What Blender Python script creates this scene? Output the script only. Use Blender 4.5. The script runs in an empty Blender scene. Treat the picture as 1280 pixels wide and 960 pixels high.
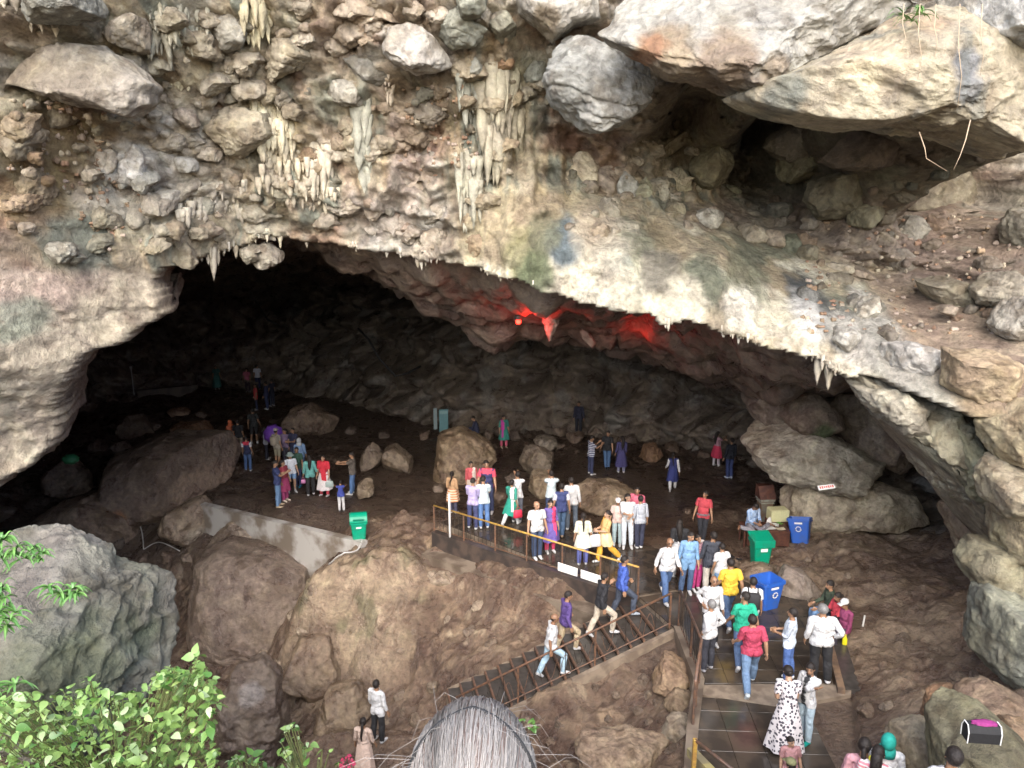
import bpy, math, random
import numpy as np
from mathutils import Vector, Matrix
random.seed(7)
rng = np.random.default_rng(7)
SC = bpy.context.scene
COL = SC.collection

# ---------------------------------------------------------------- camera, sky, sun, exposure
H = 9.7
PITCH = math.radians(13.0)
F = 960.0                                   # focal length in photograph pixels (1280 wide)
cam_d = bpy.data.cameras.new("camera")
cam_d.sensor_fit = 'HORIZONTAL'
cam_d.angle = 2 * math.atan(640 / F)
cam_d.clip_start = 0.05
cam_d.clip_end = 500
cam = bpy.data.objects.new("camera", cam_d)
cam.location = (0, 0, H)
cam.rotation_euler = (math.radians(90) - PITCH, 0, 0)
COL.objects.link(cam)
SC.camera = cam

SUN_EL, SUN_AZ = math.radians(37), math.radians(183)     # azimuth from +Y, clockwise: straight behind the camera, overcast
world = bpy.data.worlds.new("World")
SC.world = world
world.use_nodes = True
wn = world.node_tree.nodes
wl = world.node_tree.links
bgn = wn["Background"]
sky = wn.new("ShaderNodeTexSky")
sky.sky_type = 'NISHITA'
sky.sun_disc = False
sky.sun_elevation = SUN_EL
sky.sun_rotation = SUN_AZ
sky.altitude = 800
sky.air_density = 1.0
sky.dust_density = 4.0
sky.ozone_density = 0.6
wl.new(sky.outputs[0], bgn.inputs[0])
bgn.inputs[1].default_value = 0.15
sun_d = bpy.data.lights.new("sun", 'SUN')
sun_d.energy = 1.5
sun_d.angle = math.radians(65)
sun_d.color = (1.0, 0.96, 0.9)
sun = bpy.data.objects.new("sun", sun_d)
sd = Vector((math.sin(SUN_AZ) * math.cos(SUN_EL), math.cos(SUN_AZ) * math.cos(SUN_EL), math.sin(SUN_EL)))
sun.rotation_euler = sd.to_track_quat('Z', 'Y').to_euler()
COL.objects.link(sun)
SC.view_settings.view_transform = 'Standard'
SC.view_settings.look = 'None'
SC.view_settings.gamma = 1
SC.view_settings.use_curve_mapping = False
SC.view_settings.exposure = 2.1
SC.cycles.max_bounces = 8
SC.cycles.diffuse_bounces = 7
SC.cycles.glossy_bounces = 3
SC.cycles.transmission_bounces = 3
SC.cycles.use_denoising = True

# ---------------------------------------------------------------- rays of the photograph
CP_, SP_ = math.cos(PITCH), math.sin(PITCH)
def ray(px, py):
    u = (np.asarray(px, float) - 640) / F
    v = (np.asarray(py, float) - 480) / F
    return np.stack([u, CP_ - v * SP_, -SP_ - v * CP_], -1)
def at(px, py, Y):
    d = ray(px, py)
    t = np.asarray(Y, float) / d[..., 1]
    p = d * t[..., None]
    p[..., 2] += H
    return p
def at_z(px, py, z):
    d = ray(px, py)
    t = (z - H) / d[..., 2]
    p = d * np.asarray(t)[..., None]
    p[..., 2] += H
    return p
def depth_of(p):
    return p[1] * CP_ - (p[2] - H) * SP_
def m_per_px(p):
    return depth_of(p) / F

# ---------------------------------------------------------------- noise
def _hash(ix, iy, iz, s):
    h = (ix.astype(np.uint32) * np.uint32(374761393) + iy.astype(np.uint32) * np.uint32(668265263)
         + iz.astype(np.uint32) * np.uint32(2147483647 - 58) + np.uint32((s * 974634777) & 0xffffffff))
    h = (h ^ (h >> np.uint32(13))) * np.uint32(1274126177)
    h = (h ^ (h >> np.uint32(15))) * np.uint32(2246822519)
    return h ^ (h >> np.uint32(16))
_G = np.array([[1,1,0],[-1,1,0],[1,-1,0],[-1,-1,0],[1,0,1],[-1,0,1],[1,0,-1],[-1,0,-1],
               [0,1,1],[0,-1,1],[0,1,-1],[0,-1,-1],[1,1,0],[-1,1,0],[0,-1,1],[0,-1,-1]], np.float32)
def perlin(P, s=0):
    P = np.asarray(P, np.float32)
    i = np.floor(P).astype(np.int64)
    f = (P - i).astype(np.float32)
    w = f * f * f * (f * (f * 6 - 15) + 10)
    r = np.zeros(P.shape[:-1], np.float32)
    for a in (0, 1):
        wx = w[..., 0] if a else 1 - w[..., 0]
        for b in (0, 1):
            wy = w[..., 1] if b else 1 - w[..., 1]
            for c in (0, 1):
                wz = w[..., 2] if c else 1 - w[..., 2]
                g = _G[_hash(i[..., 0] + a, i[..., 1] + b, i[..., 2] + c, s) & np.uint32(15)]
                r += wx * wy * wz * (g[..., 0] * (f[..., 0] - a) + g[..., 1] * (f[..., 1] - b) + g[..., 2] * (f[..., 2] - c))
    return r
def fbm(P, oct=4, s=0, gain=0.5, lac=2.03, ridged=False):
    P = np.asarray(P, np.float32)
    a, r, tot = 1.0, 0, 0
    for k in range(oct):
        n = perlin(P, s + 17 * k)
        if ridged:
            n = 1 - 2 * np.abs(n) * 1.4
        r = r + a * n
        tot += a
        a *= gain
        P = P * lac + 3.1
    return r / tot
def worley(P, s=0):
    P = np.asarray(P, np.float32)
    i = np.floor(P).astype(np.int64)
    f = (P - i).astype(np.float32)
    f1 = np.full(P.shape[:-1], 9, np.float32)
    f2 = f1.copy()
    cid = np.zeros(P.shape[:-1], np.float32)
    for a in (-1, 0, 1):
        for b in (-1, 0, 1):
            for c in (-1, 0, 1):
                h = _hash(i[..., 0] + a, i[..., 1] + b, i[..., 2] + c, s)
                ox = (h & np.uint32(1023)).astype(np.float32) / 1023
                oy = ((h >> np.uint32(10)) & np.uint32(1023)).astype(np.float32) / 1023
                oz = ((h >> np.uint32(20)) & np.uint32(1023)).astype(np.float32) / 1023
                d = np.sqrt((a + ox - f[..., 0]) ** 2 + (b + oy - f[..., 1]) ** 2 + (c + oz - f[..., 2]) ** 2)
                m = d < f1
                f2 = np.where(m, f1, np.minimum(f2, d))
                f1 = np.where(m, d, f1)
                cid = np.where(m, (ox * 7.3 + oy * 3.7 + oz) % 1.0, cid)
    return f1, f2, cid
def sstep(a, b, x):
    t = np.clip((x - a) / (b - a), 0, 1)
    return t * t * (3 - 2 * t)
class RBF:                                   # linear-kernel interpolation of scattered heights
    def __init__(self, P, v, smooth=0.02):
        self.P = np.asarray(P, float)
        v = np.asarray(v, float)
        n = len(v)
        d = np.linalg.norm(self.P[:, None] - self.P[None], axis=-1)
        A = np.zeros((n + 3, n + 3))
        A[:n, :n] = -np.sqrt(d * d + 0.09)
        A[:n, :n] += np.eye(n) * smooth
        A[:n, n] = 1
        A[:n, n + 1:] = self.P
        A[n, :n] = 1
        A[n + 1:, :n] = self.P.T
        self.w = np.linalg.solve(A, np.concatenate([v, np.zeros(3)]))
    def __call__(self, x, y):
        x = np.asarray(x, float)
        y = np.asarray(y, float)
        r = self.w[-3] + self.w[-2] * x + self.w[-1] * y
        for (a, b), w in zip(self.P, self.w[:-3]):
            r = r - w * np.sqrt((x - a) ** 2 + (y - b) ** 2 + 0.09)
        return r

# ---------------------------------------------------------------- mesh helpers
def new_obj(name, mesh, parent=None, **tags):
    o = bpy.data.objects.new(name, mesh)
    COL.objects.link(o)
    if parent is not None:
        o.parent = parent
    for k, v in tags.items():
        if v:
            o[k] = v
    return o
def mesh_np(name, V, Fc, mat=None, colors=None, smooth=True):
    """V (n,3); Fc (m,3|4) int array or list of arrays/tuples"""
    me = bpy.data.meshes.new(name)
    V = np.asarray(V, np.float32)
    if isinstance(Fc, np.ndarray):
        k = Fc.shape[1]
        me.vertices.add(len(V))
        me.vertices.foreach_set("co", V.ravel())
        me.loops.add(Fc.size)
        me.loops.foreach_set("vertex_index", Fc.astype(np.int32).ravel())
        me.polygons.add(len(Fc))
        me.polygons.foreach_set("loop_start", np.arange(0, Fc.size, k, dtype=np.int32))
        me.polygons.foreach_set("loop_total", np.full(len(Fc), k, np.int32))
        me.update(calc_edges=True)
        me.validate()
    else:
        me.from_pydata([tuple(v) for v in V], [], [tuple(int(i) for i in f) for f in Fc])
        me.update()
    if smooth:
        me.polygons.foreach_set("use_smooth", np.ones(len(me.polygons), bool))
    if colors is not None:
        at_ = me.color_attributes.new("Col", 'FLOAT_COLOR', 'POINT')
        c = np.ones((len(V), 4), np.float32)
        c[:, :3] = colors
        at_.data.foreach_set("color", c.ravel())
    if mat:
        me.materials.append(mat)
    return me
def grid_faces(n, m):
    i = np.arange((n - 1) * (m - 1))
    r, c = i // (m - 1), i % (m - 1)
    a = r * m + c
    return np.stack([a, a + 1, a + m + 1, a + m], -1)
class MB:
    """collects simple shapes into one mesh"""
    def __init__(self):
        self.v, self.f = [], []
    def add(self, V, Fs):
        b = len(self.v)
        self.v += [tuple(map(float, p)) for p in V]
        self.f += [tuple(int(i) + b for i in f) for f in Fs]
        return self
    def box(self, c, s, rot=None, bev=0.0, taper=1.0):
        sx, sy, sz = s[0] / 2, s[1] / 2, s[2] / 2
        if bev <= 0:
            P = [Vector((x * sx * (taper if z < 0 else 1), y * sy * (taper if z < 0 else 1), z * sz)) for z in (-1, 1) for y in (-1, 1) for x in (-1, 1)]
            Fs = [(0, 2, 3, 1), (4, 5, 7, 6), (0, 1, 5, 4), (2, 6, 7, 3), (0, 4, 6, 2), (1, 3, 7, 5)]
        else:
            b = min(bev, sx * .9, sy * .9, sz * .9)
            P, ring = [], []
            for z, ins in ((-sz, b), (-sz + b, 0), (sz - b, 0), (sz, b)):
                k = taper if z < 0 else 1
                for x, y in ((-sx + b, -sy + ins), (sx - b, -sy + ins), (sx - ins, -sy + b), (sx - ins, sy - b), (sx - b, sy - ins), (-sx + b, sy - ins), (-sx + ins, sy - b), (-sx + ins, -sy + b)):
                    P.append(Vector((x * k, y * k, z)))
            Fs = [tuple(range(7, -1, -1)), tuple(range(24, 32))]
            for r in range(3):
                for i in range(8):
                    j = (i + 1) % 8
                    Fs.append((r * 8 + i, r * 8 + j, r * 8 + 8 + j, r * 8 + 8 + i))
        if rot is not None:
            P = [rot @ p for p in P]
        c = Vector(c)
        return self.add([p + c for p in P], Fs)
    def tube(self, pts, r, n=8, cap=True):
        pts = [Vector(p) for p in pts]
        rs = r if hasattr(r, '__len__') else [r] * len(pts)
        V, Fs = [], []
        t0 = None
        for i, p in enumerate(pts):
            t = (pts[min(i + 1, len(pts) - 1)] - pts[max(i - 1, 0)]).normalized()
            if t0 is None:
                a = t.orthogonal().normalized()
            else:
                a = (a - t * a.dot(t)).normalized()
            t0 = t
            b = t.cross(a)
            for k in range(n):
                q = 2 * math.pi * k / n
                V.append(p + (a * math.cos(q) + b * math.sin(q)) * rs[i])
        for i in range(len(pts) - 1):
            for k in range(n):
                Fs.append((i * n + k, i * n + (k + 1) % n, (i + 1) * n + (k + 1) % n, (i + 1) * n + k))
        if cap:
            Fs.append(tuple(range(n - 1, -1, -1)))
            Fs.append(tuple(range((len(pts) - 1) * n, len(pts) * n)))
        return self.add(V, Fs)
    def lathe(self, prof, n=16, c=(0, 0, 0), sx=1, sy=1):
        V = [(c[0] + r * sx * math.cos(2 * math.pi * k / n), c[1] + r * sy * math.sin(2 * math.pi * k / n), c[2] + z) for r, z in prof for k in range(n)]
        Fs = [(i * n + k, i * n + (k + 1) % n, (i + 1) * n + (k + 1) % n, (i + 1) * n + k) for i in range(len(prof) - 1) for k in range(n)]
        Fs.append(tuple(range(n - 1, -1, -1)))
        Fs.append(tuple(range((len(prof) - 1) * n, len(prof) * n)))
        return self.add(V, Fs)
    def xf(self, M):
        self.v = [tuple(M @ Vector(p)) for p in self.v]
        return self
    def build(self, name, mat, parent=None, smooth=False, **tags):
        me = bpy.data.meshes.new(name)
        me.from_pydata(self.v, [], self.f)
        me.update()
        if smooth:
            me.polygons.foreach_set("use_smooth", np.ones(len(me.polygons), bool))
        if mat:
            me.materials.append(mat)
        return new_obj(name, me, parent, **tags)
def empty(name, loc, rz=0, **tags):
    o = bpy.data.objects.new(name, None)
    o.empty_display_size = 0.2
    COL.objects.link(o)
    o.location = loc
    o.rotation_euler = (0, 0, rz)
    for k, v in tags.items():
        if v:
            o[k] = v
    return o

# ---------------------------------------------------------------- materials
def mat_new(name):
    m = bpy.data.materials.new(name)
    m.use_nodes = True
    nt = m.node_tree
    return m, nt, nt.nodes["Principled BSDF"]
def nd(nt, t, **kw):
    n = nt.nodes.new(t)
    for k, v in kw.items():
        setattr(n, k, v)
    return n
def rock_mat(name, rough=(0.7, 0.95), bump=0.35, fine=9.0, mottle=0.35, wet=0.0, spec=0.35):
    m, nt, p = mat_new(name)
    L = nt.links.new
    at_ = nd(nt, "ShaderNodeAttribute", attribute_name="Col")
    geo = nd(nt, "ShaderNodeTexCoord")
    n1 = nd(nt, "ShaderNodeTexNoise"); n1.inputs["Scale"].default_value = fine; n1.inputs["Detail"].default_value = 8; n1.inputs["Roughness"].default_value = 0.68
    n2 = nd(nt, "ShaderNodeTexNoise"); n2.inputs["Scale"].default_value = 1.7; n2.inputs["Detail"].default_value = 6; n2.inputs["Roughness"].default_value = 0.62
    n2.inputs["Distortion"].default_value = 0.6
    vo = nd(nt, "ShaderNodeTexVoronoi", feature='DISTANCE_TO_EDGE'); vo.inputs["Scale"].default_value = 2.3
    wp = nd(nt, "ShaderNodeVectorMath", operation='MULTIPLY_ADD')
    L(n2.outputs["Color"], wp.inputs[0]); wp.inputs[1].default_value = (0.7, 0.7, 0.7); L(geo.outputs["Object"], wp.inputs[2])
    for n in (n1, n2):
        L(geo.outputs["Object"], n.inputs["Vector"])
    L(wp.outputs[0], vo.inputs["Vector"])
    # tone variation
    r1 = nd(nt, "ShaderNodeMapRange"); r1.inputs["From Min"].default_value = 0.3; r1.inputs["From Max"].default_value = 0.7
    r1.inputs["To Min"].default_value = 1 - mottle * 1.15; r1.inputs["To Max"].default_value = 1 + mottle
    L(n1.outputs["Fac"], r1.inputs["Value"])
    r2 = nd(nt, "ShaderNodeMapRange"); r2.inputs["From Min"].default_value = 0.3; r2.inputs["From Max"].default_value = 0.7
    r2.inputs["To Min"].default_value = 1 - mottle; r2.inputs["To Max"].default_value = 1 + mottle * 0.8
    L(n2.outputs["Fac"], r2.inputs["Value"])
    cr = nd(nt, "ShaderNodeMapRange"); cr.inputs["From Min"].default_value = 0.0; cr.inputs["From Max"].default_value = 0.03
    cr.inputs["To Min"].default_value = 0.82; cr.inputs["To Max"].default_value = 1.0
    gap = nd(nt, "ShaderNodeMapRange"); gap.inputs["From Min"].default_value = 0.44; gap.inputs["From Max"].default_value = 0.56
    gap.inputs["To Min"].default_value = 0.0; gap.inputs["To Max"].default_value = 0.2
    L(n2.outputs["Fac"], gap.inputs["Value"])
    vd = nd(nt, "ShaderNodeMath", operation='ADD'); L(vo.outputs["Distance"], vd.inputs[0]); L(gap.outputs[0], vd.inputs[1])
    L(vd.outputs[0], cr.inputs["Value"])
    mu = nd(nt, "ShaderNodeMath", operation='MULTIPLY'); L(r1.outputs[0], mu.inputs[0]); L(r2.outputs[0], mu.inputs[1])
    mu2 = nd(nt, "ShaderNodeMath", operation='MULTIPLY'); L(mu.outputs[0], mu2.inputs[0]); L(cr.outputs[0], mu2.inputs[1])
    cm = nd(nt, "ShaderNodeVectorMath", operation='SCALE'); L(at_.outputs["Color"], cm.inputs[0]); L(mu2.outputs[0], cm.inputs["Scale"])
    # slight hue drift
    hs = nd(nt, "ShaderNodeHueSaturation"); L(cm.outputs[0], hs.inputs["Color"])
    hr = nd(nt, "ShaderNodeMapRange"); hr.inputs["From Min"].default_value = 0.3; hr.inputs["From Max"].default_value = 0.7
    hr.inputs["To Min"].default_value = 0.485; hr.inputs["To Max"].default_value = 0.515
    L(n2.outputs["Fac"], hr.inputs["Value"]); L(hr.outputs[0], hs.inputs["Hue"])
    L(hs.outputs[0], p.inputs["Base Color"])
    rr = nd(nt, "ShaderNodeMapRange"); rr.inputs["From Min"].default_value = 0.35; rr.inputs["From Max"].default_value = 0.65
    rr.inputs["To Min"].default_value = rough[0]; rr.inputs["To Max"].default_value = rough[1]
    L(n2.outputs["Fac"], rr.inputs["Value"]); L(rr.outputs[0], p.inputs["Roughness"])
    p.inputs["Specular IOR Level"].default_value = spec
    b1 = nd(nt, "ShaderNodeBump"); b1.inputs["Strength"].default_value = bump; b1.inputs["Distance"].default_value = 0.12
    n3 = nd(nt, "ShaderNodeTexNoise"); n3.inputs["Scale"].default_value = fine * 3.6; n3.inputs["Detail"].default_value = 6; n3.inputs["Roughness"].default_value = .72; n3.inputs["Distortion"].default_value = .8
    L(geo.outputs["Object"], n3.inputs["Vector"])
    chip = nd(nt, "ShaderNodeTexVoronoi"); chip.inputs["Scale"].default_value = fine * .55; L(wp.outputs[0], chip.inputs["Vector"])
    a0 = nd(nt, "ShaderNodeMath", operation='MULTIPLY_ADD'); L(n3.outputs["Fac"], a0.inputs[0]); a0.inputs[1].default_value = .45; L(n1.outputs["Fac"], a0.inputs[2])
    a1 = nd(nt, "ShaderNodeMath", operation='MULTIPLY_ADD'); L(chip.outputs["Distance"], a1.inputs[0]); a1.inputs[1].default_value = .55; L(a0.outputs[0], a1.inputs[2])
    ad = nd(nt, "ShaderNodeMath", operation='MULTIPLY_ADD'); L(cr.outputs[0], ad.inputs[0]); ad.inputs[1].default_value = 1.2; L(a1.outputs[0], ad.inputs[2])
    L(ad.outputs[0], b1.inputs["Height"]); L(b1.outputs[0], p.inputs["Normal"])
    return m
def plain(name, col, rough=0.6, metal=0.0, var=0.15, scale=30, bump=0.0, spec=0.5):
    m, nt, p = mat_new(name)
    L = nt.links.new
    tc = nd(nt, "ShaderNodeTexCoord")
    n = nd(nt, "ShaderNodeTexNoise"); n.inputs["Scale"].default_value = scale; n.inputs["Detail"].default_value = 5
    L(tc.outputs["Object"], n.inputs["Vector"])
    r = nd(nt, "ShaderNodeMapRange"); r.inputs["From Min"].default_value = 0.3; r.inputs["From Max"].default_value = 0.7
    r.inputs["To Min"].default_value = 1 - var; r.inputs["To Max"].default_value = 1 + var
    L(n.outputs["Fac"], r.inputs["Value"])
    c = nd(nt, "ShaderNodeVectorMath", operation='SCALE'); c.inputs[0].default_value = col[:3]
    L(r.outputs[0], c.inputs["Scale"]); L(c.outputs[0], p.inputs["Base Color"])
    p.inputs["Roughness"].default_value = rough
    p.inputs["Metallic"].default_value = metal
    p.inputs["Specular IOR Level"].default_value = spec
    if bump:
        b = nd(nt, "ShaderNodeBump"); b.inputs["Strength"].default_value = bump; b.inputs["Distance"].default_value = 0.02
        L(n.outputs["Fac"], b.inputs["Height"]); L(b.outputs[0], p.inputs["Normal"])
    return m
def two_tone(name, a, b, scale=8, rough=0.6, metal=0.0, lo=0.42, hi=0.58, bump=0.1, detail=6):
    m, nt, p = mat_new(name)
    L = nt.links.new
    tc = nd(nt, "ShaderNodeTexCoord")
    n = nd(nt, "ShaderNodeTexNoise"); n.inputs["Scale"].default_value = scale; n.inputs["Detail"].default_value = detail
    L(tc.outputs["Object"], n.inputs["Vector"])
    r = nd(nt, "ShaderNodeMapRange"); r.inputs["From Min"].default_value = lo; r.inputs["From Max"].default_value = hi
    L(n.outputs["Fac"], r.inputs["Value"])
    x = nd(nt, "ShaderNodeMix", data_type='RGBA'); x.inputs[6].default_value = (*a, 1); x.inputs[7].default_value = (*b, 1)
    L(r.outputs[0], x.inputs[0]); L(x.outputs[2], p.inputs["Base Color"])
    p.inputs["Roughness"].default_value = rough
    p.inputs["Metallic"].default_value = metal
    if bump:
        bb = nd(nt, "ShaderNodeBump"); bb.inputs["Strength"].default_value = bump; bb.inputs["Distance"].default_value = 0.02
        L(n.outputs["Fac"], bb.inputs["Height"]); L(bb.outputs[0], p.inputs["Normal"])
    return m
M_CLIFF = rock_mat("cliff_limestone", rough=(0.72, 0.95), bump=0.85, fine=7.0, mottle=0.36)
M_ROCK = rock_mat("boulder_limestone", rough=(0.65, 0.92), bump=0.75, fine=8.0, mottle=0.32)
M_WET = rock_mat("wet_cave_rock", rough=(0.2, 0.55), bump=0.65, fine=7.0, mottle=0.36, spec=0.5)
M_MUD = rock_mat("wet_mud_floor", rough=(0.14, 0.55), bump=0.75, fine=9.0, mottle=0.36, spec=0.5)
M_DRIP = rock_mat("dripstone", rough=(0.5, 0.85), bump=0.4, fine=10.0, mottle=0.25)
# ================================================================ THE CAVE FLOOR
_cp = []
def cw(x, y, z): _cp.append((x, y, z))
def cpx(px, py, z):
    p = at_z(px, py, z); _cp.append((p[0], p[1], z))
for Y_, z_ in ((24, -.75), (28, -1.15), (32, -1.4), (36, -1.6), (42, -1.9), (50, -2.2)):
    for X_ in (-3, 0, 4, 8, 12):
        cw(X_, Y_, z_)
for Y_, z_ in ((28, -1.15), (32, -1.4), (37, -1.65), (44, -1.95), (52, -2.2)):
    for X_ in (-7, -11, -16, -24, -32):
        cw(X_, Y_, z_ - (0.3 if X_ < -14 and Y_ < 35 else 0))
for p in ((270, 622, -.85), (350, 645, -.85), (430, 668, -.75), (470, 650, -.6), (440, 600, -1.1), (330, 610, -.95),
          # pit on the left
          (120, 640, -2.4), (60, 690, -3.2), (130, 710, -3.2), (200, 770, -4.0), (240, 690, -2.2), (330, 700, -2.1), (400, 712, -1.9),
          (230, 860, -4.5), (300, 900, -4.3), (330, 840, -3.9), (345, 780, -3.6), (360, 940, -3.9), (420, 900, -3.5), (470, 935, -3.3), (400, 860, -3.5),
          (500, 850, -2.9), (460, 855, -3.1), (560, 900, -2.8), (560, 850, -2.3), (520, 830, -2.4), (600, 885, -2.0), (530, 940, -3.1),
          # dripstone mound between the pit and the path
          (500, 642, .0), (460, 690, -.55), (420, 715, -.8), (400, 740, -1.1), (380, 760, -1.6), (450, 740, -1.0), (500, 700, -.4), (540, 660, -.2),
          (520, 740, -1.1), (470, 790, -1.8), (410, 800, -2.3), (380, 815, -2.9), (440, 828, -2.9), (500, 800, -2.1), (545, 790, -1.8), (530, 690, -.7),
          # muddy slope under the railing
          (560, 700, -.7), (575, 690, -.5), (600, 716, -.55), (650, 732, -.52), (700, 750, -.5), (640, 770, -1.15), (580, 770, -1.5), (600, 815, -1.6), (650, 800, -1.35),
          (700, 778, -1.05), (750, 765, -.6), (560, 815, -1.9), (612, 838, -1.6), (700, 796, -1.15), (660, 815, -1.35),
          (545, 650, -.25), (600, 672, -.15), (660, 695, -.1), (720, 715, -.1), (790, 730, -.1),
          # ground between the stair and the walkway
          (848, 800, -.22), (800, 815, -.55), (750, 842, -.98), (700, 862, -1.12), (655, 890, -1.45), (800, 880, -1.0), (740, 920, -1.45), (835, 930, -.7),
          (820, 850, -.7), (700, 950, -1.7), (640, 930, -2.2),
          # walkway and upper path
          (620, 650, -.1), (700, 670, -.08), (760, 690, -.08), (850, 720, -.08), (820, 670, -.15), (900, 760, -.08), (960, 760, -.08), (900, 820, -.08), (1000, 820, -.08),
          (900, 870, -.08), (1010, 870, -.08), (900, 930, -.05), (1020, 940, -.05), (960, 950, -.05),
          # right-hand bank
          (960, 700, -.1), (1040, 720, .0), (1060, 780, .0), (1090, 760, .05), (1120, 720, .1), (1160, 690, .1), (1200, 720, .25), (1090, 860, .1), (1130, 820, .2), (1170, 800, .35),
          (1210, 800, .5), (1100, 930, .5), (1150, 880, .8), (1200, 860, 1.0), (1250, 860, 1.3), (1060, 950, .2), (1130, 940, 1.0), (1040, 640, -.2), (1000, 660, -.2), (920, 640, -.35), (880, 660, -.4), (1130, 660, 0.0),
          (1200, 920, 2.0), (1270, 920, 2.4)):
    cpx(*p)
# ground rising to the viewer
for p in ((0, -1, 8.05), (0, .9, 7.35), (-1.5, 2, 6.4), (1.5, 2, 6.5), (0, 3, 5.7), (0, 5, 3.6), (1.5, 5, 3.3), (3, 5, 3.2), (3.2, 5.6, 3.0), (4.2, 5.6, 3.0), (4.5, 7, 2.3), (6, 7, 2.9), (8, 8, 4.2), (10, 9, 4), (0, 7.5, 1.9), (2, 8, 1.6), (3, 9, .9), (0, 10, .2), (-1, 11, -1),
          (-3, 4.5, 5.0), (-5, 5, 5.2), (-7, 6, 5.2), (-5, 7.5, 4.2), (-3, 7, 3.2), (-7, 9, 2.5), (-4, 9, .6), (-6, 11, -1.5), (-10, 8, 5), (-12, 12, 2), (-2, 13, -3), (-5, 15, -4.2), (-9, 16, -3.8), (-14, 18, -3), (-18, 22, -2.4), (-25, 22, -2),
          (4, 11, -.2), (9, 12, 2.0), (10, 16, .8), (12, 20, .5), (14, 12, 3), (-20, 8, 5), (16, 6, 5), (-12, 0, 8), (12, 0, 8)):
    cw(*p)
_cp = np.array(_cp)
GROUND = RBF(_cp[:, :2], _cp[:, 2], 0.03)
def gz(x, y):
    return float(GROUND(x, y))
def on_ground(px, py):
    """where the ray of a photograph pixel meets the smooth ground"""
    d = ray(px, py)
    lo, hi = 3.0, 60.0
    ts = np.linspace(lo, hi, 600)
    P = d[None] * ts[:, None]; P[:, 2] += H
    g = GROUND(P[:, 0], P[:, 1])
    k = np.argmax(P[:, 2] < g)
    if P[k, 2] >= g[k]: k = len(ts) - 1
    return np.array([P[k, 0], P[k, 1], g[k]])

PAVED = []                                   # polygons (x, y) kept smooth under the paving
def in_poly(poly, x, y):
    poly = np.asarray(poly)
    ins = np.zeros(np.shape(x), bool)
    j = len(poly) - 1
    for i in range(len(poly)):
        xi, yi = poly[i]; xj, yj = poly[j]
        c = ((yi > y) != (yj > y)) & (x < (xj - xi) * (y - yi) / (yj - yi + 1e-12) + xi)
        ins ^= c
        j = i
    return ins
def poly_px(pts, z):
    return [tuple(at_z(a, b, z)[:2]) for a, b in pts]
WALK_PX = [(853, 762), (905, 700), (990, 705), (1020, 745), (1058, 862), (875, 862)]
def smooth_mask(X, Y):
    """1 where the ground is trodden flat"""
    c = np.zeros_like(X)
    lines = [((-8, 26), (-3, 30), 3.2), ((-3, 30), (-6, 40), 3.5), ((-1, 25), (4, 19.5), 1.6), ((4, 19.5), (5.5, 13), 2.0), ((3, 27), (5, 23), 3.0), ((0, 31), (6, 29), 3.0), ((-11, 44), (-6, 38), 3.0)]
    for (x0, y0), (x1, y1), w in lines:
        dx, dy = x1 - x0, y1 - y0
        t = np.clip(((X - x0) * dx + (Y - y0) * dy) / (dx * dx + dy * dy), 0, 1)
        d = np.hypot(X - x0 - t * dx, Y - y0 - t * dy)
        c = np.maximum(c, 1 - sstep(w * .6, w * 1.3, d))
    return c
ys = [2.0]
while ys[-1] < 56:
    y = ys[-1]
    ys.append(y + (0.09 if y < 11 else 0.055 if y < 24 else 0.055 + (y - 24) * 0.005))
ys = np.array(ys)
xs = np.concatenate([np.arange(-34, -13, .16), np.arange(-13, 11, .055), np.arange(11, 22, .16)])
ys = np.concatenate([np.arange(-4, 2, .25), ys])
GX, GY = np.meshgrid(xs, ys)
gzv = GROUND(GX, GY)
P3 = np.stack([GX, GY, gzv], -1).astype(np.float32)
sm = smooth_mask(GX, GY)
rough = 1 - 0.9 * sm
n_big = fbm(P3 * 0.55, 3, 5)
f1, f2, cid = worley(P3 * np.array([1.1, 1.1, 1.1]) + 0.35 * fbm(P3 * 2, 2, 9)[..., None], 3)
blocks = np.clip(f2 - f1, 0, .45) * (0.4 + cid)
g1, g2, gid = worley(P3 * 3.4 + 0.2 * n_big[..., None], 8)
peb = np.clip(.55 - g1, 0, .4) * (gid > .35)
fine = fbm(P3 * 3.0, 4, 21)
rk = sstep(-.05, .3, fbm(P3 * .6, 3, 88))          # rocky in places, plain mud elsewhere
dz = rough * (0.42 * n_big + 0.34 * rk * (blocks - .15) + 0.07 * rk * peb + 0.11 * fine + 0.16 * (fbm(P3 * 1.1, 4, 77, ridged=True) - .3)) + (1 - rough) * (0.03 * n_big + 0.012 * fine)
# flutes and knobs on the dripstone mound
mc = at_z(440, 760, -1.6)
md = np.hypot((GX - mc[0]) / 2.6, (GY - mc[1]) / 2.3)
mm = 1 - sstep(.55, 1.0, md)
k1, k2, kid = worley(P3 * np.array([2.6, 2.6, 1.5]), 31)
dz = dz * (1 - .4 * mm) + mm * (0.22 * np.clip(.7 - k1, 0, .6) + 0.20 * fbm(P3 * np.array([3.5, 2.2, .8]), 4, 4) + .12 * fbm(P3 * 1.1, 4, 6, ridged=True))
# low ledges across the muddy slope
zl = P3[..., 2] + 0.3 * n_big
dz += rough * 0.05 * np.abs(((zl * 3.0) % 1) - .5) * (1 - mm)
Z = gzv + dz
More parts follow.
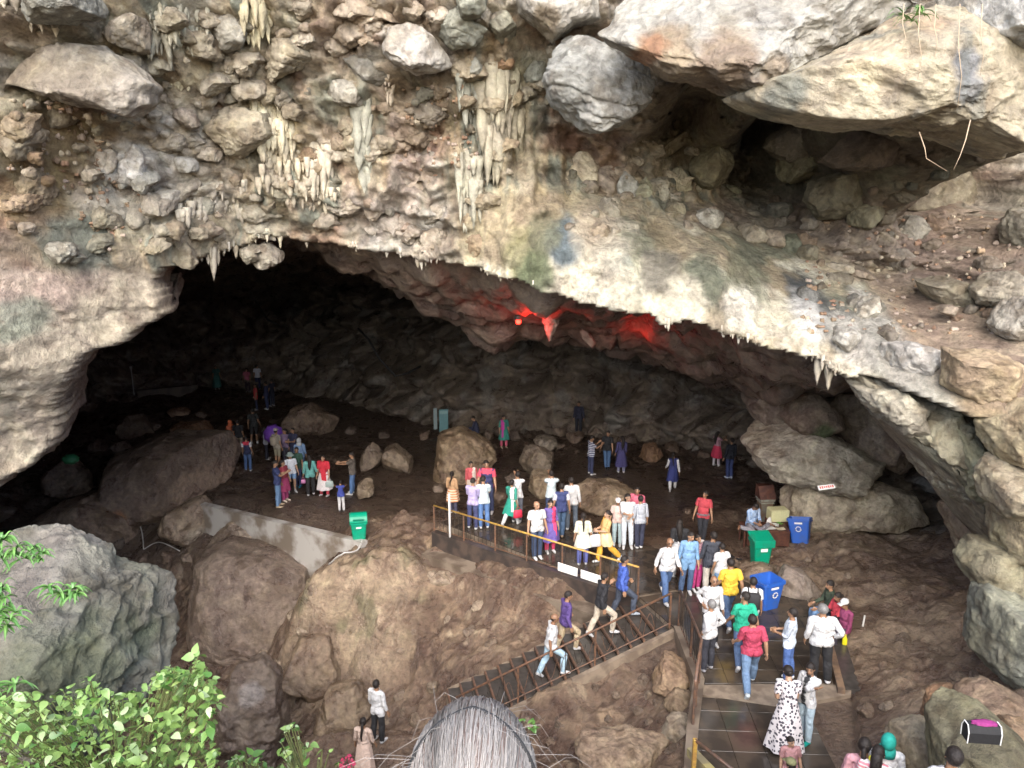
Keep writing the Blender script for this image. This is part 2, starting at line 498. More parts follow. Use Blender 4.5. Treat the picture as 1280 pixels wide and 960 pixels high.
# the ground stays under the paving and stairs
PAVE_POLYS = {}
def keep_under(poly, ztop, soft=0.0):
    global Z
    m = in_poly(poly, GX, GY)
    if callable(ztop):
        zt = ztop(GX, GY)
    else:
        zt = ztop
    Z = np.where(m, np.minimum(Z, zt - 0.06), Z)
STAIR_C = (at_z(793, 746, 0) + at_z(837, 782, 0)) / 2 + np.array([.12, .04, 0])
_a = math.radians(13)
sdn = np.array([-math.cos(_a), -math.sin(_a), 0.0])     # horizontal direction down the stair
sa = np.array([math.sin(_a), -math.cos(_a), 0.0])       # across it, towards the viewer
STAIR_W = 1.58
TREAD, RISE, NSTEP = 0.32, 0.122, 16
def stair_pt(s, w, z=None):
    """s metres down the stair, w across (-.5 far .. .5 near)"""
    p = STAIR_C + sdn * s + sa * (w * STAIR_W)
    p[2] = -s / TREAD * RISE if z is None else z
    return p
sp_ = [stair_pt(s, w)[:2] for s, w in ((-.1, -.56), (-.1, .54), (NSTEP * TREAD + .2, .54), (NSTEP * TREAD + .2, -.56))]
def stair_z(x, y):
    s = (x - STAIR_C[0]) * sdn[0] + (y - STAIR_C[1]) * sdn[1]
    return -np.maximum(s, 0) / TREAD * RISE - RISE - .12
keep_under(sp_, stair_z)
PATH_PX = [(545, 642), (590, 612), (700, 640), (800, 668), (905, 700), (990, 705), (1022, 745), (1058, 860), (874, 858), (853, 762), (790, 742)]
PATH = poly_px(PATH_PX, 0)
keep_under([tuple(at_z(a, b, 0)[:2]) for a, b in [(545, 642), (580, 622), (700, 645), (800, 672), (905, 705), (1040, 745), (1075, 868), (868, 870), (846, 778), (795, 745)]], -.02)
keep_under([tuple(at_z(a, b, 0)[:2]) for a, b in [(868, 850), (1066, 855), (1080, 1010), (862, 1010)]], -.02)
# colours of the floor (real mud and stone colours)
mud = np.array([.112, .072, .050]); dry = np.array([.190, .130, .090]); tan = np.array([.29, .205, .135]); dk = np.array([.072, .050, .037])
t1 = sstep(-.15, .25, fbm(P3 * .45, 4, 41))[..., None]
t2 = sstep(.0, .35, fbm(P3 * 1.4, 4, 52) + .35 * (blocks - .2))[..., None] * rough[..., None]
C = mud * (1 - t1) + dry * t1
C = C * (1 - .7 * t2) + tan * .7 * t2
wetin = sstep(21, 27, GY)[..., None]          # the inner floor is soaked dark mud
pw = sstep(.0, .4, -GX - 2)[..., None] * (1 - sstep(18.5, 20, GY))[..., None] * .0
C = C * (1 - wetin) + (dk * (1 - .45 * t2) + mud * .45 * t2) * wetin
C = C * (1 - .45 * sm[..., None]) + dk * 1.3 * .45 * sm[..., None]
mtan = np.array([.40, .305, .21]) * (.8 + .3 * kid[..., None])
mm3 = (mm * (0.4 + .5 * sstep(-.15, .25, fbm(P3 * .9, 4, 67))))[..., None]
C = C * (1 - mm3) + mtan * mm3
green = (mm * sstep(.1, .3, fbm(P3 * 1.2, 3, 66)) * .5)[..., None] * np.array([1, 1, 1])
C = C * (1 - green) + np.array([.10, .11, .05]) * green
rb = (sstep(4.4, 6.0, GX) * (1 - sstep(21, 25, GY)) * rough * (.35 + .65 * sstep(-.1, .2, fbm(P3 * .8, 4, 91))))[..., None] * .6     # paler, drier bank on the right
C = C * (1 - rb) + np.array([.30, .225, .155]) * rb
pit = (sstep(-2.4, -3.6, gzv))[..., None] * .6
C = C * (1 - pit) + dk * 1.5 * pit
peb3 = (sstep(.1, .25, peb) * rk * rough * (GY < 30))[..., None] * .45
C = C * (1 - peb3) + (np.array([.36, .29, .2]) * (.5 + gid[..., None])) * peb3
FV = np.stack([GX, GY, Z], -1).reshape(-1, 3)
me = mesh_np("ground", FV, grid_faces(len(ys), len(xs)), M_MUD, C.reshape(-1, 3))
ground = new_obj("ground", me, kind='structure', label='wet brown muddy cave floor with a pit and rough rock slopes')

# nearest rendered ground height
def gsurf(x, y):
    i = min(max(int(np.searchsorted(ys, y)), 1), len(ys) - 1)
    j = min(max(int(np.searchsorted(xs, x)), 1), len(xs) - 1)
    ty = (y - ys[i - 1]) / (ys[i] - ys[i - 1]); tx = (x - xs[j - 1]) / (xs[j] - xs[j - 1])
    return float((Z[i - 1, j - 1] * (1 - tx) + Z[i - 1, j] * tx) * (1 - ty) + (Z[i, j - 1] * (1 - tx) + Z[i, j] * tx) * ty)

# ================================================================ THE CLIFF WITH THE CAVE MOUTH
_cl = [(-60, 640, 12.8), (0, 600, 13.5), (0, 450, 13), (0, 300, 13.5), (0, 150, 13.8), (0, 0, 13.2), (80, 520, 14.5), (80, 400, 14.3), (200, 390, 16), (100, 300, 15), (190, 300, 16.3), (100, 200, 15.2),
       (200, 200, 16.3), (60, 100, 14.8), (200, 100, 15.9), (200, 0, 15),
       (300, 300, 18.2), (370, 295, 18.6), (450, 305, 18.6), (300, 200, 17.6), (400, 200, 17.9), (500, 200, 18.1), (300, 100, 17), (400, 100, 17.2), (500, 100, 17.4), (300, 0, 16), (450, 0, 16.2), (600, 0, 16),
       (560, 325, 18.3), (510, 315, 18.4), (520, 260, 18.2), (380, 260, 18.0),
       (640, 320, 17.0), (600, 335, 17.5), (640, 270, 17.3), (640, 200, 18.0), (700, 230, 18.4), (640, 100, 17.6), (560, 150, 17.8),
       (700, 355, 16.3), (780, 380, 15.8), (880, 402, 15.3), (960, 422, 15), (1040, 450, 14.6), (1100, 466, 14.2), (1200, 505, 13), (1270, 530, 12.4), (1340, 560, 11.8),
       (700, 300, 16.6), (720, 262, 17.6), (780, 320, 16.2), (820, 295, 17), (900, 312, 16.6), (900, 350, 15.7), (1000, 365, 16.0), (1000, 410, 15.1), (1100, 395, 15.5), (1100, 430, 14.6), (1200, 440, 14.2), (1280, 470, 12.9),
       (820, 250, 18.6), (900, 275, 18.6), (1000, 300, 18.4), (1100, 345, 17.6), (1200, 370, 16.3), (1280, 400, 14.6),
       (760, 190, 19.3), (850, 200, 20.2), (950, 220, 21.2), (1100, 230, 21.2), (1200, 260, 20), (1280, 280, 18.5), (850, 145, 20.0), (950, 165, 21.0), (1100, 175, 21.0), (1250, 200, 19.5), (850, 105, 16.6), (950, 120, 15.8), (1100, 135, 15.0), (1230, 150, 14.4), (1320, 160, 14),
       (740, 120, 18.4), (800, 50, 16.4), (1000, 50, 15.4), (1200, 50, 14.6), (700, 0, 16.4), (1000, -20, 15), (1280, 0, 14.2), (1340, 300, 16)]
P_ = np.array([at(a, b, c) for a, b, c in _cl])
ext = np.array([(-16, 10.5, 5), (-16, 10.5, 10), (-16, 10, 16), (-22, 8, 5), (-22, 8, 17), (0, 13, 18), (-8, 12, 18), (8, 14, 18), (16, 12, 18), (18, 9, 10), (16, 11, 6), (0, 14.5, 16), (20, 8, 5)])
P_ = np.concatenate([P_, ext])
CLIFF = RBF(P_[:, [0, 2]], P_[:, 1], 0.02)
def on_cliff(px, py):
    d = ray(px, py)
    ts = np.linspace(9, 26, 400)
    X = d[0] * ts; Yv = d[1] * ts; Zv = d[2] * ts + H
    k = np.argmax(Yv > CLIFF(X, Zv))
    return np.array([X[k], Yv[k], Zv[k]])
MOUTH = [(-400, 660), (-60, 640), (0, 603), (30, 586), (60, 562), (70, 510), (84, 470), (108, 442), (150, 428), (178, 406), (207, 388), (204, 370), (193, 346), (214, 326), (268, 319), (300, 304), (338, 293), (370, 298), (420, 302), (452, 314),
         (500, 318), (540, 324), (590, 330), (628, 346), (680, 364), (740, 380), (800, 393), (880, 407), (940, 428), (1000, 444), (1040, 458), (1066, 466), (1110, 480), (1160, 500), (1205, 515), (1245, 526), (1290, 548), (1420, 620), (1420, 1400), (-400, 1400)]
def mouth_xz(a, b):
    if b > 700:
        return (-30.0, -10.0) if a < 0 else (30.0, -10.0)
    if a < -100:
        return (-30.0, 4.2)
    p = on_cliff(a, b); return (p[0], p[2])
MP = [mouth_xz(a, b) for a, b in MOUTH]
cx = np.concatenate([np.arange(-24, -11, .25), np.arange(-11, 11, .05), np.arange(11, 22, .25)])
cz = np.concatenate([np.arange(3.4, 14.6, .05), np.arange(14.6, 19, .2)])
CX, CZ = np.meshgrid(cx, cz)
# the rim wanders a little
wob = 0.22 * fbm(np.stack([CX, CX * 0, CZ], -1) * 1.3, 3, 12)
CYb = CLIFF(CX, CZ)
Pc = np.stack([CX, CYb, CZ], -1).astype(np.float32)
warp = fbm(Pc * .5, 3, 2)[..., None] * 1.2
b1, b2, bid = worley(Pc * np.array([.62, .62, .85]) + warp * .5, 5)
big = np.clip(b2 - b1, 0, .55)
c1, c2, cid2 = worley(Pc * np.array([1.7, 1.7, 2.2]) + warp, 6)
med = np.clip(c2 - c1, 0, .4)
s1, s2, sid = worley(Pc * 5.5 + warp, 7)
sml = np.clip(.6 - s1, 0, .45)
rid = fbm(Pc * np.array([1.1, 1.1, 1.6]), 5, 22, ridged=True, gain=.55)
zone = sstep(-.1, .2, fbm(Pc * .33, 3, 91))            # blocky here, gravelly there
# smooth flowstone on the shelf to the right and the drape in the centre
shelf_line = np.interp(CX, [-3, -1.2, 1.2, 4, 7, 9, 11], [9.9, 9.7, 9.9, 9.2, 8.6, 7.6, 7])
flow = sstep(-1.6, -.6, CX) * (1 - sstep(-.1, .5, CZ - shelf_line))
flute = fbm(Pc * np.array([2.2, 1, .28]), 4, 33)
crag = fbm(Pc * np.array([1.9, 1.5, 2.6]) + .8 * warp, 5, 23, ridged=True, gain=.6)
# angular facets: each cell of broken rock tilts its own way
fa, fb, fid = worley(Pc * np.array([1.1, .9, 1.5]) + warp * .8, 9)
tilt = (fid - .5) * 1.2 * (fa - .4)
disp = (0.85 * (big - .2) * (.5 + bid) + 0.42 * (med - .15) * (.4 + .9 * zone) + .14 * (sml - .12) * (1.25 - zone) + 0.16 * rid + .24 * crag + .45 * tilt + .10 * fbm(Pc * 6, 4, 44, gain=.6)) * (1 - .74 * flow)
# terraces of dripstone: each bulges, then cuts back under a ragged, fluted edge
zz = CZ + .55 * fbm(Pc * .45, 3, 24) + .10 * fbm(Pc * np.array([5, 1, .6]), 3, 25) + .12 * fbm(Pc * np.array([2, 1, .9]), 3, 26) + .10 * CX
per = 1.15
fr_ = (zz / per) % 1
lay = np.floor(zz / per)
amp = .5 + .5 * np.sin(lay * 12.9 + 3 * fbm(Pc * .4, 2, 27))
pillar = sstep(-5.6, -6.6, CX) * sstep(9.6, 8.4, CZ)          # the smooth buttress on the left
terr = (1 - fr_) ** 1.3 * sstep(0, .06, fr_) 
fr2 = ((zz + .2 * fbm(Pc * 1.4, 2, 28)) / .46) % 1
terr2 = (1 - fr2) * sstep(0, .08, fr2)
disp = disp * (1 - .55 * pillar) + (1 - flow) * (1 - .7 * pillar) * (.085 * fbm(Pc * 3.1, 4, 45, ridged=True, gain=.6) + .06 * np.clip(worley(Pc * np.array([3.0, 3.0, 4.0]) + warp, 46)[2] - .2, 0, .7) + .42 * amp * (terr - .35) + .15 * (terr2 - .4) * sstep(-.1, .2, fbm(Pc * .6, 2, 29)) + .10 * fbm(Pc * np.array([4.2, 1, .5]), 3, 72))
disp = disp + flow * (.24 * flute + .09 * fbm(Pc * 4.5, 4, 14, gain=.6) + .10 * np.clip(med - .05, 0, .3) + .08 * fbm(Pc * 2.2, 4, 15, ridged=True))
# vertical flutes over the arch rim and the dripstone zones
drip = np.zeros_like(CX)
for a, b, rx, rz in ((345, 165, 1.0, 1.6), (370, 240, 1.5, 1.0), (460, 180, .7, 1.6), (620, 160, 1.3, 2.2), (585, 230, .7, 1.0), (205, 55, 1.1, 1.0), (330, 30, .8, 1.0), (150, 300, 1.2, .7), (250, 300, 1.8, .8), (680, 230, 1.6, .9), (830, 240, 2.0, .7)):
    q = on_cliff(a, b)
    drip = np.maximum(drip, 1 - sstep(.5, 1.0, np.hypot((CX - q[0]) / rx, (CZ - q[2]) / rz)))
disp = disp * (1 - .45 * drip) + drip * (.18 + .62 * fbm(Pc * np.array([3.6, 1, .38]), 4, 71) + .16 * np.abs(fbm(Pc * np.array([7, 1, .5]), 2, 73)))
CY = CYb - disp
xw, zw = CX + .25 * wob, CZ + wob
inside = in_poly(MP, xw, zw)
# ---- stone colours, by place, with crevice shade painted in
cream = np.array([.48, .41, .31]); grey = np.array([.38, .375, .335]); brown = np.array([.29, .215, .14]); red = np.array([.29, .165, .105]); white = np.array([.66, .63, .58]); green = np.array([.17, .20, .155]); dark = np.array([.11, .085, .065]); pink = np.array([.42, .32, .27]); ochre = np.array([.42, .31, .17])
def mix(C, col, w):
    w = np.clip(w, 0, 1)[..., None]
    return C * (1 - w) + col * w
CC = np.ones(Pc.shape) * np.array([.52, .455, .36])
CC = mix(CC, grey * 1.18, .75 * sstep(.0, .3, fbm(Pc * .8, 4, 101) + .1 * (bid - .5)))
CC = mix(CC, brown * 1.25, .65 * sstep(.08, .32, fbm(Pc * .7, 4, 102)))
CC = mix(CC, red * 1.2, .55 * sstep(.14, .34, fbm(Pc * 1.1, 4, 103)))
CC = mix(CC, pink, .5 * sstep(.1, .3, fbm(Pc * .9, 4, 113)))
CC = mix(CC, white, .7 * sstep(.08, .28, fbm(Pc * 1.5, 4, 104)))
CC = mix(CC, dark * 1.6, .3 * sstep(.12, .3, fbm(Pc * 2.2, 4, 114)) * (1 - sstep(.1, .3, med)))
def patch(px, py, rpx, col, w, warpf=.5, sd=1, rz=1.0):
    global CC
    q = on_cliff(px, py)
    r = rpx * m_per_px(q)
    d = np.hypot(CX - q[0], (CZ - q[2]) / rz) / r + warpf * fbm(Pc * (1.2 / max(r, .3)), 4, 200 + sd)
    CC = mix(CC, np.asarray(col), w * (1 - sstep(.55, 1.05, d)))
for i, a in enumerate([(60, 460, 150, cream * 1.12, .75), (150, 350, 110, cream * 1.1, .8), (30, 560, 80, cream * 1.2, .8), (20, 240, 60, (.40, .27, .16), .8), (30, 350, 60, pink * 1.15, .8), (60, 300, 40, red * 1.1, .7),
                       (110, 190, 80, (.25, .18, .095), .9), (150, 250, 60, (.28, .21, .11), .8), (60, 60, 60, brown * .8, .6), (10, 400, 35, green * 1.4, .7), (165, 205, 30, white * 1.25, 1.0), (190, 250, 60, white, .6), (220, 230, 50, white, .6),
                       (330, 160, 40, (.58, .52, .37), .9), (300, 250, 60, cream * 1.05, .7), (270, 280, 70, (.44, .41, .34), .7), (380, 250, 20, red, .8), (430, 225, 25, red * 1.1, .8), (375, 120, 20, red * 1.2, .5),
                       (420, 130, 30, green * 1.3, .6), (470, 170, 22, green * 1.3, .7), (500, 190, 60, pink * 1.05, .8), (530, 140, 50, (.25, .19, .13), .8), (560, 170, 40, red * .9, .7), (480, 250, 60, (.45, .38, .33), .7), (430, 30, 60, (.38, .29, .21), .7), (520, 20, 40, (.40, .30, .22), .7), (620, 70, 30, red, .8), (640, 100, 30, red * .8, .8),
                       (660, 150, 30, (.10, .13, .135), .9), (650, 200, 36, (.16, .19, .18), .8), (600, 200, 26, (.20, .23, .20), .7), (700, 180, 30, red * .7, .9), (740, 200, 50, red * .8, .8),
                       (700, 235, 40, (.28, .27, .24), .7), (730, 215, 24, cream, .8), (620, 300, 50, (.35, .31, .19), .8), (600, 320, 26, (.24, .25, .16), .7),
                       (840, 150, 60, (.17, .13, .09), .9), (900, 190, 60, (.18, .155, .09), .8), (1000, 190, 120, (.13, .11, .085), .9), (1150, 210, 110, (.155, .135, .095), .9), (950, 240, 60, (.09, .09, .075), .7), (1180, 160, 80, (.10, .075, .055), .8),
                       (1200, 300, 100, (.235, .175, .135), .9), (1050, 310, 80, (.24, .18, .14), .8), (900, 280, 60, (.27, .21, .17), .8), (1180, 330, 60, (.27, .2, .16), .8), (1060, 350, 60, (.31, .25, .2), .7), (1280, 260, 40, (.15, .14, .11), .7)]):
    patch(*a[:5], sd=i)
dz_ = np.clip(drip * 1.2, 0, 1)
CC = mix(CC, cream * np.array([.98, .97, .90]), .75 * dz_)
CC = mix(CC, np.array([.22, .245, .205]), .85 * dz_ * sstep(-.02, .16, fbm(Pc * np.array([2.6, 1, .28]), 4, 311)))
CC = mix(CC, np.array([.40, .30, .17]), .6 * dz_ * sstep(.04, .22, fbm(Pc * np.array([2.2, 1, .3]) + 5, 4, 312)))
# flowstone skin: cream ground, green-grey vertical streaks, pale blooms, black stains
fl = flow
strk = fbm(Pc * np.array([1.05, .6, .16]) + 7, 4, 301)
CC = mix(CC, cream * np.array([.92, .90, .80]), .88 * fl)
CC = mix(CC, np.array([.20, .205, .145]), fl * .9 * sstep(-.04, .14, strk))
CC = mix(CC, np.array([.30, .235, .15]), fl * .7 * sstep(.0, .2, fbm(Pc * np.array([.8, .6, .3]) + 3, 4, 302)))
CC = mix(CC, np.array([.37, .29, .21]), fl * .6 * sstep(.05, .25, fbm(Pc * np.array([.9, .6, .2]), 4, 303)))
CC = mix(CC, np.array([.66, .61, .48]), fl * .8 * sstep(.06, .22, fbm(Pc * np.array([1.3, .8, .8]), 5, 305) - .1 * (CZ - shelf_line + .8)))
for i, a in enumerate([(705, 305, 26, (.17, .21, .23), .9), (655, 320, 26, (.30, .28, .15), .8), (668, 340, 24, (.15, .18, .10), .8), (680, 290, 20, (.20, .2, .13), .7), (770, 320, 16, (.2, .25, .24), .8), (745, 290, 30, (.55, .47, .36), .8), (760, 350, 40, (.66, .62, .5), .7),
                       (825, 340, 24, (.27, .245, .2), .8), (880, 350, 26, (.22, .235, .17), .85), (855, 380, 24, (.68, .63, .5), .9), (930, 345, 24, (.25, .25, .17), .7), (925, 385, 22, (.66, .62, .52), .9), (1010, 375, 24, (.10, .105, .105), .95), (1010, 395, 22, (.66, .64, .6), .8),
                       (1045, 400, 24, (.22, .22, .2), .7), (1085, 385, 20, (.62, .57, .48), .9), (1060, 425, 24, (.55, .52, .46), .8), (1150, 400, 50, (.44, .35, .25), .8), (1120, 440, 40, (.47, .45, .4), .8), (1230, 460, 50, (.45, .34, .2), .8), (1180, 420, 50, (.42, .32, .23), .8), (1220, 425, 50, (.36, .27, .21), .6)]):
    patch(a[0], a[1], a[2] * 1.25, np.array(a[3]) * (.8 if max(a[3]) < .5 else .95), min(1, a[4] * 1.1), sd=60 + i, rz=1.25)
CC *= (1 - .25 * np.clip(.12 - med, 0, .12)[..., None] / .12 * (1 - flow[..., None]))     # cracks darkened in the colour, as crevice shade and soil
CC = mix(CC, np.array([.22, .165, .115]), .55 * (1 - flow) * sstep(.10, .30, fbm(Pc * 3.4, 5, 120, gain=.6)))       # soil brown in patches, also dark crevices painted in colour
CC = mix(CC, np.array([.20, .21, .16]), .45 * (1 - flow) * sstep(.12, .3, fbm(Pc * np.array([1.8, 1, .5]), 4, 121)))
CC = np.clip(CC * .76, .02, .85)
keep = ~inside
vid = np.arange(CX.size).reshape(CX.shape)
gf = grid_faces(len(cz), len(cx))
kf = keep.ravel()[gf].all(1)
gf = gf[kf][:, ::-1]                          # face the viewer (-Y)
CV = np.stack([CX, CY, CZ], -1).reshape(-1, 3)
CCf = CC.reshape(-1, 3)
# rim: walk the open edge back into the rock
e = np.concatenate([gf[:, [0, 1]], gf[:, [1, 2]], gf[:, [2, 3]], gf[:, [3, 0]]])
key = e[:, 0].astype(np.int64) * CX.size + e[:, 1]
rkey = e[:, 1].astype(np.int64) * CX.size + e[:, 0]
bd = e[~np.isin(key, rkey)]
iz = bd // len(cx); ix_ = bd % len(cx)
okb = (iz.min(1) > 0) & (iz.max(1) < len(cz) - 1) & (ix_.min(1) > 0) & (ix_.max(1) < len(cx) - 1)
bd = bd[okb]
bv = np.unique(bd)
remap = np.full(CX.size, -1); remap[bv] = np.arange(len(bv))
# smooth outward direction (away from the opening), in XZ
gx_, gz_ = np.gradient(inside.astype(float), axis=1), np.gradient(inside.astype(float), axis=0)
for _ in range(10):
    gx_ = (gx_ + np.roll(gx_, 1, 0) + np.roll(gx_, -1, 0) + np.roll(gx_, 1, 1) + np.roll(gx_, -1, 1)) / 5
    gz_ = (gz_ + np.roll(gz_, 1, 0) + np.roll(gz_, -1, 0) + np.roll(gz_, 1, 1) + np.roll(gz_, -1, 1)) / 5
gl = np.hypot(gx_, gz_) + 1e-6
inx, inz = (gx_ / gl).ravel()[bv], (gz_ / gl).ravel()[bv]
layers = [CV[bv]]
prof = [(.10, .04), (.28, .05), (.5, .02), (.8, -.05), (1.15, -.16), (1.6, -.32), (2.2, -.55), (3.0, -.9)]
for dy, din in prof:
    q = CV[bv].copy()
    q[:, 1] += dy
    q[:, 0] += inx * din; q[:, 2] += inz * din
    nn = fbm(q * 1.6, 4, 55)
    q[:, 0] += inx * nn * .3 * min(1, dy); q[:, 2] += inz * nn * .3 * min(1, dy)
    layers.append(q)
nb = len(bv); base = len(CV)
SV = np.concatenate(layers[1:])
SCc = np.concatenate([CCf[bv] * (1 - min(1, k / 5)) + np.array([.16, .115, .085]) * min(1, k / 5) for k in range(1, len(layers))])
sf = []
for k in range(len(prof)):
    a = bd[:, 0] if k == 0 else base + (k - 1) * nb + remap[bd[:, 0]]
    b = bd[:, 1] if k == 0 else base + (k - 1) * nb + remap[bd[:, 1]]
    c = base + k * nb + remap[bd[:, 1]]; d = base + k * nb + remap[bd[:, 0]]
    sf.append(np.stack([b, a, d, c], -1))
AV = np.concatenate([CV, SV]); AF = np.concatenate([gf] + sf); AC = np.concatenate([CCf, SCc])
used = np.unique(AF); rm = np.full(len(AV), -1); rm[used] = np.arange(len(used))
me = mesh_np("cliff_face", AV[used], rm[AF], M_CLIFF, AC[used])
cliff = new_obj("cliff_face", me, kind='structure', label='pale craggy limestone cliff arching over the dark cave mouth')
def csurf(px, py):
    """point of the finished cliff face seen at a pixel"""
    q = on_cliff(px, py)
    j = int(np.argmin(abs(cx - q[0]))); i = int(np.argmin(abs(cz - q[2])))
    return np.array([q[0], CY[i, j], q[2]])

# ================================================================ CEILING, BACK WALLS, OUTER HILL
_ce = [(430, 330, 21), (480, 352, 21.5), (560, 392, 22.5), (610, 428, 24), (700, 374, 18.6), (700, 388, 20), (740, 384, 20.5), (800, 378, 21.5), (820, 390, 20), (880, 424, 21), (940, 468, 21.5), (965, 492, 22), (740, 425, 25), (800, 442, 25.5), (860, 458, 25.5), (920, 482, 25), (700, 420, 25), (1000, 480, 18.5), (1040, 480, 17),
       (640, 366, 18.8), (560, 345, 19.8), (660, 395, 22.5)]
Pq = [tuple(at(*a)) for a in _ce]
Pq += [(-6, 20, 9.6), (-8, 24, 9.4), (-4, 26, 8.4), (-10, 30, 8.6), (-16, 26, 8), (-12, 18, 9), (-14, 15, 8), (-20, 20, 7), (-1, 27, 6.8), (4, 29, 5.2), (8, 28, 4.6), (0, 33, 6.5), (5, 33, 5.6), (9, 31, 4.6), (-6, 36, 7.2), (-12, 40, 7), (-20, 36, 6.5), (-28, 34, 5), (0, 42, 4.5), (-10, 50, 5),
       (10, 20, 6), (12, 16, 6.5), (14, 24, 4), (14, 34, 3), (-25, 48, 4), (10, 44, 3), (-8, 17, 9.9), (2, 17.5, 9.2), (8, 15.5, 8)]
Pq = np.array(Pq)
CEIL = RBF(Pq[:, :2], Pq[:, 2], .02)
ex = np.arange(-30, 18, .12); ey = np.arange(14, 57, .12)
EX, EY = np.meshgrid(ex, ey)
EZ = CEIL(EX, EY)
front = np.interp(EX, [-14, -9, -6, -1, 1, 4, 8, 11, 16], [16.5, 17.8, 19.8, 19.4, 18.4, 17.0, 16.2, 15, 13.6])
Pe = np.stack([EX, EY, EZ], -1).astype(np.float32)
w1, w2, wid = worley(Pe * np.array([.55, .55, .8]) + fbm(Pe * .5, 2, 3)[..., None], 15)
EZ = EZ - .8 * (np.clip(w2 - w1, 0, .5) - .2) - .25 * fbm(Pe * 1.2, 4, 16, ridged=True) - .1 * fbm(Pe * 4, 3, 18)
EZ = EZ + np.where(EY < front + .6, 1.2 * sstep(front + .6, front - .4, EY), 0)
Cc = np.ones(Pe.shape) * np.array([.165, .122, .094])
Cc = mix(Cc, np.array([.105, .08, .066]), sstep(-.05, .25, fbm(Pe * .7, 4, 17)))
Cc = mix(Cc, np.array([.2, .155, .115]), .6 * sstep(.05, .3, fbm(Pe * 1.3, 4, 19)))
gfc = grid_faces(len(ey), len(ex))
kk = ((EY > front - .2) & (EY > CLIFF(EX, EZ) + .9 * (~in_poly(MP, EX, EZ)))).ravel()[gfc].all(1)
gfc = gfc[kk][:, ::-1]
used = np.unique(gfc); rm = np.full(EX.size, -1); rm[used] = np.arange(len(used))
me = mesh_np("cave_ceiling", np.stack([EX, EY, EZ], -1).reshape(-1, 3)[used], rm[gfc], M_WET, Cc.reshape(-1, 3)[used])
new_obj("cave_ceiling", me, kind='structure', label='dark brown rock ceiling sloping down into the cave')

plan = np.array([(17, 7), (15.5, 13), (14.2, 17), (14.0, 21), (13.6, 25), (13.0, 28), (12.6, 32), (10, 36.5), (5, 39.5), (-1, 40.5), (-4.5, 43), (-8, 47), (-14, 51), (-22, 52), (-28, 46), (-26, 34), (-22, 27), (-18.5, 21), (-17, 16), (-18, 9)], float)
seg = np.hypot(*np.diff(plan, axis=0).T); sl = np.concatenate([[0], np.cumsum(seg)])
su = np.arange(0, sl[-1], .09); zu = np.arange(-6, 9.5, .09)
# smoothed plan curve
px_, py_ = np.interp(su, sl, plan[:, 0]), np.interp(su, sl, plan[:, 1])
ker = np.hanning(45); ker /= ker.sum()
px_ = np.convolve(np.pad(px_, 22, 'edge'), ker, 'valid'); py_ = np.convolve(np.pad(py_, 22, 'edge'), ker, 'valid')
tx, ty = np.gradient(px_), np.gradient(py_); tl = np.hypot(tx, ty)
nx, ny = -ty / tl, tx / tl                    # pick the side facing the cave's middle
flip = np.sign((-4 - px_) * nx + (28 - py_) * ny); nx, ny = nx * flip, ny * flip
WX, WZ = np.meshgrid(px_, zu); WY, _ = np.meshgrid(py_, zu); NX, _ = np.meshgrid(nx, zu); NY, _ = np.meshgrid(ny, zu)
Pw = np.stack([WX, WY, WZ], -1).astype(np.float32)
wz = WZ + .35 * WX * .12 + 1.4 * fbm(Pw * .18, 3, 61)
strata = np.abs(((wz / 1.9) % 1) - .5) * 2
a1, a2, aid = worley(Pw * np.array([.42, .42, .62]) + 1.1 * fbm(Pw * .3, 3, 4)[..., None], 63)
h1, h2, hid = worley(Pw * np.array([.8, .8, 1.5]) + .5 * fbm(Pw * .7, 2, 5)[..., None], 66)
dw = 1.3 * (np.clip(a2 - a1, 0, .35) - .2) * (.4 + aid) + 1.1 * (aid - .5) + .5 * (hid - .5) * sstep(0, .12, h2 - h1) + .9 * (strata - .5) + .22 * fbm(Pw * .8, 4, 64, ridged=True) + .12 * fbm(Pw * 2.6, 4, 65)
lean = np.clip((1.0 - WZ), 0, 3.5) * .35 - np.clip(WZ - 1.5, -2, 3) * .5        # foot creeps forward, then the wall undercuts
dw = dw + lean
V = np.stack([WX + NX * dw, WY + NY * dw, WZ], -1)
Cw = np.ones(Pw.shape) * np.array([.135, .108, .083])
Cw = mix(Cw, np.array([.20, .16, .12]), .8 * sstep(-.05, .25, fbm(Pw * .5, 4, 67)))
Cw = mix(Cw, np.array([.065, .05, .038]), .8 * sstep(.0, .3, fbm(Pw * .8, 4, 68)))
Cw = mix(Cw, np.array([.19, .18, .16]), .7 * sstep(.08, .28, fbm(Pw * .9, 4, 69)))
me = mesh_np("cave_wall", V.reshape(-1, 3), grid_faces(len(zu), len(su)), M_WET, Cw.reshape(-1, 3))
new_obj("cave_wall", me, kind='structure', label='dark layered rock wall at the back of the cave')
# unseen hill added above the cave against light leaking in
hx = np.linspace(-45, 35, 60); hy = np.linspace(10, 75, 50)
HX, HY = np.meshgrid(hx, hy)
HZ = 18.6 + 1.5 * fbm(np.stack([HX, HY, HX * 0], -1) * .12, 3, 8) - 26 * sstep(52, 72, HY) - 26 * sstep(-30, -44, HX) - 26 * sstep(20, 34, HX) - 1.4 * sstep(15, 10, HY)
HY2 = np.where(HY < 11.5, np.interp(HX, cx, CLIFF(cx, cx * 0 + 18.2)) , HY)
me = mesh_np("hill", np.stack([HX, HY2, HZ], -1).reshape(-1, 3), grid_faces(50, 60), M_CLIFF, np.ones((3000, 3)) * np.array([.10, .13, .05]))
new_obj("hill", me, kind='structure', label='unseen hill added over the cave to keep light out')
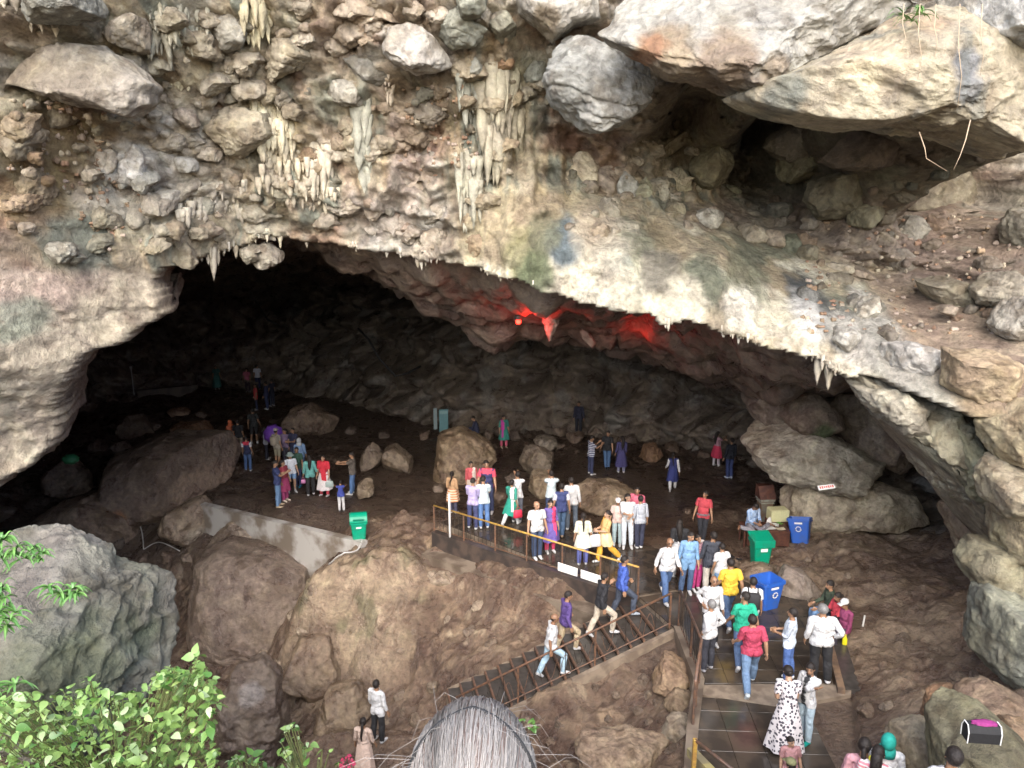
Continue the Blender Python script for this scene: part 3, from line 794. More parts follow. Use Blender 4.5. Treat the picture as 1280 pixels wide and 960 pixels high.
# ================================================================ ROCKS
def cube_sphere(n):
    g = np.linspace(-1, 1, n + 1)
    a, b = np.meshgrid(g, g)
    a, b = np.tan(a * math.pi / 4), np.tan(b * math.pi / 4)
    o = np.ones_like(a)
    V, Fq = [], []
    for k, P in enumerate(((a, b, o), (-a, b, -o), (o, a, b), (-o, -a, b), (b, o, a), (-b, -o, a))):
        P = np.stack(P, -1).reshape(-1, 3)
        Fq.append(grid_faces(n + 1, n + 1) + len(V) * (n + 1) ** 2)
        V.append(P)
    V = np.concatenate(V); V /= np.linalg.norm(V, axis=1)[:, None]
    Fq = np.concatenate(Fq)
    q = np.round(V * 1e5).astype(np.int64)
    _, idx, inv = np.unique(q, axis=0, return_index=True, return_inverse=True)
    Fq = inv.ravel()[Fq]
    V = V[idx]
    # outward faces
    c = V[Fq].mean(1); nrm = np.cross(V[Fq[:, 1]] - V[Fq[:, 0]], V[Fq[:, 2]] - V[Fq[:, 0]])
    w = (c * nrm).sum(1) < 0
    Fq[w] = Fq[w][:, ::-1]
    return V, Fq
_CS = {n: cube_sphere(n) for n in (6, 10, 18, 32, 56, 100)}
def ell(cx_, cy_, rx, ry, tilt=0, n=16, jag=.08):
    t = math.radians(tilt)
    out = []
    for k in range(n):
        a = 2 * math.pi * k / n
        j = 1 + jag * math.sin(3 * a + cx_) + jag * .6 * math.sin(5 * a + cy_)
        x, y = rx * j * math.cos(a), ry * j * math.sin(a)
        out.append((cx_ + x * math.cos(t) - y * math.sin(t), cy_ + x * math.sin(t) + y * math.cos(t)))
    return out
_rs = [100]
def rock(poly, Y, thick, col, name='boulder', mat=None, parent=None, seed=None, facets=7, roughn=1.0, lean=0.0, strata=0.0, col2=None, ground=False, boxy=2.6, n=None, patches=(), streak=0, **tags):
    """a boulder with the outline seen in the photograph, its own distance Y and thickness (m, front to back)"""
    _rs[0] += 1
    sd_ = _rs[0] if seed is None else seed
    r_ = np.random.default_rng(sd_)
    poly = np.asarray(poly, float)
    W = np.array([at(a, b, Y) for a, b in poly])
    lo, hi = W.min(0), W.max(0)
    c = (lo + hi) / 2; c[1] = Y
    rel = W[:, [0, 2]] - c[[0, 2]]
    th = np.arctan2(rel[:, 1], rel[:, 0]); rr = np.hypot(rel[:, 0], rel[:, 1])
    o = np.argsort(th); th, rr = th[o], rr[o]
    # densify along straight edges
    pts = rel[o]
    dens = np.concatenate([pts[i] + (pts[(i + 1) % len(pts)] - pts[i]) * t for i in range(len(pts)) for t in np.linspace(0, 1, 8, endpoint=False)[:, None]]).reshape(-1, 2)
    th, rr = np.arctan2(dens[:, 1], dens[:, 0]), np.hypot(dens[:, 0], dens[:, 1])
    o = np.argsort(th); th, rr = th[o], rr[o]
    size = float(rr.mean())
    if n is None:
        pxs = size / m_per_px(c)
        n = 10 if pxs < 9 else 18 if pxs < 24 else 32 if pxs < 50 else 56 if pxs < 110 else 100
    D, Fq = _CS[n]
    ang = np.arctan2(D[:, 2], D[:, 0])
    R = np.interp(ang, np.concatenate([th - 2 * math.pi, th, th + 2 * math.pi]), np.tile(rr, 3))
    dy = np.abs(D[:, 1])
    hz_ = np.hypot(D[:, 0], D[:, 2])
    s_ = (1 - dy ** boxy) ** (1 / boxy)
    V = np.stack([np.cos(ang) * R * s_, np.sign(D[:, 1]) * dy ** .8 * thick / 2, np.sin(ang) * R * s_], -1)
    sc = np.array([size, thick / 2, size])
    U = V / sc
    for k in range(facets):
        nv = r_.normal(size=3); nv[1] = -abs(nv[1]) if r_.random() < .8 else nv[1]; nv /= np.linalg.norm(nv)
        h = r_.uniform(.55, .85)
        over = np.maximum(0, U @ nv - h)
        U = U - over[:, None] * nv * .85
    V = U * sc
    P0 = V + c
    nd_ = D / np.linalg.norm(D / sc, axis=1)[:, None] / sc
    nd_ = nd_ / np.linalg.norm(nd_, axis=1)[:, None]
    f = 1.0 / max(size, .12)
    q1, q2, qi = worley(P0 * f * 1.3 + 5.3 * sd_, sd_)
    dd = size * roughn * (.10 * fbm(P0 * f * 1.4, 4, sd_) + .09 * (np.clip(q2 - q1, 0, .35) - .15) + .05 * (fbm(P0 * f * 2.6, 4, sd_ + 3, ridged=True) - .3))
    dd += .035 * fbm(P0 * 5, 3, sd_) + roughn * (.030 * fbm(P0 * np.array([2.2, 2.2, 3.4]) + sd_, 5, sd_ + 6, ridged=True, gain=.6) + .03 * np.clip(worley(P0 * np.array([2.4, 2.4, 3.6]) + .5 * fbm(P0 * 1.5, 2, 4)[..., None], sd_ + 2)[2] - .3, 0, .5))
    if strata:
        tl_ = .25 * P0[:, 0] + P0[:, 2] + .25 * size * fbm(P0 * f, 3, sd_ + 1)
        ph = (tl_ / (size * .32)) % 1
        dd -= strata * size * np.exp(-((ph - .5) / .10) ** 2)
    V = V + nd_ * dd[:, None]
    V[:, 1] += lean * V[:, 2]
    if ground:
        pass
    P = V + c
    col = np.asarray(col, float)
    c2 = np.asarray(col2 if col2 is not None else col * np.array([.72, .68, .62]), float)
    C = np.ones(P.shape) * col
    C = mix(C, c2, .8 * sstep(-.02, .25, fbm(P0 * f * 1.1, 4, sd_ + 9)))
    C = mix(C, col * 1.25, .6 * sstep(.05, .28, fbm(P0 * f * 2.1, 4, sd_ + 10)))
    C = mix(C, col * np.array([.55, .5, .45]), .7 * sstep(.10, .26, fbm(P0 * 2.6, 5, sd_ + 11)))
    for (a, b, rad, pc, w) in patches:
        q = at(a, b, Y); rm_ = rad * m_per_px(q)
        d = np.hypot(P[:, 0] - q[0], P[:, 2] - q[2]) / rm_ + .4 * fbm(P0 * 1.4 / rm_, 3, sd_ + 5)
        C = mix(C, np.asarray(pc), w * (1 - sstep(.5, 1.05, d)))
    if streak:
        C = mix(C, np.array([.15, .165, .155]), streak * sstep(.08, .25, fbm(P0 * np.array([2.2, 1, .3]), 4, sd_ + 2)))
    me = mesh_np(name, V, Fq, mat or M_ROCK, np.clip(C * (.80 if Y < 18.5 else 1), .015, .85))
    ob = new_obj(name, me, parent, **tags)
    ob.location = c
    return ob
GREY, LGREY, OLIVE, TANC, CREAM, BROWNC, WHITEC = (.33, .33, .30), (.47, .465, .435), (.17, .165, .105), (.30, .225, .15), (.52, .45, .33), (.17, .115, .08), (.72, .70, .67)
GRN = (.24, .27, .225)
def ccol(px, py):
    q = on_cliff(px, py)
    j = int(np.argmin(abs(cx - q[0]))); i = int(np.argmin(abs(cz - q[2])))
    return CC[max(i - 4, 0):i + 5, max(j - 4, 0):j + 5].reshape(-1, 3).mean(0) / .80
pal_s = [(.34, .33, .30), (.40, .38, .34), (.30, .24, .17), (.36, .29, .22)]
# ---- stones bedded in the cliff: parts of the cliff
def crock(poly, out, thick, col, **k):
    a = np.mean([p[0] for p in poly]); b = np.mean([p[1] for p in poly])
    q = on_cliff(a, b)
    k['facets'] = k.get('facets', 7) + 4
    col = np.asarray(col) * .68 + ccol(a, b) * .32
    return rock(poly, q[1] - out * .62, thick, col, parent=cliff, **k)
crock([(-10, 72), (60, 56), (130, 60), (168, 84), (194, 108), (190, 130), (168, 148), (110, 130), (40, 112), (-10, 100)], 1.3, 1.6, (.36, .345, .31), facets=2, lean=.25, patches=[(40, 85, 40, (.25, .21, .15), .8)])
crock(ell(157, 88, 19, 10, 10), 1.25, .5, LGREY, facets=4)
crock([(-10, -20), (150, -20), (115, 15), (60, 24), (35, 23), (-10, 10)], .8, 1.4, (.22, .24, .225), facets=4)
crock([(118, 32), (150, 17), (185, 25), (202, 45), (186, 64), (150, 62)], .4, 1.1, (.36, .32, .27))
crock([(262, 20), (290, 12), (310, 30), (305, 55), (280, 63), (262, 45)], .35, .8, (.33, .33, .30))
crock([(316, 60), (340, 40), (370, 45), (402, 62), (372, 82), (340, 102), (320, 98)], .5, 1.0, (.40, .36, .28), strata=.06, lean=.3)
crock([(460, 50), (480, 32), (512, 30), (542, 48), (568, 80), (542, 89), (518, 91), (492, 76)], 1.15, 1.3, (.48, .475, .45), facets=3, lean=.2)
crock([(428, 95), (435, 65), (460, 54), (490, 72), (504, 96), (490, 112), (450, 106)], .1, 1.0, (.26, .26, .245), facets=6)
crock([(392, 122), (410, 104), (440, 98), (472, 118), (446, 132), (420, 129)], .45, .8, (.38, .37, .34))
crock([(256, 160), (275, 134), (312, 124), (332, 140), (338, 168), (318, 192), (284, 192)], .6, 1.2, (.40, .36, .28), facets=6, strata=.03)
crock([(138, 186), (165, 177), (183, 190), (178, 215), (198, 236), (160, 237), (145, 215)], .2, .5, WHITEC, roughn=.5)
crock(ell(231, 205, 15, 9, 5), .3, .5, LGREY)
crock([(178, 260), (205, 236), (226, 240), (215, 262), (190, 275)], .25, .6, (.55, .52, .46), facets=5)
crock([(540, 20), (560, 4), (592, 10), (612, 35), (590, 56), (555, 59), (545, 40)], .6, 1.1, GRN, strata=.04)
crock([(562, -6), (614, -6), (607, 18), (580, 21)], .9, 1.0, GRN)
crock(ell(590, 84, 22, 20, 30), .4, .8, (.31, .33, .31))
crock(ell(628, 32, 17, 26, 0), .5, .8, (.24, .26, .22))
crock(ell(628, 78, 14, 11, 0), .3, .5, (.36, .2, .12))
crock([(646, -10), (752, -10), (748, 22), (715, 30), (692, 49), (672, 30), (652, 15)], 1.3, 1.6, (.47, .47, .44), facets=5, patches=[(680, 35, 22, (.22, .17, .11), .8)])
crock(ell(693, 62, 9, 14, 0), .7, .5, (.35, .33, .28))
crock(ell(668, 92, 14, 20, 0), .3, .7, (.25, .28, .26))
# shelf and alcove stones
crock([(860, 272), (884, 261), (906, 267), (896, 286), (870, 289)], .5, .8, (.52, .51, .45), facets=5)
crock(ell(938, 292, 26, 11, 12), .5, .9, (.42, .37, .29))
crock(ell(968, 300, 22, 9, 18), .6, .7, (.38, .31, .24))
crock(ell(1052, 335, 22, 5, 8), .4, .6, (.52, .46, .36), facets=3)
crock(ell(1075, 343, 20, 4, 15), .4, .5, (.33, .26, .2), facets=3)
crock(ell(1140, 288, 27, 19, 8), .6, 1.0, (.25, .25, .215), strata=.05)
crock([(1112, 330), (1116, 308), (1145, 312), (1150, 335), (1130, 346)], .4, .7, (.34, .31, .26), facets=5)
crock([(1152, 350), (1185, 344), (1226, 370), (1212, 390), (1180, 381), (1160, 366)], .7, 1.2, (.30, .275, .2), facets=5)
crock([(1222, 362), (1248, 340), (1295, 343), (1300, 378), (1252, 386), (1230, 380)], 1.0, 1.3, (.36, .335, .265), strata=.04)
crock([(1248, 408), (1268, 376), (1310, 374), (1310, 422), (1260, 422)], 1.0, 1.3, (.42, .40, .36))
crock(ell(1186, 388, 17, 5, 10), .9, .4, (.38, .32, .25))
crock([(1264, 285), (1278, 260), (1310, 258), (1310, 318), (1270, 312)], 1.0, 1.5, (.30, .29, .24))
crock(ell(1236, 332, 15, 11, -10), .4, .6, (.27, .24, .2))
crock([(1066, 404), (1080, 368), (1098, 372), (1094, 395), (1080, 408)], .3, .7, (.58, .53, .44))
crock([(1042, 428), (1052, 408), (1078, 412), (1074, 434), (1056, 440)], .35, .7, (.50, .48, .43))
crock([(1098, 455), (1100, 430), (1140, 428), (1200, 450), (1190, 472), (1130, 470)], .2, .9, (.50, .48, .45), facets=6)
crock([(1185, 485), (1190, 432), (1240, 440), (1290, 470), (1290, 525), (1240, 510)], .2, 1.2, (.45, .35, .22), facets=6)
crock(ell(890, 206, 36, 28, 10), .8, 1.6, (.17, .155, .095), roughn=.9)
crock(ell(1000, 206, 26, 24, 0), .5, 1.2, (.15, .14, .09))
crock([(1010, 250), (1020, 222), (1080, 212), (1100, 240), (1080, 272), (1030, 275)], .4, 1.4, (.155, .145, .10), facets=6)
crock([(1118, 255), (1140, 225), (1222, 208), (1240, 240), (1195, 287), (1150, 272)], .6, 1.6, (.165, .15, .105), facets=6)
crock(ell(1085, 270, 26, 16, -10), .5, .8, (.21, .2, .13))
crock(ell(990, 306, 17, 14, 0), .5, .7, (.09, .115, .08))
crock(ell(1012, 318, 14, 11, 0), .5, .6, (.22, .2, .14))
crock(ell(975, 265, 15, 16, 0), .4, .7, (.07, .08, .07))
crock([(812, 198), (835, 178), (862, 160), (862, 175), (838, 192), (822, 203)], .9, .6, (.24, .21, .15), facets=3)
crock(ell(990, 178, 40, 22, 10), .3, 1.0, (.10, .085, .065))
crock(ell(1090, 185, 70, 24, -8), .4, 1.4, (.125, .095, .075))
for a, b, rx, ry, cc_ in ((726, 222, 20, 34, CREAM), (760, 232, 16, 24, (.4, .34, .28)), (782, 236, 14, 24, (.33, .36, .36)), (804, 242, 10, 22, (.35, .36, .26)), (826, 240, 12, 22, (.4, .38, .28)), (850, 236, 12, 26, (.36, .35, .26)), (842, 262, 12, 14, (.3, .26, .18)), (912, 242, 10, 14, (.25, .27, .2))):
    crock(ell(a, b, rx, ry, 0), .3, .7, cc_, roughn=1.2)
# larger slabs bedded flush in the face, dipping with the strata
_sr = np.random.default_rng(21)
for (x0, y0, x1, y1, k_) in ((195, 60, 340, 140, 8), (330, 5, 470, 60, 9), (200, 130, 330, 240, 8), (380, 120, 560, 310, 20), (0, 110, 140, 330, 10), (90, 250, 330, 330, 12), (540, 60, 700, 240, 12), (430, 5, 560, 60, 6), (690, 180, 860, 260, 8), (100, 20, 330, 110, 8)):
    for _ in range(k_):
        a, b = _sr.uniform(x0, x1), _sr.uniform(y0, y1)
        sz = _sr.uniform(14, 34)
        q = csurf(a, b)
        c_ = ccol(a, b) * _sr.uniform(.85, 1.2) * .75 + np.array(pal_s[int(_sr.integers(len(pal_s)))]) * .25
        rock(ell(a, b, sz, sz * _sr.uniform(.4, .75), _sr.uniform(-40, 15), n=11, jag=.28), q[1] + .30 * sz * .018, sz * .024, c_, name='stone', parent=cliff, facets=14, roughn=1.5, boxy=3.4, strata=.03 if _sr.random() < .4 else 0, lean=.25)
# many smaller bedded stones, scattered where the photograph shows rubble
zones = [(20, 120, 300, 290, 22), (200, 10, 420, 130, 16), (340, 120, 520, 290, 20), (480, 100, 640, 310, 18), (540, 0, 700, 130, 9), (230, 220, 420, 300, 14), (0, 200, 120, 330, 7), (1000, 270, 1260, 420, 30), (700, 180, 960, 290, 20), (940, 180, 1260, 290, 16)]
pal = [(.34, .29, .22), (.30, .29, .255), (.35, .31, .26), (.24, .17, .115), (.28, .175, .115), (.33, .265, .22), (.36, .34, .30), (.21, .225, .19)]
for (x0, y0, x1, y1, k_) in zones:
    for _ in range(k_):
        a, b = random.uniform(x0, x1), random.uniform(y0, y1)
        sz = random.choice((4, 5, 6, 7, 8, 10, 13, 17))
        q = csurf(a, b)
        asp = random.uniform(.45, .8)
        dark_ = .5 if (x0 >= 940 and y0 < 200) else .72 if x0 > 690 else 1.0  # alcove stones darkened in colour, in place of the overhang's shade
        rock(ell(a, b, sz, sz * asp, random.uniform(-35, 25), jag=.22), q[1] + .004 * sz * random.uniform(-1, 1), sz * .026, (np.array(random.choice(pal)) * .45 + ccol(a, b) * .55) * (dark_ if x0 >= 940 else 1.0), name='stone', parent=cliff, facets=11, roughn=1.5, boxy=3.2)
# ---- great blocks jutting from the cliff: things
rock([(690, 76), (704, 50), (742, 34), (790, 60), (813, 98), (809, 130), (772, 158), (738, 171), (718, 150), (690, 126), (680, 100)], 15.6, 2.4, (.36, .36, .34), name='hanging_boulder', facets=6, strata=.05, lean=.25, streak=.3, category='boulder', label='grey faceted boulder hanging from the cliff with a layered lower edge')
rock([(752, 44), (775, 6), (800, -45), (1150, -60), (1136, 8), (1085, 42), (1000, 84), (955, 106), (922, 127), (880, 110), (832, 102), (800, 78)], 13.6, 3.2, (.36, .35, .315), name='overhanging_boulder', facets=5, lean=.75, roughn=1.0, boxy=2.2, strata=.018, category='boulder', label='huge pale boulder overhanging at the top with a brown underside',
     patches=[(820, 80, 45, (.25, .19, .13), .9), (880, 95, 45, (.24, .18, .13), .9), (930, 112, 25, (.24, .19, .14), .9), (805, 70, 20, (.28, .15, .09), .9)])
rock([(915, 122), (955, 103), (1050, 60), (1122, 24), (1180, 14), (1360, 40), (1380, 200), (1240, 196), (1180, 172), (1110, 156), (1060, 164), (1000, 156), (940, 138)], 12.8, 3.6, (.38, .335, .25), name='overhanging_boulder', facets=5, lean=.55, roughn=1.0, boxy=2.4, streak=.5, strata=.015, category='boulder', label='long cream boulder with dark water stains above the shadowed alcove',
     patches=[(1137, 105, 22, (.20, .205, .215), .95), (1140, 130, 20, (.22, .225, .23), .9), (1255, 100, 24, (.19, .215, .2), .9), (1110, 45, 30, (.36, .27, .18), .8), (960, 125, 28, (.14, .15, .13), .8), (1050, 95, 40, (.56, .47, .33), .6)])
rock([(1150, 34), (1180, -30), (1380, -40), (1380, 95), (1262, 68), (1204, 46)], 12.0, 2.2, (.33, .30, .25), name='overhanging_boulder', facets=4, lean=.5, roughn=.6, category='boulder', label='cream and grey boulder in the top right corner above the stained block', patches=[(1230, 40, 50, (.52, .52, .5), .7), (1180, 20, 25, (.33, .26, .18), .8)])
# ---- rock masses under the right-hand shelf
rock([(932, 556), (944, 530), (990, 524), (1060, 558), (1112, 580), (1132, 600), (1082, 616), (1020, 606), (960, 592)], 22.4, 2.8, (.46, .41, .315), name='boulder', facets=4, category='boulder', label='wide grey boulder resting over the tan rock beside the pedestal', strata=.03)
rock([(958, 478), (1012, 486), (1042, 508), (1047, 530), (1012, 545), (984, 530), (964, 506)], 22.8, 2.4, (.24, .185, .135), name='boulder', facets=5, category='boulder', label='brown boulder hanging under the ceiling with a green patch at its tip', patches=[(1012, 530, 16, (.12, .15, .07), .9)])
rock([(1030, 548), (1058, 498), (1102, 492), (1160, 560), (1190, 585), (1130, 588), (1070, 568)], 22.8, 2.4, (.34, .27, .2), name='boulder', facets=5, category='boulder', label='smooth brown rock wedged between the two boulders under the shelf')
rock([(962, 622), (984, 598), (1040, 608), (1100, 606), (1144, 622), (1156, 646), (1112, 657), (1062, 652), (1030, 672), (990, 667), (982, 642)], 22.3, 2.2, (.50, .42, .30), name='boulder', facets=5, category='boulder', label='light tan rock behind the table with an undercut lower edge')
rock([(1058, 460), (1100, 478), (1190, 505), (1250, 530), (1270, 600), (1300, 720), (1242, 690), (1204, 645), (1192, 605), (1150, 572), (1108, 532), (1082, 498)], 14.9, 2.6, (.40, .36, .26), name='rock_buttress', facets=0, boxy=2.0, roughn=1.5, category='rock buttress', label='slanting greenish rock buttress under the right end of the shelf', patches=[(1150, 530, 40, (.38, .35, .27), .8), (1120, 500, 30, (.40, .37, .29), .7), (1210, 560, 40, (.2, .19, .11), .7)], streak=.3)
for pl_, y_, c_, lab in (([(1062, 466), (1100, 474), (1140, 500), (1150, 540), (1115, 535), (1082, 500)], 14.3, (.42, .385, .30), 'pale ribbed rock at the upper end of the slanting buttress'),
                     ([(1130, 505), (1180, 505), (1215, 545), (1205, 585), (1165, 565), (1138, 540)], 14.1, (.38, .35, .25), 'middle tan rock fused into the slanting buttress'),
                     ([(1185, 520), (1240, 532), (1256, 590), (1245, 640), (1205, 610), (1192, 565)], 13.9, (.33, .31, .2), 'olive rock fused into the lower end of the slanting buttress')):
    rock(pl_, y_, 1.6, c_, facets=3, roughn=1.6, streak=.4, category='boulder', label=lab)
rock([(1186, 642), (1200, 606), (1250, 615), (1300, 660), (1300, 745), (1240, 724), (1208, 694)], 16.4, 2.0, (.36, .28, .19), name='boulder', facets=5, category='boulder', label='brown boulder at the foot of the slanting buttress')
rock([(1238, 536), (1290, 500), (1330, 520), (1330, 578), (1252, 578), (1242, 562)], 12.4, 1.6, (.45, .37, .24), name='boulder', facets=6, category='boulder', label='topmost cream rock of the stacked pillar at the right edge')
rock([(1238, 598), (1258, 572), (1330, 572), (1330, 650), (1262, 650), (1240, 628)], 12.3, 1.7, (.42, .36, .25), name='boulder', facets=6, category='boulder', label='middle cream rock of the stacked pillar at the right edge')
rock([(1250, 640), (1330, 640), (1330, 705), (1262, 700)], 12.6, 1.6, (.40, .34, .22), name='boulder', facets=6, category='boulder', label='lower tan rock of the stacked pillar at the right edge')
rock([(1203, 702), (1224, 678), (1290, 688), (1330, 740), (1240, 740), (1214, 724)], 12.9, 1.5, (.33, .30, .2), name='boulder', facets=5, category='boulder', label='flat tan rock lying on the big grey boulder at the right edge')
rock([(1226, 818), (1240, 748), (1300, 730), (1340, 760), (1340, 885), (1292, 864), (1250, 842)], 12.0, 2.2, (.30, .295, .22), name='boulder', facets=5, category='boulder', label='big grey green boulder at the right edge below the pillar', streak=.4)
rock([(930, 500), (965, 470), (1000, 480), (990, 530), (960, 540)], 23.5, 2.2, (.22, .175, .135), name='boulder', facets=5, category='boulder', label='dark brown rock at the edge of the red lit hollow')
# ---- boulders on the cave floor
def grock(poly, thick, col, dY=0.0, **k):
    a = np.mean([p[0] for p in poly]); b = max(p[1] for p in poly)
    q = on_ground(a, b - 2)
    k.setdefault('mat', M_WET)
    k.setdefault('name', 'boulder')
    if k.get('parent') is None: k.setdefault('category', 'boulder')
    return rock(poly, q[1] + thick * .35 + dY, thick, col, **k)
grock([(93, 612), (128, 577), (200, 552), (270, 552), (294, 575), (282, 606), (240, 627), (190, 644), (150, 642), (110, 628)], 4.2, (.17, .125, .095), facets=3, roughn=.6, lean=.5, label='broad flat wet boulder with orange stains on the left of the cave', patches=[(182, 622, 14, (.36, .17, .07), .9), (135, 622, 18, (.34, .27, .2), .8), (260, 600, 30, (.30, .21, .15), .7)])
grock([(58, 592), (84, 574), (106, 590), (112, 622), (80, 630), (60, 612)], 1.6, (.21, .15, .11), label='brown boulder with a green bundle on top beside the flat boulder')
grock([(30, 672), (58, 640), (110, 622), (162, 640), (184, 672), (150, 694), (80, 696)], 2.6, (.20, .145, .105), facets=5, label='low brown boulder in front of the flat boulder')
grock([(196, 684), (214, 630), (250, 624), (277, 655), (252, 682), (215, 694)], 1.9, (.28, .215, .155), facets=7, label='angular tan boulder beside the left end of the concrete wall', patches=[(255, 665, 16, (.45, .38, .29), .8)])
grock([(256, 694), (280, 648), (322, 660), (354, 692), (330, 710), (280, 706)], 1.7, (.24, .19, .145), facets=6, label='grey brown boulder below the concrete wall')
grock([(208, 748), (234, 706), (270, 692), (330, 698), (378, 720), (400, 770), (352, 802), (282, 828), (240, 803), (218, 782)], 3.4, (.19, .145, .115), facets=4, roughn=.5, lean=.35, label='large rounded mud coated boulder in the pit')
grock([(276, 985), (282, 872), (298, 836), (325, 828), (346, 850), (353, 900), (348, 985)], 1.6, (.15, .115, .09), dY=.2, facets=2, roughn=1.2, name='stalagmite', category='stalagmite', label='shiny wet rounded stalagmite rising from the pit', patches=[(322, 855, 18, (.32, .29, .27), .7)])
grock([(352, 850), (372, 800), (410, 800), (430, 850), (400, 880)], 1.5, (.20, .145, .1), facets=3, label='rounded muddy rock at the foot of the dripstone mound')
grock([(395, 905), (410, 865), (445, 858), (465, 885), (450, 915)], 1.4, (.25, .185, .125), facets=2, label='pale muddy hump beside the man in the pit')
grock([(142, 552), (154, 520), (176, 519), (192, 550)], 1.6, (.17, .125, .09), label='pointed brown rock behind the flat boulder')
grock([(202, 550), (220, 530), (265, 529), (282, 546), (242, 557)], 1.8, (.24, .14, .085), label='orange brown rock behind the flat boulder')
grock(ell(223, 517, 13, 7), 1.0, (.27, .17, .11), label='small orange rock on the dark floor at the back left')
grock([(343, 548), (364, 511), (386, 507), (407, 519), (428, 528), (406, 548)], 2.2, (.20, .145, .105), label='pale brown rock behind the crowd with a sloping right side')
grock([(476, 594), (480, 562), (492, 556), (522, 580), (518, 594)], 1.5, (.21, .165, .12), label='pointed rock, right of the pair by the man taking a photo')
grock(ell(465, 575, 14, 18), 1.2, (.18, .14, .105), label='rounded rock, left of the pair by the man taking a photo')
grock(ell(457, 612, 10, 15), .8, (.22, .175, .125), label='small pale rock behind the green bin on the wall')
grock([(543, 602), (549, 545), (575, 536), (612, 555), (632, 592), (602, 603), (560, 606)], 2.4, (.25, .185, .125), facets=4, label='large tan boulder behind the group at the railing')
grock([(648, 582), (658, 556), (680, 549), (697, 580), (692, 602), (665, 602)], 1.6, (.20, .16, .12), label='grey brown boulder behind the man in the white shirt')
grock([(661, 616), (667, 584), (692, 590), (696, 616), (682, 627)], 1.2, (.33, .26, .18), label='light tan boulder in front of the grey brown one')
grock(ell(681, 556, 14, 12), 1.1, (.23, .195, .155), label='small grey rock behind the light tan boulder')
grock([(798, 576), (806, 556), (820, 555), (830, 572), (818, 580)], 1.1, (.27, .165, .1), label='small orange rock on the dark floor at the back')
grock([(712, 620), (735, 604), (768, 606), (800, 612), (806, 645), (762, 642), (722, 638)], 2.0, (.27, .205, .14), facets=4, label='low tan rock ledge behind the people on the path')
grock([(966, 740), (985, 711), (1006, 718), (1028, 742), (1000, 756)], 1.1, (.34, .28, .23), roughn=.8, label='shiny rounded rock beside the blue bin')
grock(ell(946, 722, 24, 15), 1.0, (.24, .18, .13), label='low rounded rock below the green bin by the table')
grock([(816, 856), (834, 820), (856, 822), (864, 852), (846, 874)], .9, (.36, .25, .16), mat=M_ROCK, facets=6, label='upper tan rock of the pile beside the walkway kerb')
grock([(826, 892), (846, 866), (868, 872), (866, 896)], .7, (.35, .26, .17), mat=M_ROCK, facets=6, label='orange tan rock in the middle of the pile by the walkway kerb')
grock([(828, 925), (840, 898), (864, 898), (866, 928)], .7, (.42, .35, .26), mat=M_ROCK, facets=6, label='palest rock of the pile beside the walkway kerb')
grock([(700, 975), (728, 932), (786, 926), (838, 940), (850, 985)], 1.5, (.36, .265, .18), mat=M_ROCK, facets=5, label='flat tan rock on the mud right of the grey haired person')
grock([(1160, 918), (1174, 870), (1200, 866), (1208, 900), (1186, 930)], .9, (.33, .20, .11), mat=M_ROCK, facets=4, label='upright orange brown rock left of the handbag')
grock([(1198, 908), (1214, 874), (1250, 864), (1300, 890), (1300, 935), (1230, 932)], 1.2, (.30, .215, .145), mat=M_ROCK, facets=4, label='flat brown rock behind the black handbag')
rock([(1160, 1010), (1188, 925), (1222, 904), (1262, 918), (1300, 950), (1310, 1010)], 7.6, 1.3, (.19, .17, .105), facets=3, roughn=.5, lean=.7, category='boulder', label='smooth green boulder under the black handbag')
rock([(1245, 935), (1262, 905), (1300, 915), (1300, 950)], 8.4, .6, (.34, .24, .15), facets=6, category='boulder', label='jagged tan rock at the right edge beside the handbag')
rock([(1108, 965), (1126, 920), (1170, 912), (1184, 940), (1160, 975)], 8.6, .9, (.36, .29, .19), facets=6, category='boulder', label='broken tan rock between the two girls and the man in white')
rock([(-60, 720), (-20, 692), (20, 686), (60, 706), (110, 732), (160, 756), (186, 760), (196, 780), (208, 805), (210, 840), (190, 870), (150, 890), (60, 910), (-60, 900)], 7.0, 2.0, (.21, .20, .16), facets=6, roughn=1.5, strata=.035, lean=.2, n=100, category='boulder', label='rough grey green boulder with leafy tufts in the lower left foreground', patches=[(120, 800, 60, (.14, .155, .09), .7), (70, 760, 40, (.15, .155, .10), .5), (60, 810, 34, (.10, .085, .065), .7), (40, 720, 50, (.27, .24, .21), .6), (185, 790, 30, (.27, .25, .21), .6), (150, 820, 34, (.13, .15, .10), .6)])
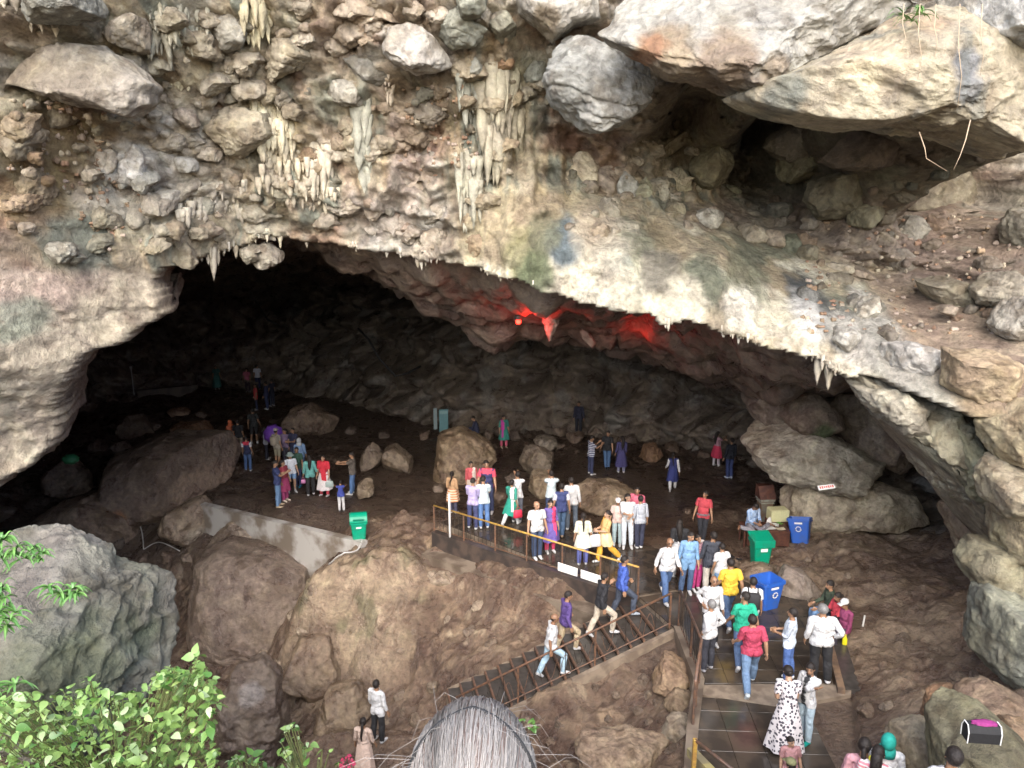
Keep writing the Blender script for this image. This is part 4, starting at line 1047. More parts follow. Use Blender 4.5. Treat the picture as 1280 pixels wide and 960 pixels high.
# loose stones on the mud: pieces of the ground
stones = [(655, 722, 6), (668, 733, 8), (688, 731, 10), (700, 728, 7), (676, 726, 6), (540, 722, 9), (552, 728, 13), (566, 726, 8), (538, 700, 7), (556, 690, 6), (600, 758, 8), (620, 770, 7), (640, 745, 6), (590, 790, 9), (615, 806, 7), (650, 786, 6), (670, 760, 5), (520, 790, 8), (500, 815, 8), (560, 778, 6),
          (805, 852, 8), (812, 872, 7), (800, 890, 6), (822, 880, 6), (835, 884, 7), (850, 905, 7), (812, 905, 6), (855, 935, 9), (840, 940, 8), (790, 930, 8), (760, 900, 5), (720, 890, 6), (700, 905, 8), (690, 930, 7), (660, 905, 6), (770, 870, 5), (745, 860, 4),
          (1075, 822, 8), (1110, 835, 9), (1130, 800, 8), (1085, 890, 10), (1110, 885, 8), (1140, 870, 8), (1200, 850, 9), (1050, 700, 5), (1070, 690, 5), (1090, 720, 5), (1030, 690, 4), (1010, 700, 3), (1195, 862, 8), (1220, 845, 7), (1150, 905, 8), (1060, 720, 4), (1020, 700, 3),
          (210, 700, 9), (222, 715, 12), (235, 700, 8), (200, 730, 7), (228, 735, 9), (180, 700, 7), (150, 680, 9), (110, 690, 11), (90, 700, 8), (340, 730, 6), (390, 740, 8), (380, 790, 9), (365, 770, 8), (350, 830, 8), (330, 815, 6), (430, 870, 8), (390, 880, 10), (415, 920, 9), (370, 900, 10), (375, 870, 8), (445, 850, 7), (500, 870, 8), (540, 860, 7), (520, 900, 8),
          (640, 548, 11), (625, 540, 8), (660, 535, 10), (700, 560, 9), (720, 548, 12), (745, 540, 11), (765, 552, 9), (700, 540, 9), (530, 545, 9), (610, 545, 8), (480, 545, 7), (440, 540, 8), (550, 612, 8), (640, 600, 8), (625, 622, 8), (610, 610, 9), (560, 600, 9),
          (150, 560, 10), (120, 560, 12), (140, 500, 9), (110, 510, 10), (160, 500, 9), (250, 520, 7), (190, 535, 8), (265, 545, 6), (275, 560, 7), (285, 500, 5), (840, 560, 9), (870, 552, 9), (790, 550, 10), (880, 570, 8), (860, 640, 5), (700, 640, 6), (735, 655, 6), (1018, 755, 6), (1040, 765, 5), (960, 715, 6), (1012, 668, 5), (1000, 680, 4)]
for a, b, sz in stones:
    q = on_ground(a, b + sz * .4)
    zz = gsurf(q[0], q[1])
    mw = m_per_px(q)
    inner = q[1] > 24
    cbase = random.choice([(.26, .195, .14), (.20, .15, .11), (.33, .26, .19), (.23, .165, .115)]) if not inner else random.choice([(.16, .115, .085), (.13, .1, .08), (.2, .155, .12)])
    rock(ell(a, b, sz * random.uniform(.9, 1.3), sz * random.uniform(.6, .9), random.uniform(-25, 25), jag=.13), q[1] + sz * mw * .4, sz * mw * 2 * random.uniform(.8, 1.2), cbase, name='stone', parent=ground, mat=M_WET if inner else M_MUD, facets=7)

# ================================================================ STALACTITES AND CURTAINS OF DRIPSTONE
def cone_pts(p, L, r, k=5, bend=.06):
    ax, ay = random.uniform(-bend, bend), random.uniform(-bend, bend)
    P, R = [], []
    for i in range(k + 1):
        t = i / k
        P.append((p[0] + ax * L * t * t, p[1] + ay * L * t * t, p[2] + .12 * (1 if i == 0 else 0) - L * t))
        R.append(r * (1 - t) ** .65 * (1 + .18 * math.sin(9 * t + p[0] * 7)) + .004)
    return P, R
def colored(mb, name, mat, parent, col, var=.15, **tags):
    V = np.array(mb.v)
    C = np.ones((len(V), 3)) * np.asarray(col) * (1 + var * 2 * fbm(V * 3, 3, 9))[:, None]
    me = bpy.data.meshes.new(name)
    me.from_pydata(mb.v, [], mb.f); me.update()
    me.polygons.foreach_set("use_smooth", np.ones(len(me.polygons), bool))
    a = me.color_attributes.new("Col", 'FLOAT_COLOR', 'POINT')
    c4 = np.ones((len(V), 4), np.float32); c4[:, :3] = C
    a.data.foreach_set("color", c4.ravel())
    me.materials.append(mat)
    return new_obj(name, me, parent, **tags)
def rim_point(px):
    """point of the mouth's upper edge above pixel column px"""
    X = [m[0] for m in MOUTH[2:-2]]; Yp = [m[1] for m in MOUTH[2:-2]]
    for i in range(len(X) - 1):
        if X[i] <= px <= X[i + 1]:
            t = (px - X[i]) / max(X[i + 1] - X[i], 1e-6)
            b = Yp[i] + t * (Yp[i + 1] - Yp[i])
            q = on_cliff(px, b); return q
    return None
# the wobbled edge: lowest kept cliff vertex over a column
def rim_low(x, zguess):
    j = int(np.argmin(abs(cx - x)))
    col_ = keep[:, j]
    i = int(np.argmin(abs(cz - zguess)))
    best = None
    for d in range(0, 24):
        for k in (i + d, i - d):
            if 0 < k < len(cz) and col_[k] and not col_[k - 1]:
                return np.array([CX[k, j], CY[k, j], CZ[k, j]])
    return None
fr = [(262, 300, 10, .12, .4), (330, 390, 16, .12, .55), (445, 475, 12, .12, .4), (470, 620, 34, .06, .2), (470, 500, 8, .06, .2), (600, 700, 16, .06, .18), (880, 1066, 90, .05, .18), (1022, 1046, 6, .2, .45), (640, 880, 40, .04, .12), (214, 262, 8, .06, .18), (300, 335, 6, .1, .2), (395, 445, 9, .08, .2)]
nst = 0
for x0, x1, k_, l0, l1 in fr:
    for i in range(k_):
        a = x0 + (x1 - x0) * (i + random.random()) / k_
        q = rim_point(a)
        if q is None: continue
        q = rim_low(q[0], q[2])
        if q is None: continue
        L = random.uniform(l0, l1) * random.choice((.3, .4, .55, .8, 1, 1.3))
        gate = perlin(np.array([[q[0] * 2.6, 0, 3.3]]), 4)[0]
        if gate < -.22 or random.random() < .15: continue
        L *= .7 + 1.6 * max(gate, 0)
        mb = MB(); mb.tube(*cone_pts((q[0], q[1] + random.uniform(.02, .3), q[2]), L, L * random.uniform(.13, .22) + .012), n=7)
        colored(mb, "stalactite", M_DRIP, cliff, random.choice([(.38, .34, .27), (.33, .29, .22), (.42, .39, .33)])); nst += 1
def curtain(poly, col, L=(.25, .8), dens=1.0, out=.12, name="dripstone_curtain", r=(.03, .075)):
    """dripstone hanging in clustered ribs over the outlined patch of cliff"""
    poly = np.array(poly, float)
    x0, y0 = poly.min(0); x1, y1 = poly.max(0)
    k_ = int(dens * (x1 - x0) * (y1 - y0) / 15)
    col = np.asarray(col) * .45 + ccol((x0 + x1) / 2, (y0 + y1) / 2) * .5
    mb = MB()
    for _ in range(k_):
        a, b = random.uniform(x0, x1), random.uniform(y0, y1)
        if not in_poly(poly, np.array(a), np.array(b)): continue
        q = csurf(a, b)
        l_ = random.uniform(*L) * random.choice((.35, .6, .8, 1, 1.25))
        mb.tube(*cone_pts((q[0], q[1] - out * random.uniform(-.3, .22) + .03, q[2] + .16), l_, random.uniform(*r) * (1.0 + 1.5 * l_), k=7, bend=.05), n=7)
    if mb.v:
        colored(mb, name, M_DRIP, cliff, col, .3)
curtain([(318, 115), (350, 110), (372, 150), (375, 180), (322, 170)], (.56, .51, .38), (.2, .5), out=.5)
curtain([(335, 180), (372, 170), (385, 215), (340, 225)], (.5, .46, .36), (.2, .5), out=.45)
curtain([(385, 195), (415, 190), (415, 225), (395, 235)], (.46, .44, .37), (.3, .7), out=.35)
curtain([(598, 108), (640, 90), (652, 130), (650, 175), (610, 185)], (.27, .285, .25), (.45, 1.1), out=.45, r=(.035, .08))
curtain([(570, 95), (600, 100), (615, 160), (600, 170), (585, 130)], (.24, .26, .235), (.3, .7), out=.35)
curtain([(448, 140), (464, 136), (466, 195), (455, 200)], (.27, .30, .27), (.4, .9), dens=.9, out=.25, r=(.05, .09))
curtain([(185, 25), (265, 15), (265, 55), (190, 60)], (.30, .31, .27), (.2, .5), out=.2)
curtain([(308, 15), (335, 0), (345, 30), (315, 45)], (.48, .44, .3), (.3, .6), out=.4)
curtain([(205, 100), (235, 95), (258, 112), (215, 120)], (.45, .42, .3), (.08, .2), out=.3)
curtain([(572, 205), (600, 205), (606, 250), (582, 260)], (.26, .275, .24), (.4, .9), out=.3, r=(.035, .07))

curtain([(225, 255), (260, 245), (320, 235), (330, 262), (240, 290)], (.40, .37, .31), (.1, .3), dens=.35, out=.25)

curtain([(330, 235), (400, 235), (440, 250), (430, 262), (340, 262)], (.40, .36, .29), (.1, .3), dens=.45, out=.25)
curtain([(30, 20), (52, 18), (50, 32), (34, 32)], (.5, .47, .4), (.15, .4), dens=.4, out=.5)
curtain([(80, 28), (100, 28), (96, 45), (84, 45)], (.5, .45, .36), (.15, .35), dens=.4, out=.2)
curtain([(484, 98), (494, 96), (494, 122), (486, 124)], (.42, .38, .32), (.2, .4), dens=.6, out=.2)
# pebbles of the conglomerate: nobody could count them
pv, pf = _CS[6]
PV, PF, PC = [], [], []
nb_ = 0
for (x0, y0, x1, y1, k_) in ((40, 130, 150, 240, 150), (110, 230, 190, 310, 60), (500, 110, 600, 220, 120), (1000, 270, 1260, 420, 260)):
    for _ in range(k_):
        a, b = random.uniform(x0, x1), random.uniform(y0, y1)
        q = csurf(a, b)
        s3 = np.array([random.uniform(.03, .06), random.uniform(.03, .05), random.uniform(.022, .05)]) * random.choice((.7, 1, 1, 1.4))
        v = pv[:, :] * s3 * (1 + .2 * np.sin(pv[:, :1] * 5 + a))
        PV.append(v + q + np.array([0, -.01, 0])); PF.append(pf + nb_); nb_ += len(pv)
        PC.append(np.ones((len(pv), 3)) * np.array(random.choice(pal[:1] + pal[3:6])) * random.uniform(.7, 1.0))
me = mesh_np("pebbles", np.concatenate(PV), np.concatenate(PF), M_DRIP, np.concatenate(PC))
new_obj("pebbles", me, cliff, kind='stuff')
# ================================================================ PAVING, STAIR, WALLS
M_TILE = [two_tone("dark_slate_tile", (.044, .036, .029), (.070, .054, .040), 2.5, .16, bump=.15), two_tone("brown_slate_tile", (.048, .038, .030), (.074, .056, .041), 2.5, .2, bump=.15), two_tone("black_slate_tile", (.040, .034, .029), (.066, .052, .040), 3, .14, bump=.15)]
M_CONC = two_tone("stained_concrete", (.40, .385, .36), (.17, .14, .11), 1.3, .7, bump=.3, lo=.42, hi=.58)
M_CONCD = two_tone("muddy_concrete", (.20, .16, .12), (.10, .075, .055), 2.0, .55, bump=.3)
M_STRIP = two_tone("worn_cement", (.24, .19, .14), (.15, .115, .085), 4, .5, bump=.2)
M_RUST = two_tone("rusty_rail_paint", (.17, .085, .048), (.095, .058, .04), 14, .6, .2, bump=.2)
M_BROWNRAIL = two_tone("brown_rail_paint", (.17, .095, .06), (.10, .065, .05), 10, .5, .2)
M_YELRAIL = two_tone("yellow_rail_paint", (.46, .29, .06), (.33, .19, .06), 12, .5, .1)
M_IRON = plain("dark_iron", (.045, .036, .03), .6, .4, .3)
M_WHITE = plain("white_board", (.75, .74, .70), .6, var=.06)
M_GREENP = two_tone("green_plastic", (.0, .27, .155), (.02, .20, .12), 5, .42, bump=.05, lo=.5, hi=.75)
M_GREEND = plain("dark_green_plastic", (.0, .20, .12), .4, var=.06)
M_BLUEP = two_tone("blue_plastic", (.025, .11, .46), (.05, .10, .30), 5, .42, bump=.05, lo=.5, hi=.75)
M_BLUED = plain("dark_blue_plastic", (.015, .06, .30), .45, var=.06)
M_TABLE = two_tone("rusty_brown_metal", (.15, .062, .04), (.09, .04, .03), 6, .5, .2)
M_POST = two_tone("weathered_grey_paint", (.22, .21, .17), (.20, .13, .08), 4, .6)
M_CABLE = plain("grey_cable", (.50, .49, .47), .5, var=.1)
M_BLACK = plain("black_fabric", (.012, .012, .013), .75, var=.25)
M_SLATE = plain("wet_slate", (.058, .051, .045), .22, var=.3, scale=6, bump=.2)

def clip_poly(sub, clip):
    def area(p): return sum(p[i][0] * p[(i + 1) % len(p)][1] - p[(i + 1) % len(p)][0] * p[i][1] for i in range(len(p)))
    if area(clip) < 0: clip = clip[::-1]
    out = list(sub)
    for i in range(len(clip)):
        ax, ay = clip[i]; bx, by = clip[(i + 1) % len(clip)]
        inp, out = out, []
        if not inp: break
        side = lambda p: (bx - ax) * (p[1] - ay) - (by - ay) * (p[0] - ax)
        for k in range(len(inp)):
            p, q = inp[k], inp[(k + 1) % len(inp)]
            sp, sq = side(p), side(q)
            if sp >= 0: out.append(p)
            if (sp >= 0) != (sq >= 0):
                t = sp / (sp - sq)
                out.append((p[0] + (q[0] - p[0]) * t, p[1] + (q[1] - p[1]) * t))
    return out
def hull(P):
    P = sorted(set((round(p[0], 5), round(p[1], 5)) for p in P))
    def half(Q):
        h = []
        for p in Q:
            while len(h) > 1 and (h[-1][0] - h[-2][0]) * (p[1] - h[-2][1]) - (h[-1][1] - h[-2][1]) * (p[0] - h[-2][0]) <= 0: h.pop()
            h.append(p)
        return h
    a, b = half(P), half(P[::-1])
    return [Vector(p) for p in a[:-1] + b[:-1]]
def prism(poly, z0, z1, inset=0.0):
    """vertical prism over polygon with slightly inset top"""
    p = [Vector((x, y)) for x, y in poly]
    a = sum(p[i].x * p[(i + 1) % len(p)].y - p[(i + 1) % len(p)].x * p[i].y for i in range(len(p)))
    if a < 0: p = p[::-1]
    c = sum(p, Vector((0, 0))) / len(p)
    n = len(p)
    V = [(q.x, q.y, z0) for q in p] + [(q.x, q.y, z1 - inset) for q in p]
    Fs = [tuple(range(n - 1, -1, -1))] + [(i, (i + 1) % n, n + (i + 1) % n, n + i) for i in range(n)]
    if inset:
        for q in p:
            d = (c - q); d = d.normalized() * inset * 1.4 if d.length > inset * 3 else d * .2
            V.append((q.x + d.x, q.y + d.y, z1))
        Fs += [(n + i, n + (i + 1) % n, 2 * n + (i + 1) % n, 2 * n + i) for i in range(n)]
        Fs.append(tuple(range(2 * n, 3 * n)))
    else:
        Fs.append(tuple(range(n, 2 * n)))
    return V, Fs
PATH_A = poly_px([(548, 652), (612, 630), (720, 655), (838, 690), (853, 736), (795, 745)], 0)
PATH_B = poly_px([(858, 736), (905, 708), (985, 708), (1010, 750), (1042, 854), (880, 856), (853, 782)], 0)
PATH_D = poly_px([(799, 746), (853, 738), (850, 779), (842, 784)], 0)
PATH_C = poly_px([(872, 870), (968, 884), (1006, 880), (1046, 960), (1075, 1030), (862, 1030)], 0)
FLATS = [(PATH_A, 0.0), (PATH_D, 0.0), (PATH_B, 0.0), (PATH_C, 0.0)]
def paving(poly, axis, size, name, label, z=0.0):
    mb = MB(); mb.add(*prism(poly, z - .5, z - .035))
    slab = mb.build(name, M_CONCD, None, kind='structure', label=label)
    ax = Vector((axis[0], axis[1])).normalized(); ay = Vector((-ax.y, ax.x))
    P = [Vector(p) for p in poly]
    u0, u1 = min(p.dot(ax) for p in P), max(p.dot(ax) for p in P)
    v0, v1 = min(p.dot(ay) for p in P), max(p.dot(ay) for p in P)
    # inner boundary so the tiles stop just short of the edge
    cen = sum(P, Vector((0, 0))) / len(P)
    inn = [tuple(cen + (p - cen) * .985) for p in hull(P)]
    g = .0035
    u = u0
    while u < u1:
        v = v0
        while v < v1:
            q = [ax * a + ay * b for a, b in ((u + g, v + g), (u + size - g, v + g), (u + size - g, v + size - g), (u + g, v + size - g))]
            cp = clip_poly([(w.x, w.y) for w in q], inn)
            if len(cp) >= 3:
                ar = abs(sum(cp[i][0] * cp[(i + 1) % len(cp)][1] - cp[(i + 1) % len(cp)][0] * cp[i][1] for i in range(len(cp)))) / 2
                if ar > .012:
                    t = MB(); t.add(*prism(cp, z - .034, z + random.uniform(-.003, .003), .004))
                    t.build("tile", random.choice(M_TILE), slab)
            v += size
        u += size
    return slab
# convex pieces only
paving([PATH_A[0], PATH_A[1], PATH_A[2], PATH_A[3], PATH_A[4], PATH_A[5]], np.array(PATH_A[5]) - np.array(PATH_A[0]), .62, "pavement", "dark tiled path behind the yellow railing")
paving(PATH_D, (.04, 1), .58, 'pavement', 'small tiled corner at the head of the stair')
paving(PATH_B, (0.04, 1), .58, "pavement", "dark wet tiled walkway leading out of the cave")
paving([PATH_C[0], PATH_C[1], PATH_C[2], PATH_C[3], PATH_C[4], PATH_C[5]], (.05, 1), .58, "pavement", "dark tiled landing nearest the viewer")
mb = MB(); mb.add(*prism(poly_px([(872, 857), (1042, 856), (1064, 858), (1064, 868), (1006, 879), (968, 883), (872, 868)], 0), -.4, .004))
mb.build("pavement", M_STRIP, None, kind='structure', label='light cement strip across the walkway')
# kerb along the left of the walkway
def wall_along(pts, z0, z1, th, name, mat, **tags):
    mb = MB()
    for i in range(len(pts) - 1):
        a, b = Vector(pts[i][:2]), Vector(pts[i + 1][:2])
        d = (b - a); n = Vector((-d.y, d.x)).normalized() * th / 2
        za, zb = (z1[i], z1[i + 1]) if hasattr(z1, '__len__') else (z1, z1)
        q = [a - n, b - n, b + n, a + n]
        V = [(p.x, p.y, z0) for p in q] + [(q[0].x, q[0].y, za), (q[1].x, q[1].y, zb), (q[2].x, q[2].y, zb), (q[3].x, q[3].y, za)]
        mb.add(V, [(3, 2, 1, 0), (4, 5, 6, 7), (0, 1, 5, 4), (1, 2, 6, 5), (2, 3, 7, 6), (3, 0, 4, 7)])
    return mb.build(name, mat, None, **tags)
KERB = [at_z(a, b, .06) for a, b in ((848, 782), (874, 848), (866, 905), (860, 1010))]
wall_along(KERB, -1.2, .06, .22, "kerb_wall", M_CONCD, category='kerb', label='brown cement kerb wall along the left of the walkway')
BEAM = [at_z(a, b, .1) for a, b in ((1036, 800), (1052, 862))]
wall_along(BEAM, -.2, .12, .14, "kerb_beam", two_tone("old_timber", (.20, .13, .08), (.10, .07, .05), 5, .6), category='beam', label='brown timber beam along the right edge of the walkway')
mb = MB(); mb.add(*prism(poly_px([(1040, 800), (1056, 798), (1076, 862), (1056, 862)], .02), -.2, .02))
mb.build("pavement", M_SLATE, None, kind='structure', label='narrow strip of black slate beside the timber beam')
# ledge wall that carries the railing
RA, RB = at_z(543, 664, 0), at_z(797, 747, 0)
dirR = (RB - RA) / np.linalg.norm(RB - RA)
nR = np.array([dirR[1], -dirR[0], 0])
if nR[1] > 0: nR = -nR
lw = [RA + nR * .02, RB + nR * .02]
wall_along(lw, -1.1, .02, .22, "retaining_wall", two_tone("wet_dark_wall", (.075, .055, .045), (.04, .033, .03), 3, .35), category='retaining wall', label='low dark wet wall under the yellow railing')
wall_along([RA + nR * .35, RB + nR * .4], -1.4, -.5, .5, "ledge", M_CONCD, category='ledge', label='brown muddy ledge running below the railing wall')
# concrete retaining wall on the left
WA, WB = at_z(253, 629, -.62), at_z(456, 677, -.5)
wall_along([WA, (WA + WB) / 2, WB], -2.3, [-.62, -.56, -.5], .26, "concrete_wall", M_CONC, category='concrete wall', label='pale stained concrete wall holding up the floor on the left')

# ---- the stair
stair = empty("staircase", tuple(stair_pt(0, 0, 0)), 0, category='staircase', label='broad dark slate stair with brown edges running down to the left')
stair_inv = Matrix.Translation(-Vector(stair_pt(0, 0, 0)))
def stair_box(s0, s1, w0, w1, z0, z1):
    P = [stair_pt(s, w, z) for z in (z0, z1) for s, w in ((s0, w0), (s1, w0), (s1, w1), (s0, w1))]
    V = [tuple(stair_inv @ Vector(p)) for p in P]
    fs = [(3, 2, 1, 0), (4, 5, 6, 7), (0, 1, 5, 4), (1, 2, 6, 5), (2, 3, 7, 6), (3, 0, 4, 7)]
    a = np.array(V); n = np.cross(a[1] - a[0], a[3] - a[0])
    if n[2] < 0: fs = [f[::-1] for f in fs]
    return V, fs
for i in range(NSTEP):
    z = -(i + 1) * RISE
    s0 = i * TREAD
    mb = MB(); mb.add(*stair_box(s0, s0 + TREAD - .03, -.51, .51, z - .3, z))
    st = mb.build("step", M_SLATE, stair)
    mb = MB(); mb.add(*stair_box(s0 + TREAD - .028, s0 + TREAD + .022, -.5, .52, z - .06, z + .012))
    mb.build("nosing", M_BROWNRAIL, st)
for w0, w1 in ((.512, .60), (-.60, -.512)):
    P = []
    for dz_ in (-1.1, .03 if w0 > 0 else -.02):
        for s_, w in ((-.1, w0), (NSTEP * TREAD, w0), (NSTEP * TREAD, w1), (-.1, w1)):
            P.append(tuple(stair_inv @ Vector(stair_pt(s_, w, -max(s_, 0) / TREAD * RISE - RISE * .6 + dz_))))
    fs = [(3, 2, 1, 0), (4, 5, 6, 7), (0, 1, 5, 4), (1, 2, 6, 5), (2, 3, 7, 6), (3, 0, 4, 7)]
    a = np.array(P); nn_ = np.cross(a[1] - a[0], a[3] - a[0])
    if nn_[2] < 0: fs = [f[::-1] for f in fs]
    mb = MB(); mb.add(P, fs); mb.build("stringer", M_STRIP, stair)
def stair_floor(x, y):
    s = (x - STAIR_C[0]) * sdn[0] + (y - STAIR_C[1]) * sdn[1]
    w = ((x - STAIR_C[0]) * sa[0] + (y - STAIR_C[1]) * sa[1]) / STAIR_W
    if 0 <= s <= NSTEP * TREAD and abs(w) <= .53:
        return -(int(s / TREAD) + 1) * RISE
    return None
def floor_at(x, y):
    s = stair_floor(x, y)
    if s is not None: return s
    for poly, z in FLATS:
        if in_poly(poly, np.array(x), np.array(y)): return z
    return gsurf(x, y)
# lower landing below the stair
q = stair_pt(NSTEP * TREAD + .6, 0)

# ---- railings
def railing(name, pts, h, posts, m_top, m_post, infill, label, r_top=.025, zoff=0.0):
    """pts: base points; posts: fractions along the line"""
    pts = [Vector(p) for p in pts]
    cum = [0]
    for i in range(len(pts) - 1): cum.append(cum[-1] + (pts[i + 1] - pts[i]).length)
    def P(t):
        d = t * cum[-1]
        for i in range(len(pts) - 1):
            if d <= cum[i + 1] + 1e-6:
                return pts[i].lerp(pts[i + 1], (d - cum[i]) / (cum[i + 1] - cum[i]))
        return pts[-1].copy()
    o = empty(name, tuple(pts[0]), 0, category='railing', label=label)
    inv = Matrix.Translation(-pts[0])
    up = Vector((0, 0, h))
    def B(mb, n, m, **k): mb.xf(inv); return mb.build(n, m, o, **k)
    ts = sorted(set([c / cum[-1] for c in cum] + [0, 1]))
    mb = MB(); mb.tube([P(t) + up for t in ts], r_top, 8); B(mb, "top_rail", m_top, smooth=True)
    for t in posts:
        mb = MB(); p = P(t); mb.box(p + up * .5 - Vector((0, 0, .02)), (.045, .045, h + .04), bev=.004); B(mb, "post", m_post)
    mb = MB(); mb.tube([P(t) + up * .12 for t in ts], .013, 6); B(mb, "lower_rail", m_post)
    if infill == 'scroll':
        n = int(cum[-1] / .36)
        for i in range(n):
            a, b = P((i + .08) / n), P((i + .92) / n)
            sgn = 1 if i % 2 else -1
            arc = []
            for k in range(11):
                t = k / 10
                arc.append(a.lerp(b, t) + up * (.15 + .55 * math.sin(math.pi * t)) if sgn > 0 else a.lerp(b, t) + up * (.72 - .52 * math.sin(math.pi * t)))
            mb = MB(); mb.tube(arc, .007, 5); B(mb, "scroll", M_RUST if i % 3 else M_IRON)
        for i in range(int(cum[-1] / .72)):
            p = P((i + .5) / int(cum[-1] / .72))
            mb = MB(); mb.tube([p + up * .12, p + up * .98], .009, 5); B(mb, "bar", M_IRON)
    elif infill == 'bars':
        n = int(cum[-1] / .15)
        for i in range(n):
            p = P((i + .5) / n)
            mb = MB(); mb.tube([p + up * .12, p + up * .97], .008, 5, cap=False); B(mb, "bar", M_IRON)
    return o, P, inv, up
rl, RP, rinv, rup = railing("railing", [RA, RB], .84, [0, .17, .34, .5, .67, .84, 1], M_YELRAIL, M_RUST, 'bars', 'long yellow topped railing along the upper path', .028)
for t in (.70, .805):
    p = RP(t) + Vector(nR) * .05 + rup * .22
    sgn_rot = Matrix.Rotation(math.atan2(dirR[1], dirR[0]), 3, 'Z')
    mb = MB(); mb.box((0, 0, 0), (.62, .02, .24), bev=.004); mb.xf(Matrix.Translation(p) @ sgn_rot.to_4x4())
    so = mb.build("notice_board", M_WHITE, None, category='notice board', label='white board on the railing, ' + ('left' if t < .75 else 'right') + ' one of the two', group='white boards on the railing')
sb = [stair_pt(s, .5, -s / TREAD * RISE - .02) for s in (0, NSTEP * TREAD)]
railing("railing", sb, .88, [.0, .36, .72, 1.0], M_RUST, M_RUST, 'scroll', 'rusty scrollwork railing along the near side of the stair', .026)
kb = [np.array([p[0], p[1], .06]) for p in KERB[:3]]
railing("railing", kb, .90, [0, .35, .62, .85, 1], M_BROWNRAIL, M_BROWNRAIL, 'bars', 'brown railing with dark bars along the left of the walkway', .032)
h0, h1 = at_z(869, 925, .75), at_z(945, 985, .5)
hp = empty("handrail", (h0[0], h0[1], 0), 0, category='handrail', label='short brown handrail with a yellow post at the bottom of the walkway')
mb = MB(); mb.tube([h0, h1], .03, 8); mb.xf(Matrix.Translation((-h0[0], -h0[1], 0))); mb.build("rail", M_BROWNRAIL, hp, smooth=True)
mb = MB(); mb.box((0, 0, .38), (.07, .07, .78), bev=.005); mb.build("post", M_YELRAIL, hp)
mb = MB(); mb.box((h1[0] - h0[0], h1[1] - h0[1], .25), (.05, .05, .5), bev=.005); mb.build("post", M_BROWNRAIL, hp)
yb = [at_z(a, b, .25) for a, b in ((863, 932), (905, 975))]
wall_along(yb, -.3, .22, .14, "kerb_beam", two_tone("mossy_yellow_cement", (.34, .29, .12), (.2, .17, .1), 5, .7), category='kerb', label='mossy yellow kerb at the lower left of the walkway')

# ================================================================ OBJECTS ON THE FLOOR
def bin_body(w0, w1, d0, d1, h, th=.02, closed=False):
    """tapered rounded-rectangular tub with real walls"""
    def ring(w, d, z, r=.06):
        P = []
        for sx, sy, a0 in ((1, 1, 0), (-1, 1, 90), (-1, -1, 180), (1, -1, 270)):
            for k in range(4):
                a = math.radians(a0 + k * 30)
                P.append((sx * (w / 2 - r) + r * math.cos(a), sy * (d / 2 - r) + r * math.sin(a), z))
        return P
    R = [ring(w0, d0, 0), ring(w1 * .985, d1 * .985, h * .9), ring(w1 + .05, d1 + .05, h * .905), ring(w1 + .05, d1 + .05, h)]
    if not closed:
        R += [ring(w1 - 2 * th, d1 - 2 * th, h), ring(w0 - 2 * th, d0 - 2 * th, .04)]
    V = [p for r in R for p in r]; n = 16
    Fs = [(i * n + k, i * n + (k + 1) % n, (i + 1) * n + (k + 1) % n, (i + 1) * n + k) for i in range(len(R) - 1) for k in range(n)]
    Fs.append(tuple(range(n - 1, -1, -1))); Fs.append(tuple(range((len(R) - 1) * n, len(R) * n)))
    return V, Fs
def label_plate(o, w, h, z, y, mat, name="label"):
    mb = MB(); mb.box((0, y, z), (w, .008, h)); return mb.build(name, mat, o)
# green bin with a domed lid standing by the concrete wall
q = at_z(449, 671, -.5)
gb = empty("litter_bin", (q[0], q[1], -.52), math.radians(12), category='litter bin', label='green bin with a domed lid at the end of the concrete wall', group='green litter bins')
mb = MB(); mb.add(*bin_body(.40, .50, .36, .46, .58)); mb.build("body", M_GREENP, gb)
mb = MB()
prof = [(math.cos(math.radians(a)), math.sin(math.radians(a))) for a in range(0, 181, 15)]
V, Fs = [], []
for x in (-.27, .27):
    V += [(x, .25 * c, .60 + .24 * s_) for c, s_ in prof]
n = len(prof)
Fs = [(i, i + 1, n + i + 1, n + i) for i in range(n - 1)] + [tuple(range(n - 1, -1, -1)), tuple(range(n, 2 * n)), (0, n, 2 * n - 1, n - 1)]
mb.add(V, [f[::-1] for f in Fs]); mb.build("lid", M_GREENP, gb)
mb = MB(); mb.box((0, -.245, .68), (.34, .02, .10), Matrix.Rotation(.35, 3, 'X'), .006); mb.build("flap", M_GREEND, gb)
label_plate(gb, .16, .05, .42, -.232, M_WHITE)
# green bin by the table
q = at_z(949, 708, 0)
gb = empty("litter_bin", (q[0], q[1], floor_at(q[0], q[1]) + .0), math.radians(6), category='litter bin', label='green bin with a white label in front of the brown table', group='green litter bins')
mb = MB(); mb.add(*bin_body(.40, .52, .36, .46, .74)); mb.build("body", M_GREENP, gb)
mb = MB(); mb.box((0, 0, .80), (.60, .54, .08), Matrix.Rotation(.25, 3, 'X'), .02); mb.box((0, -.255, .70), (.58, .03, .22), bev=.01); mb.build("lid", M_GREENP, gb)
label_plate(gb, .19, .09, .52, -.243, M_WHITE)
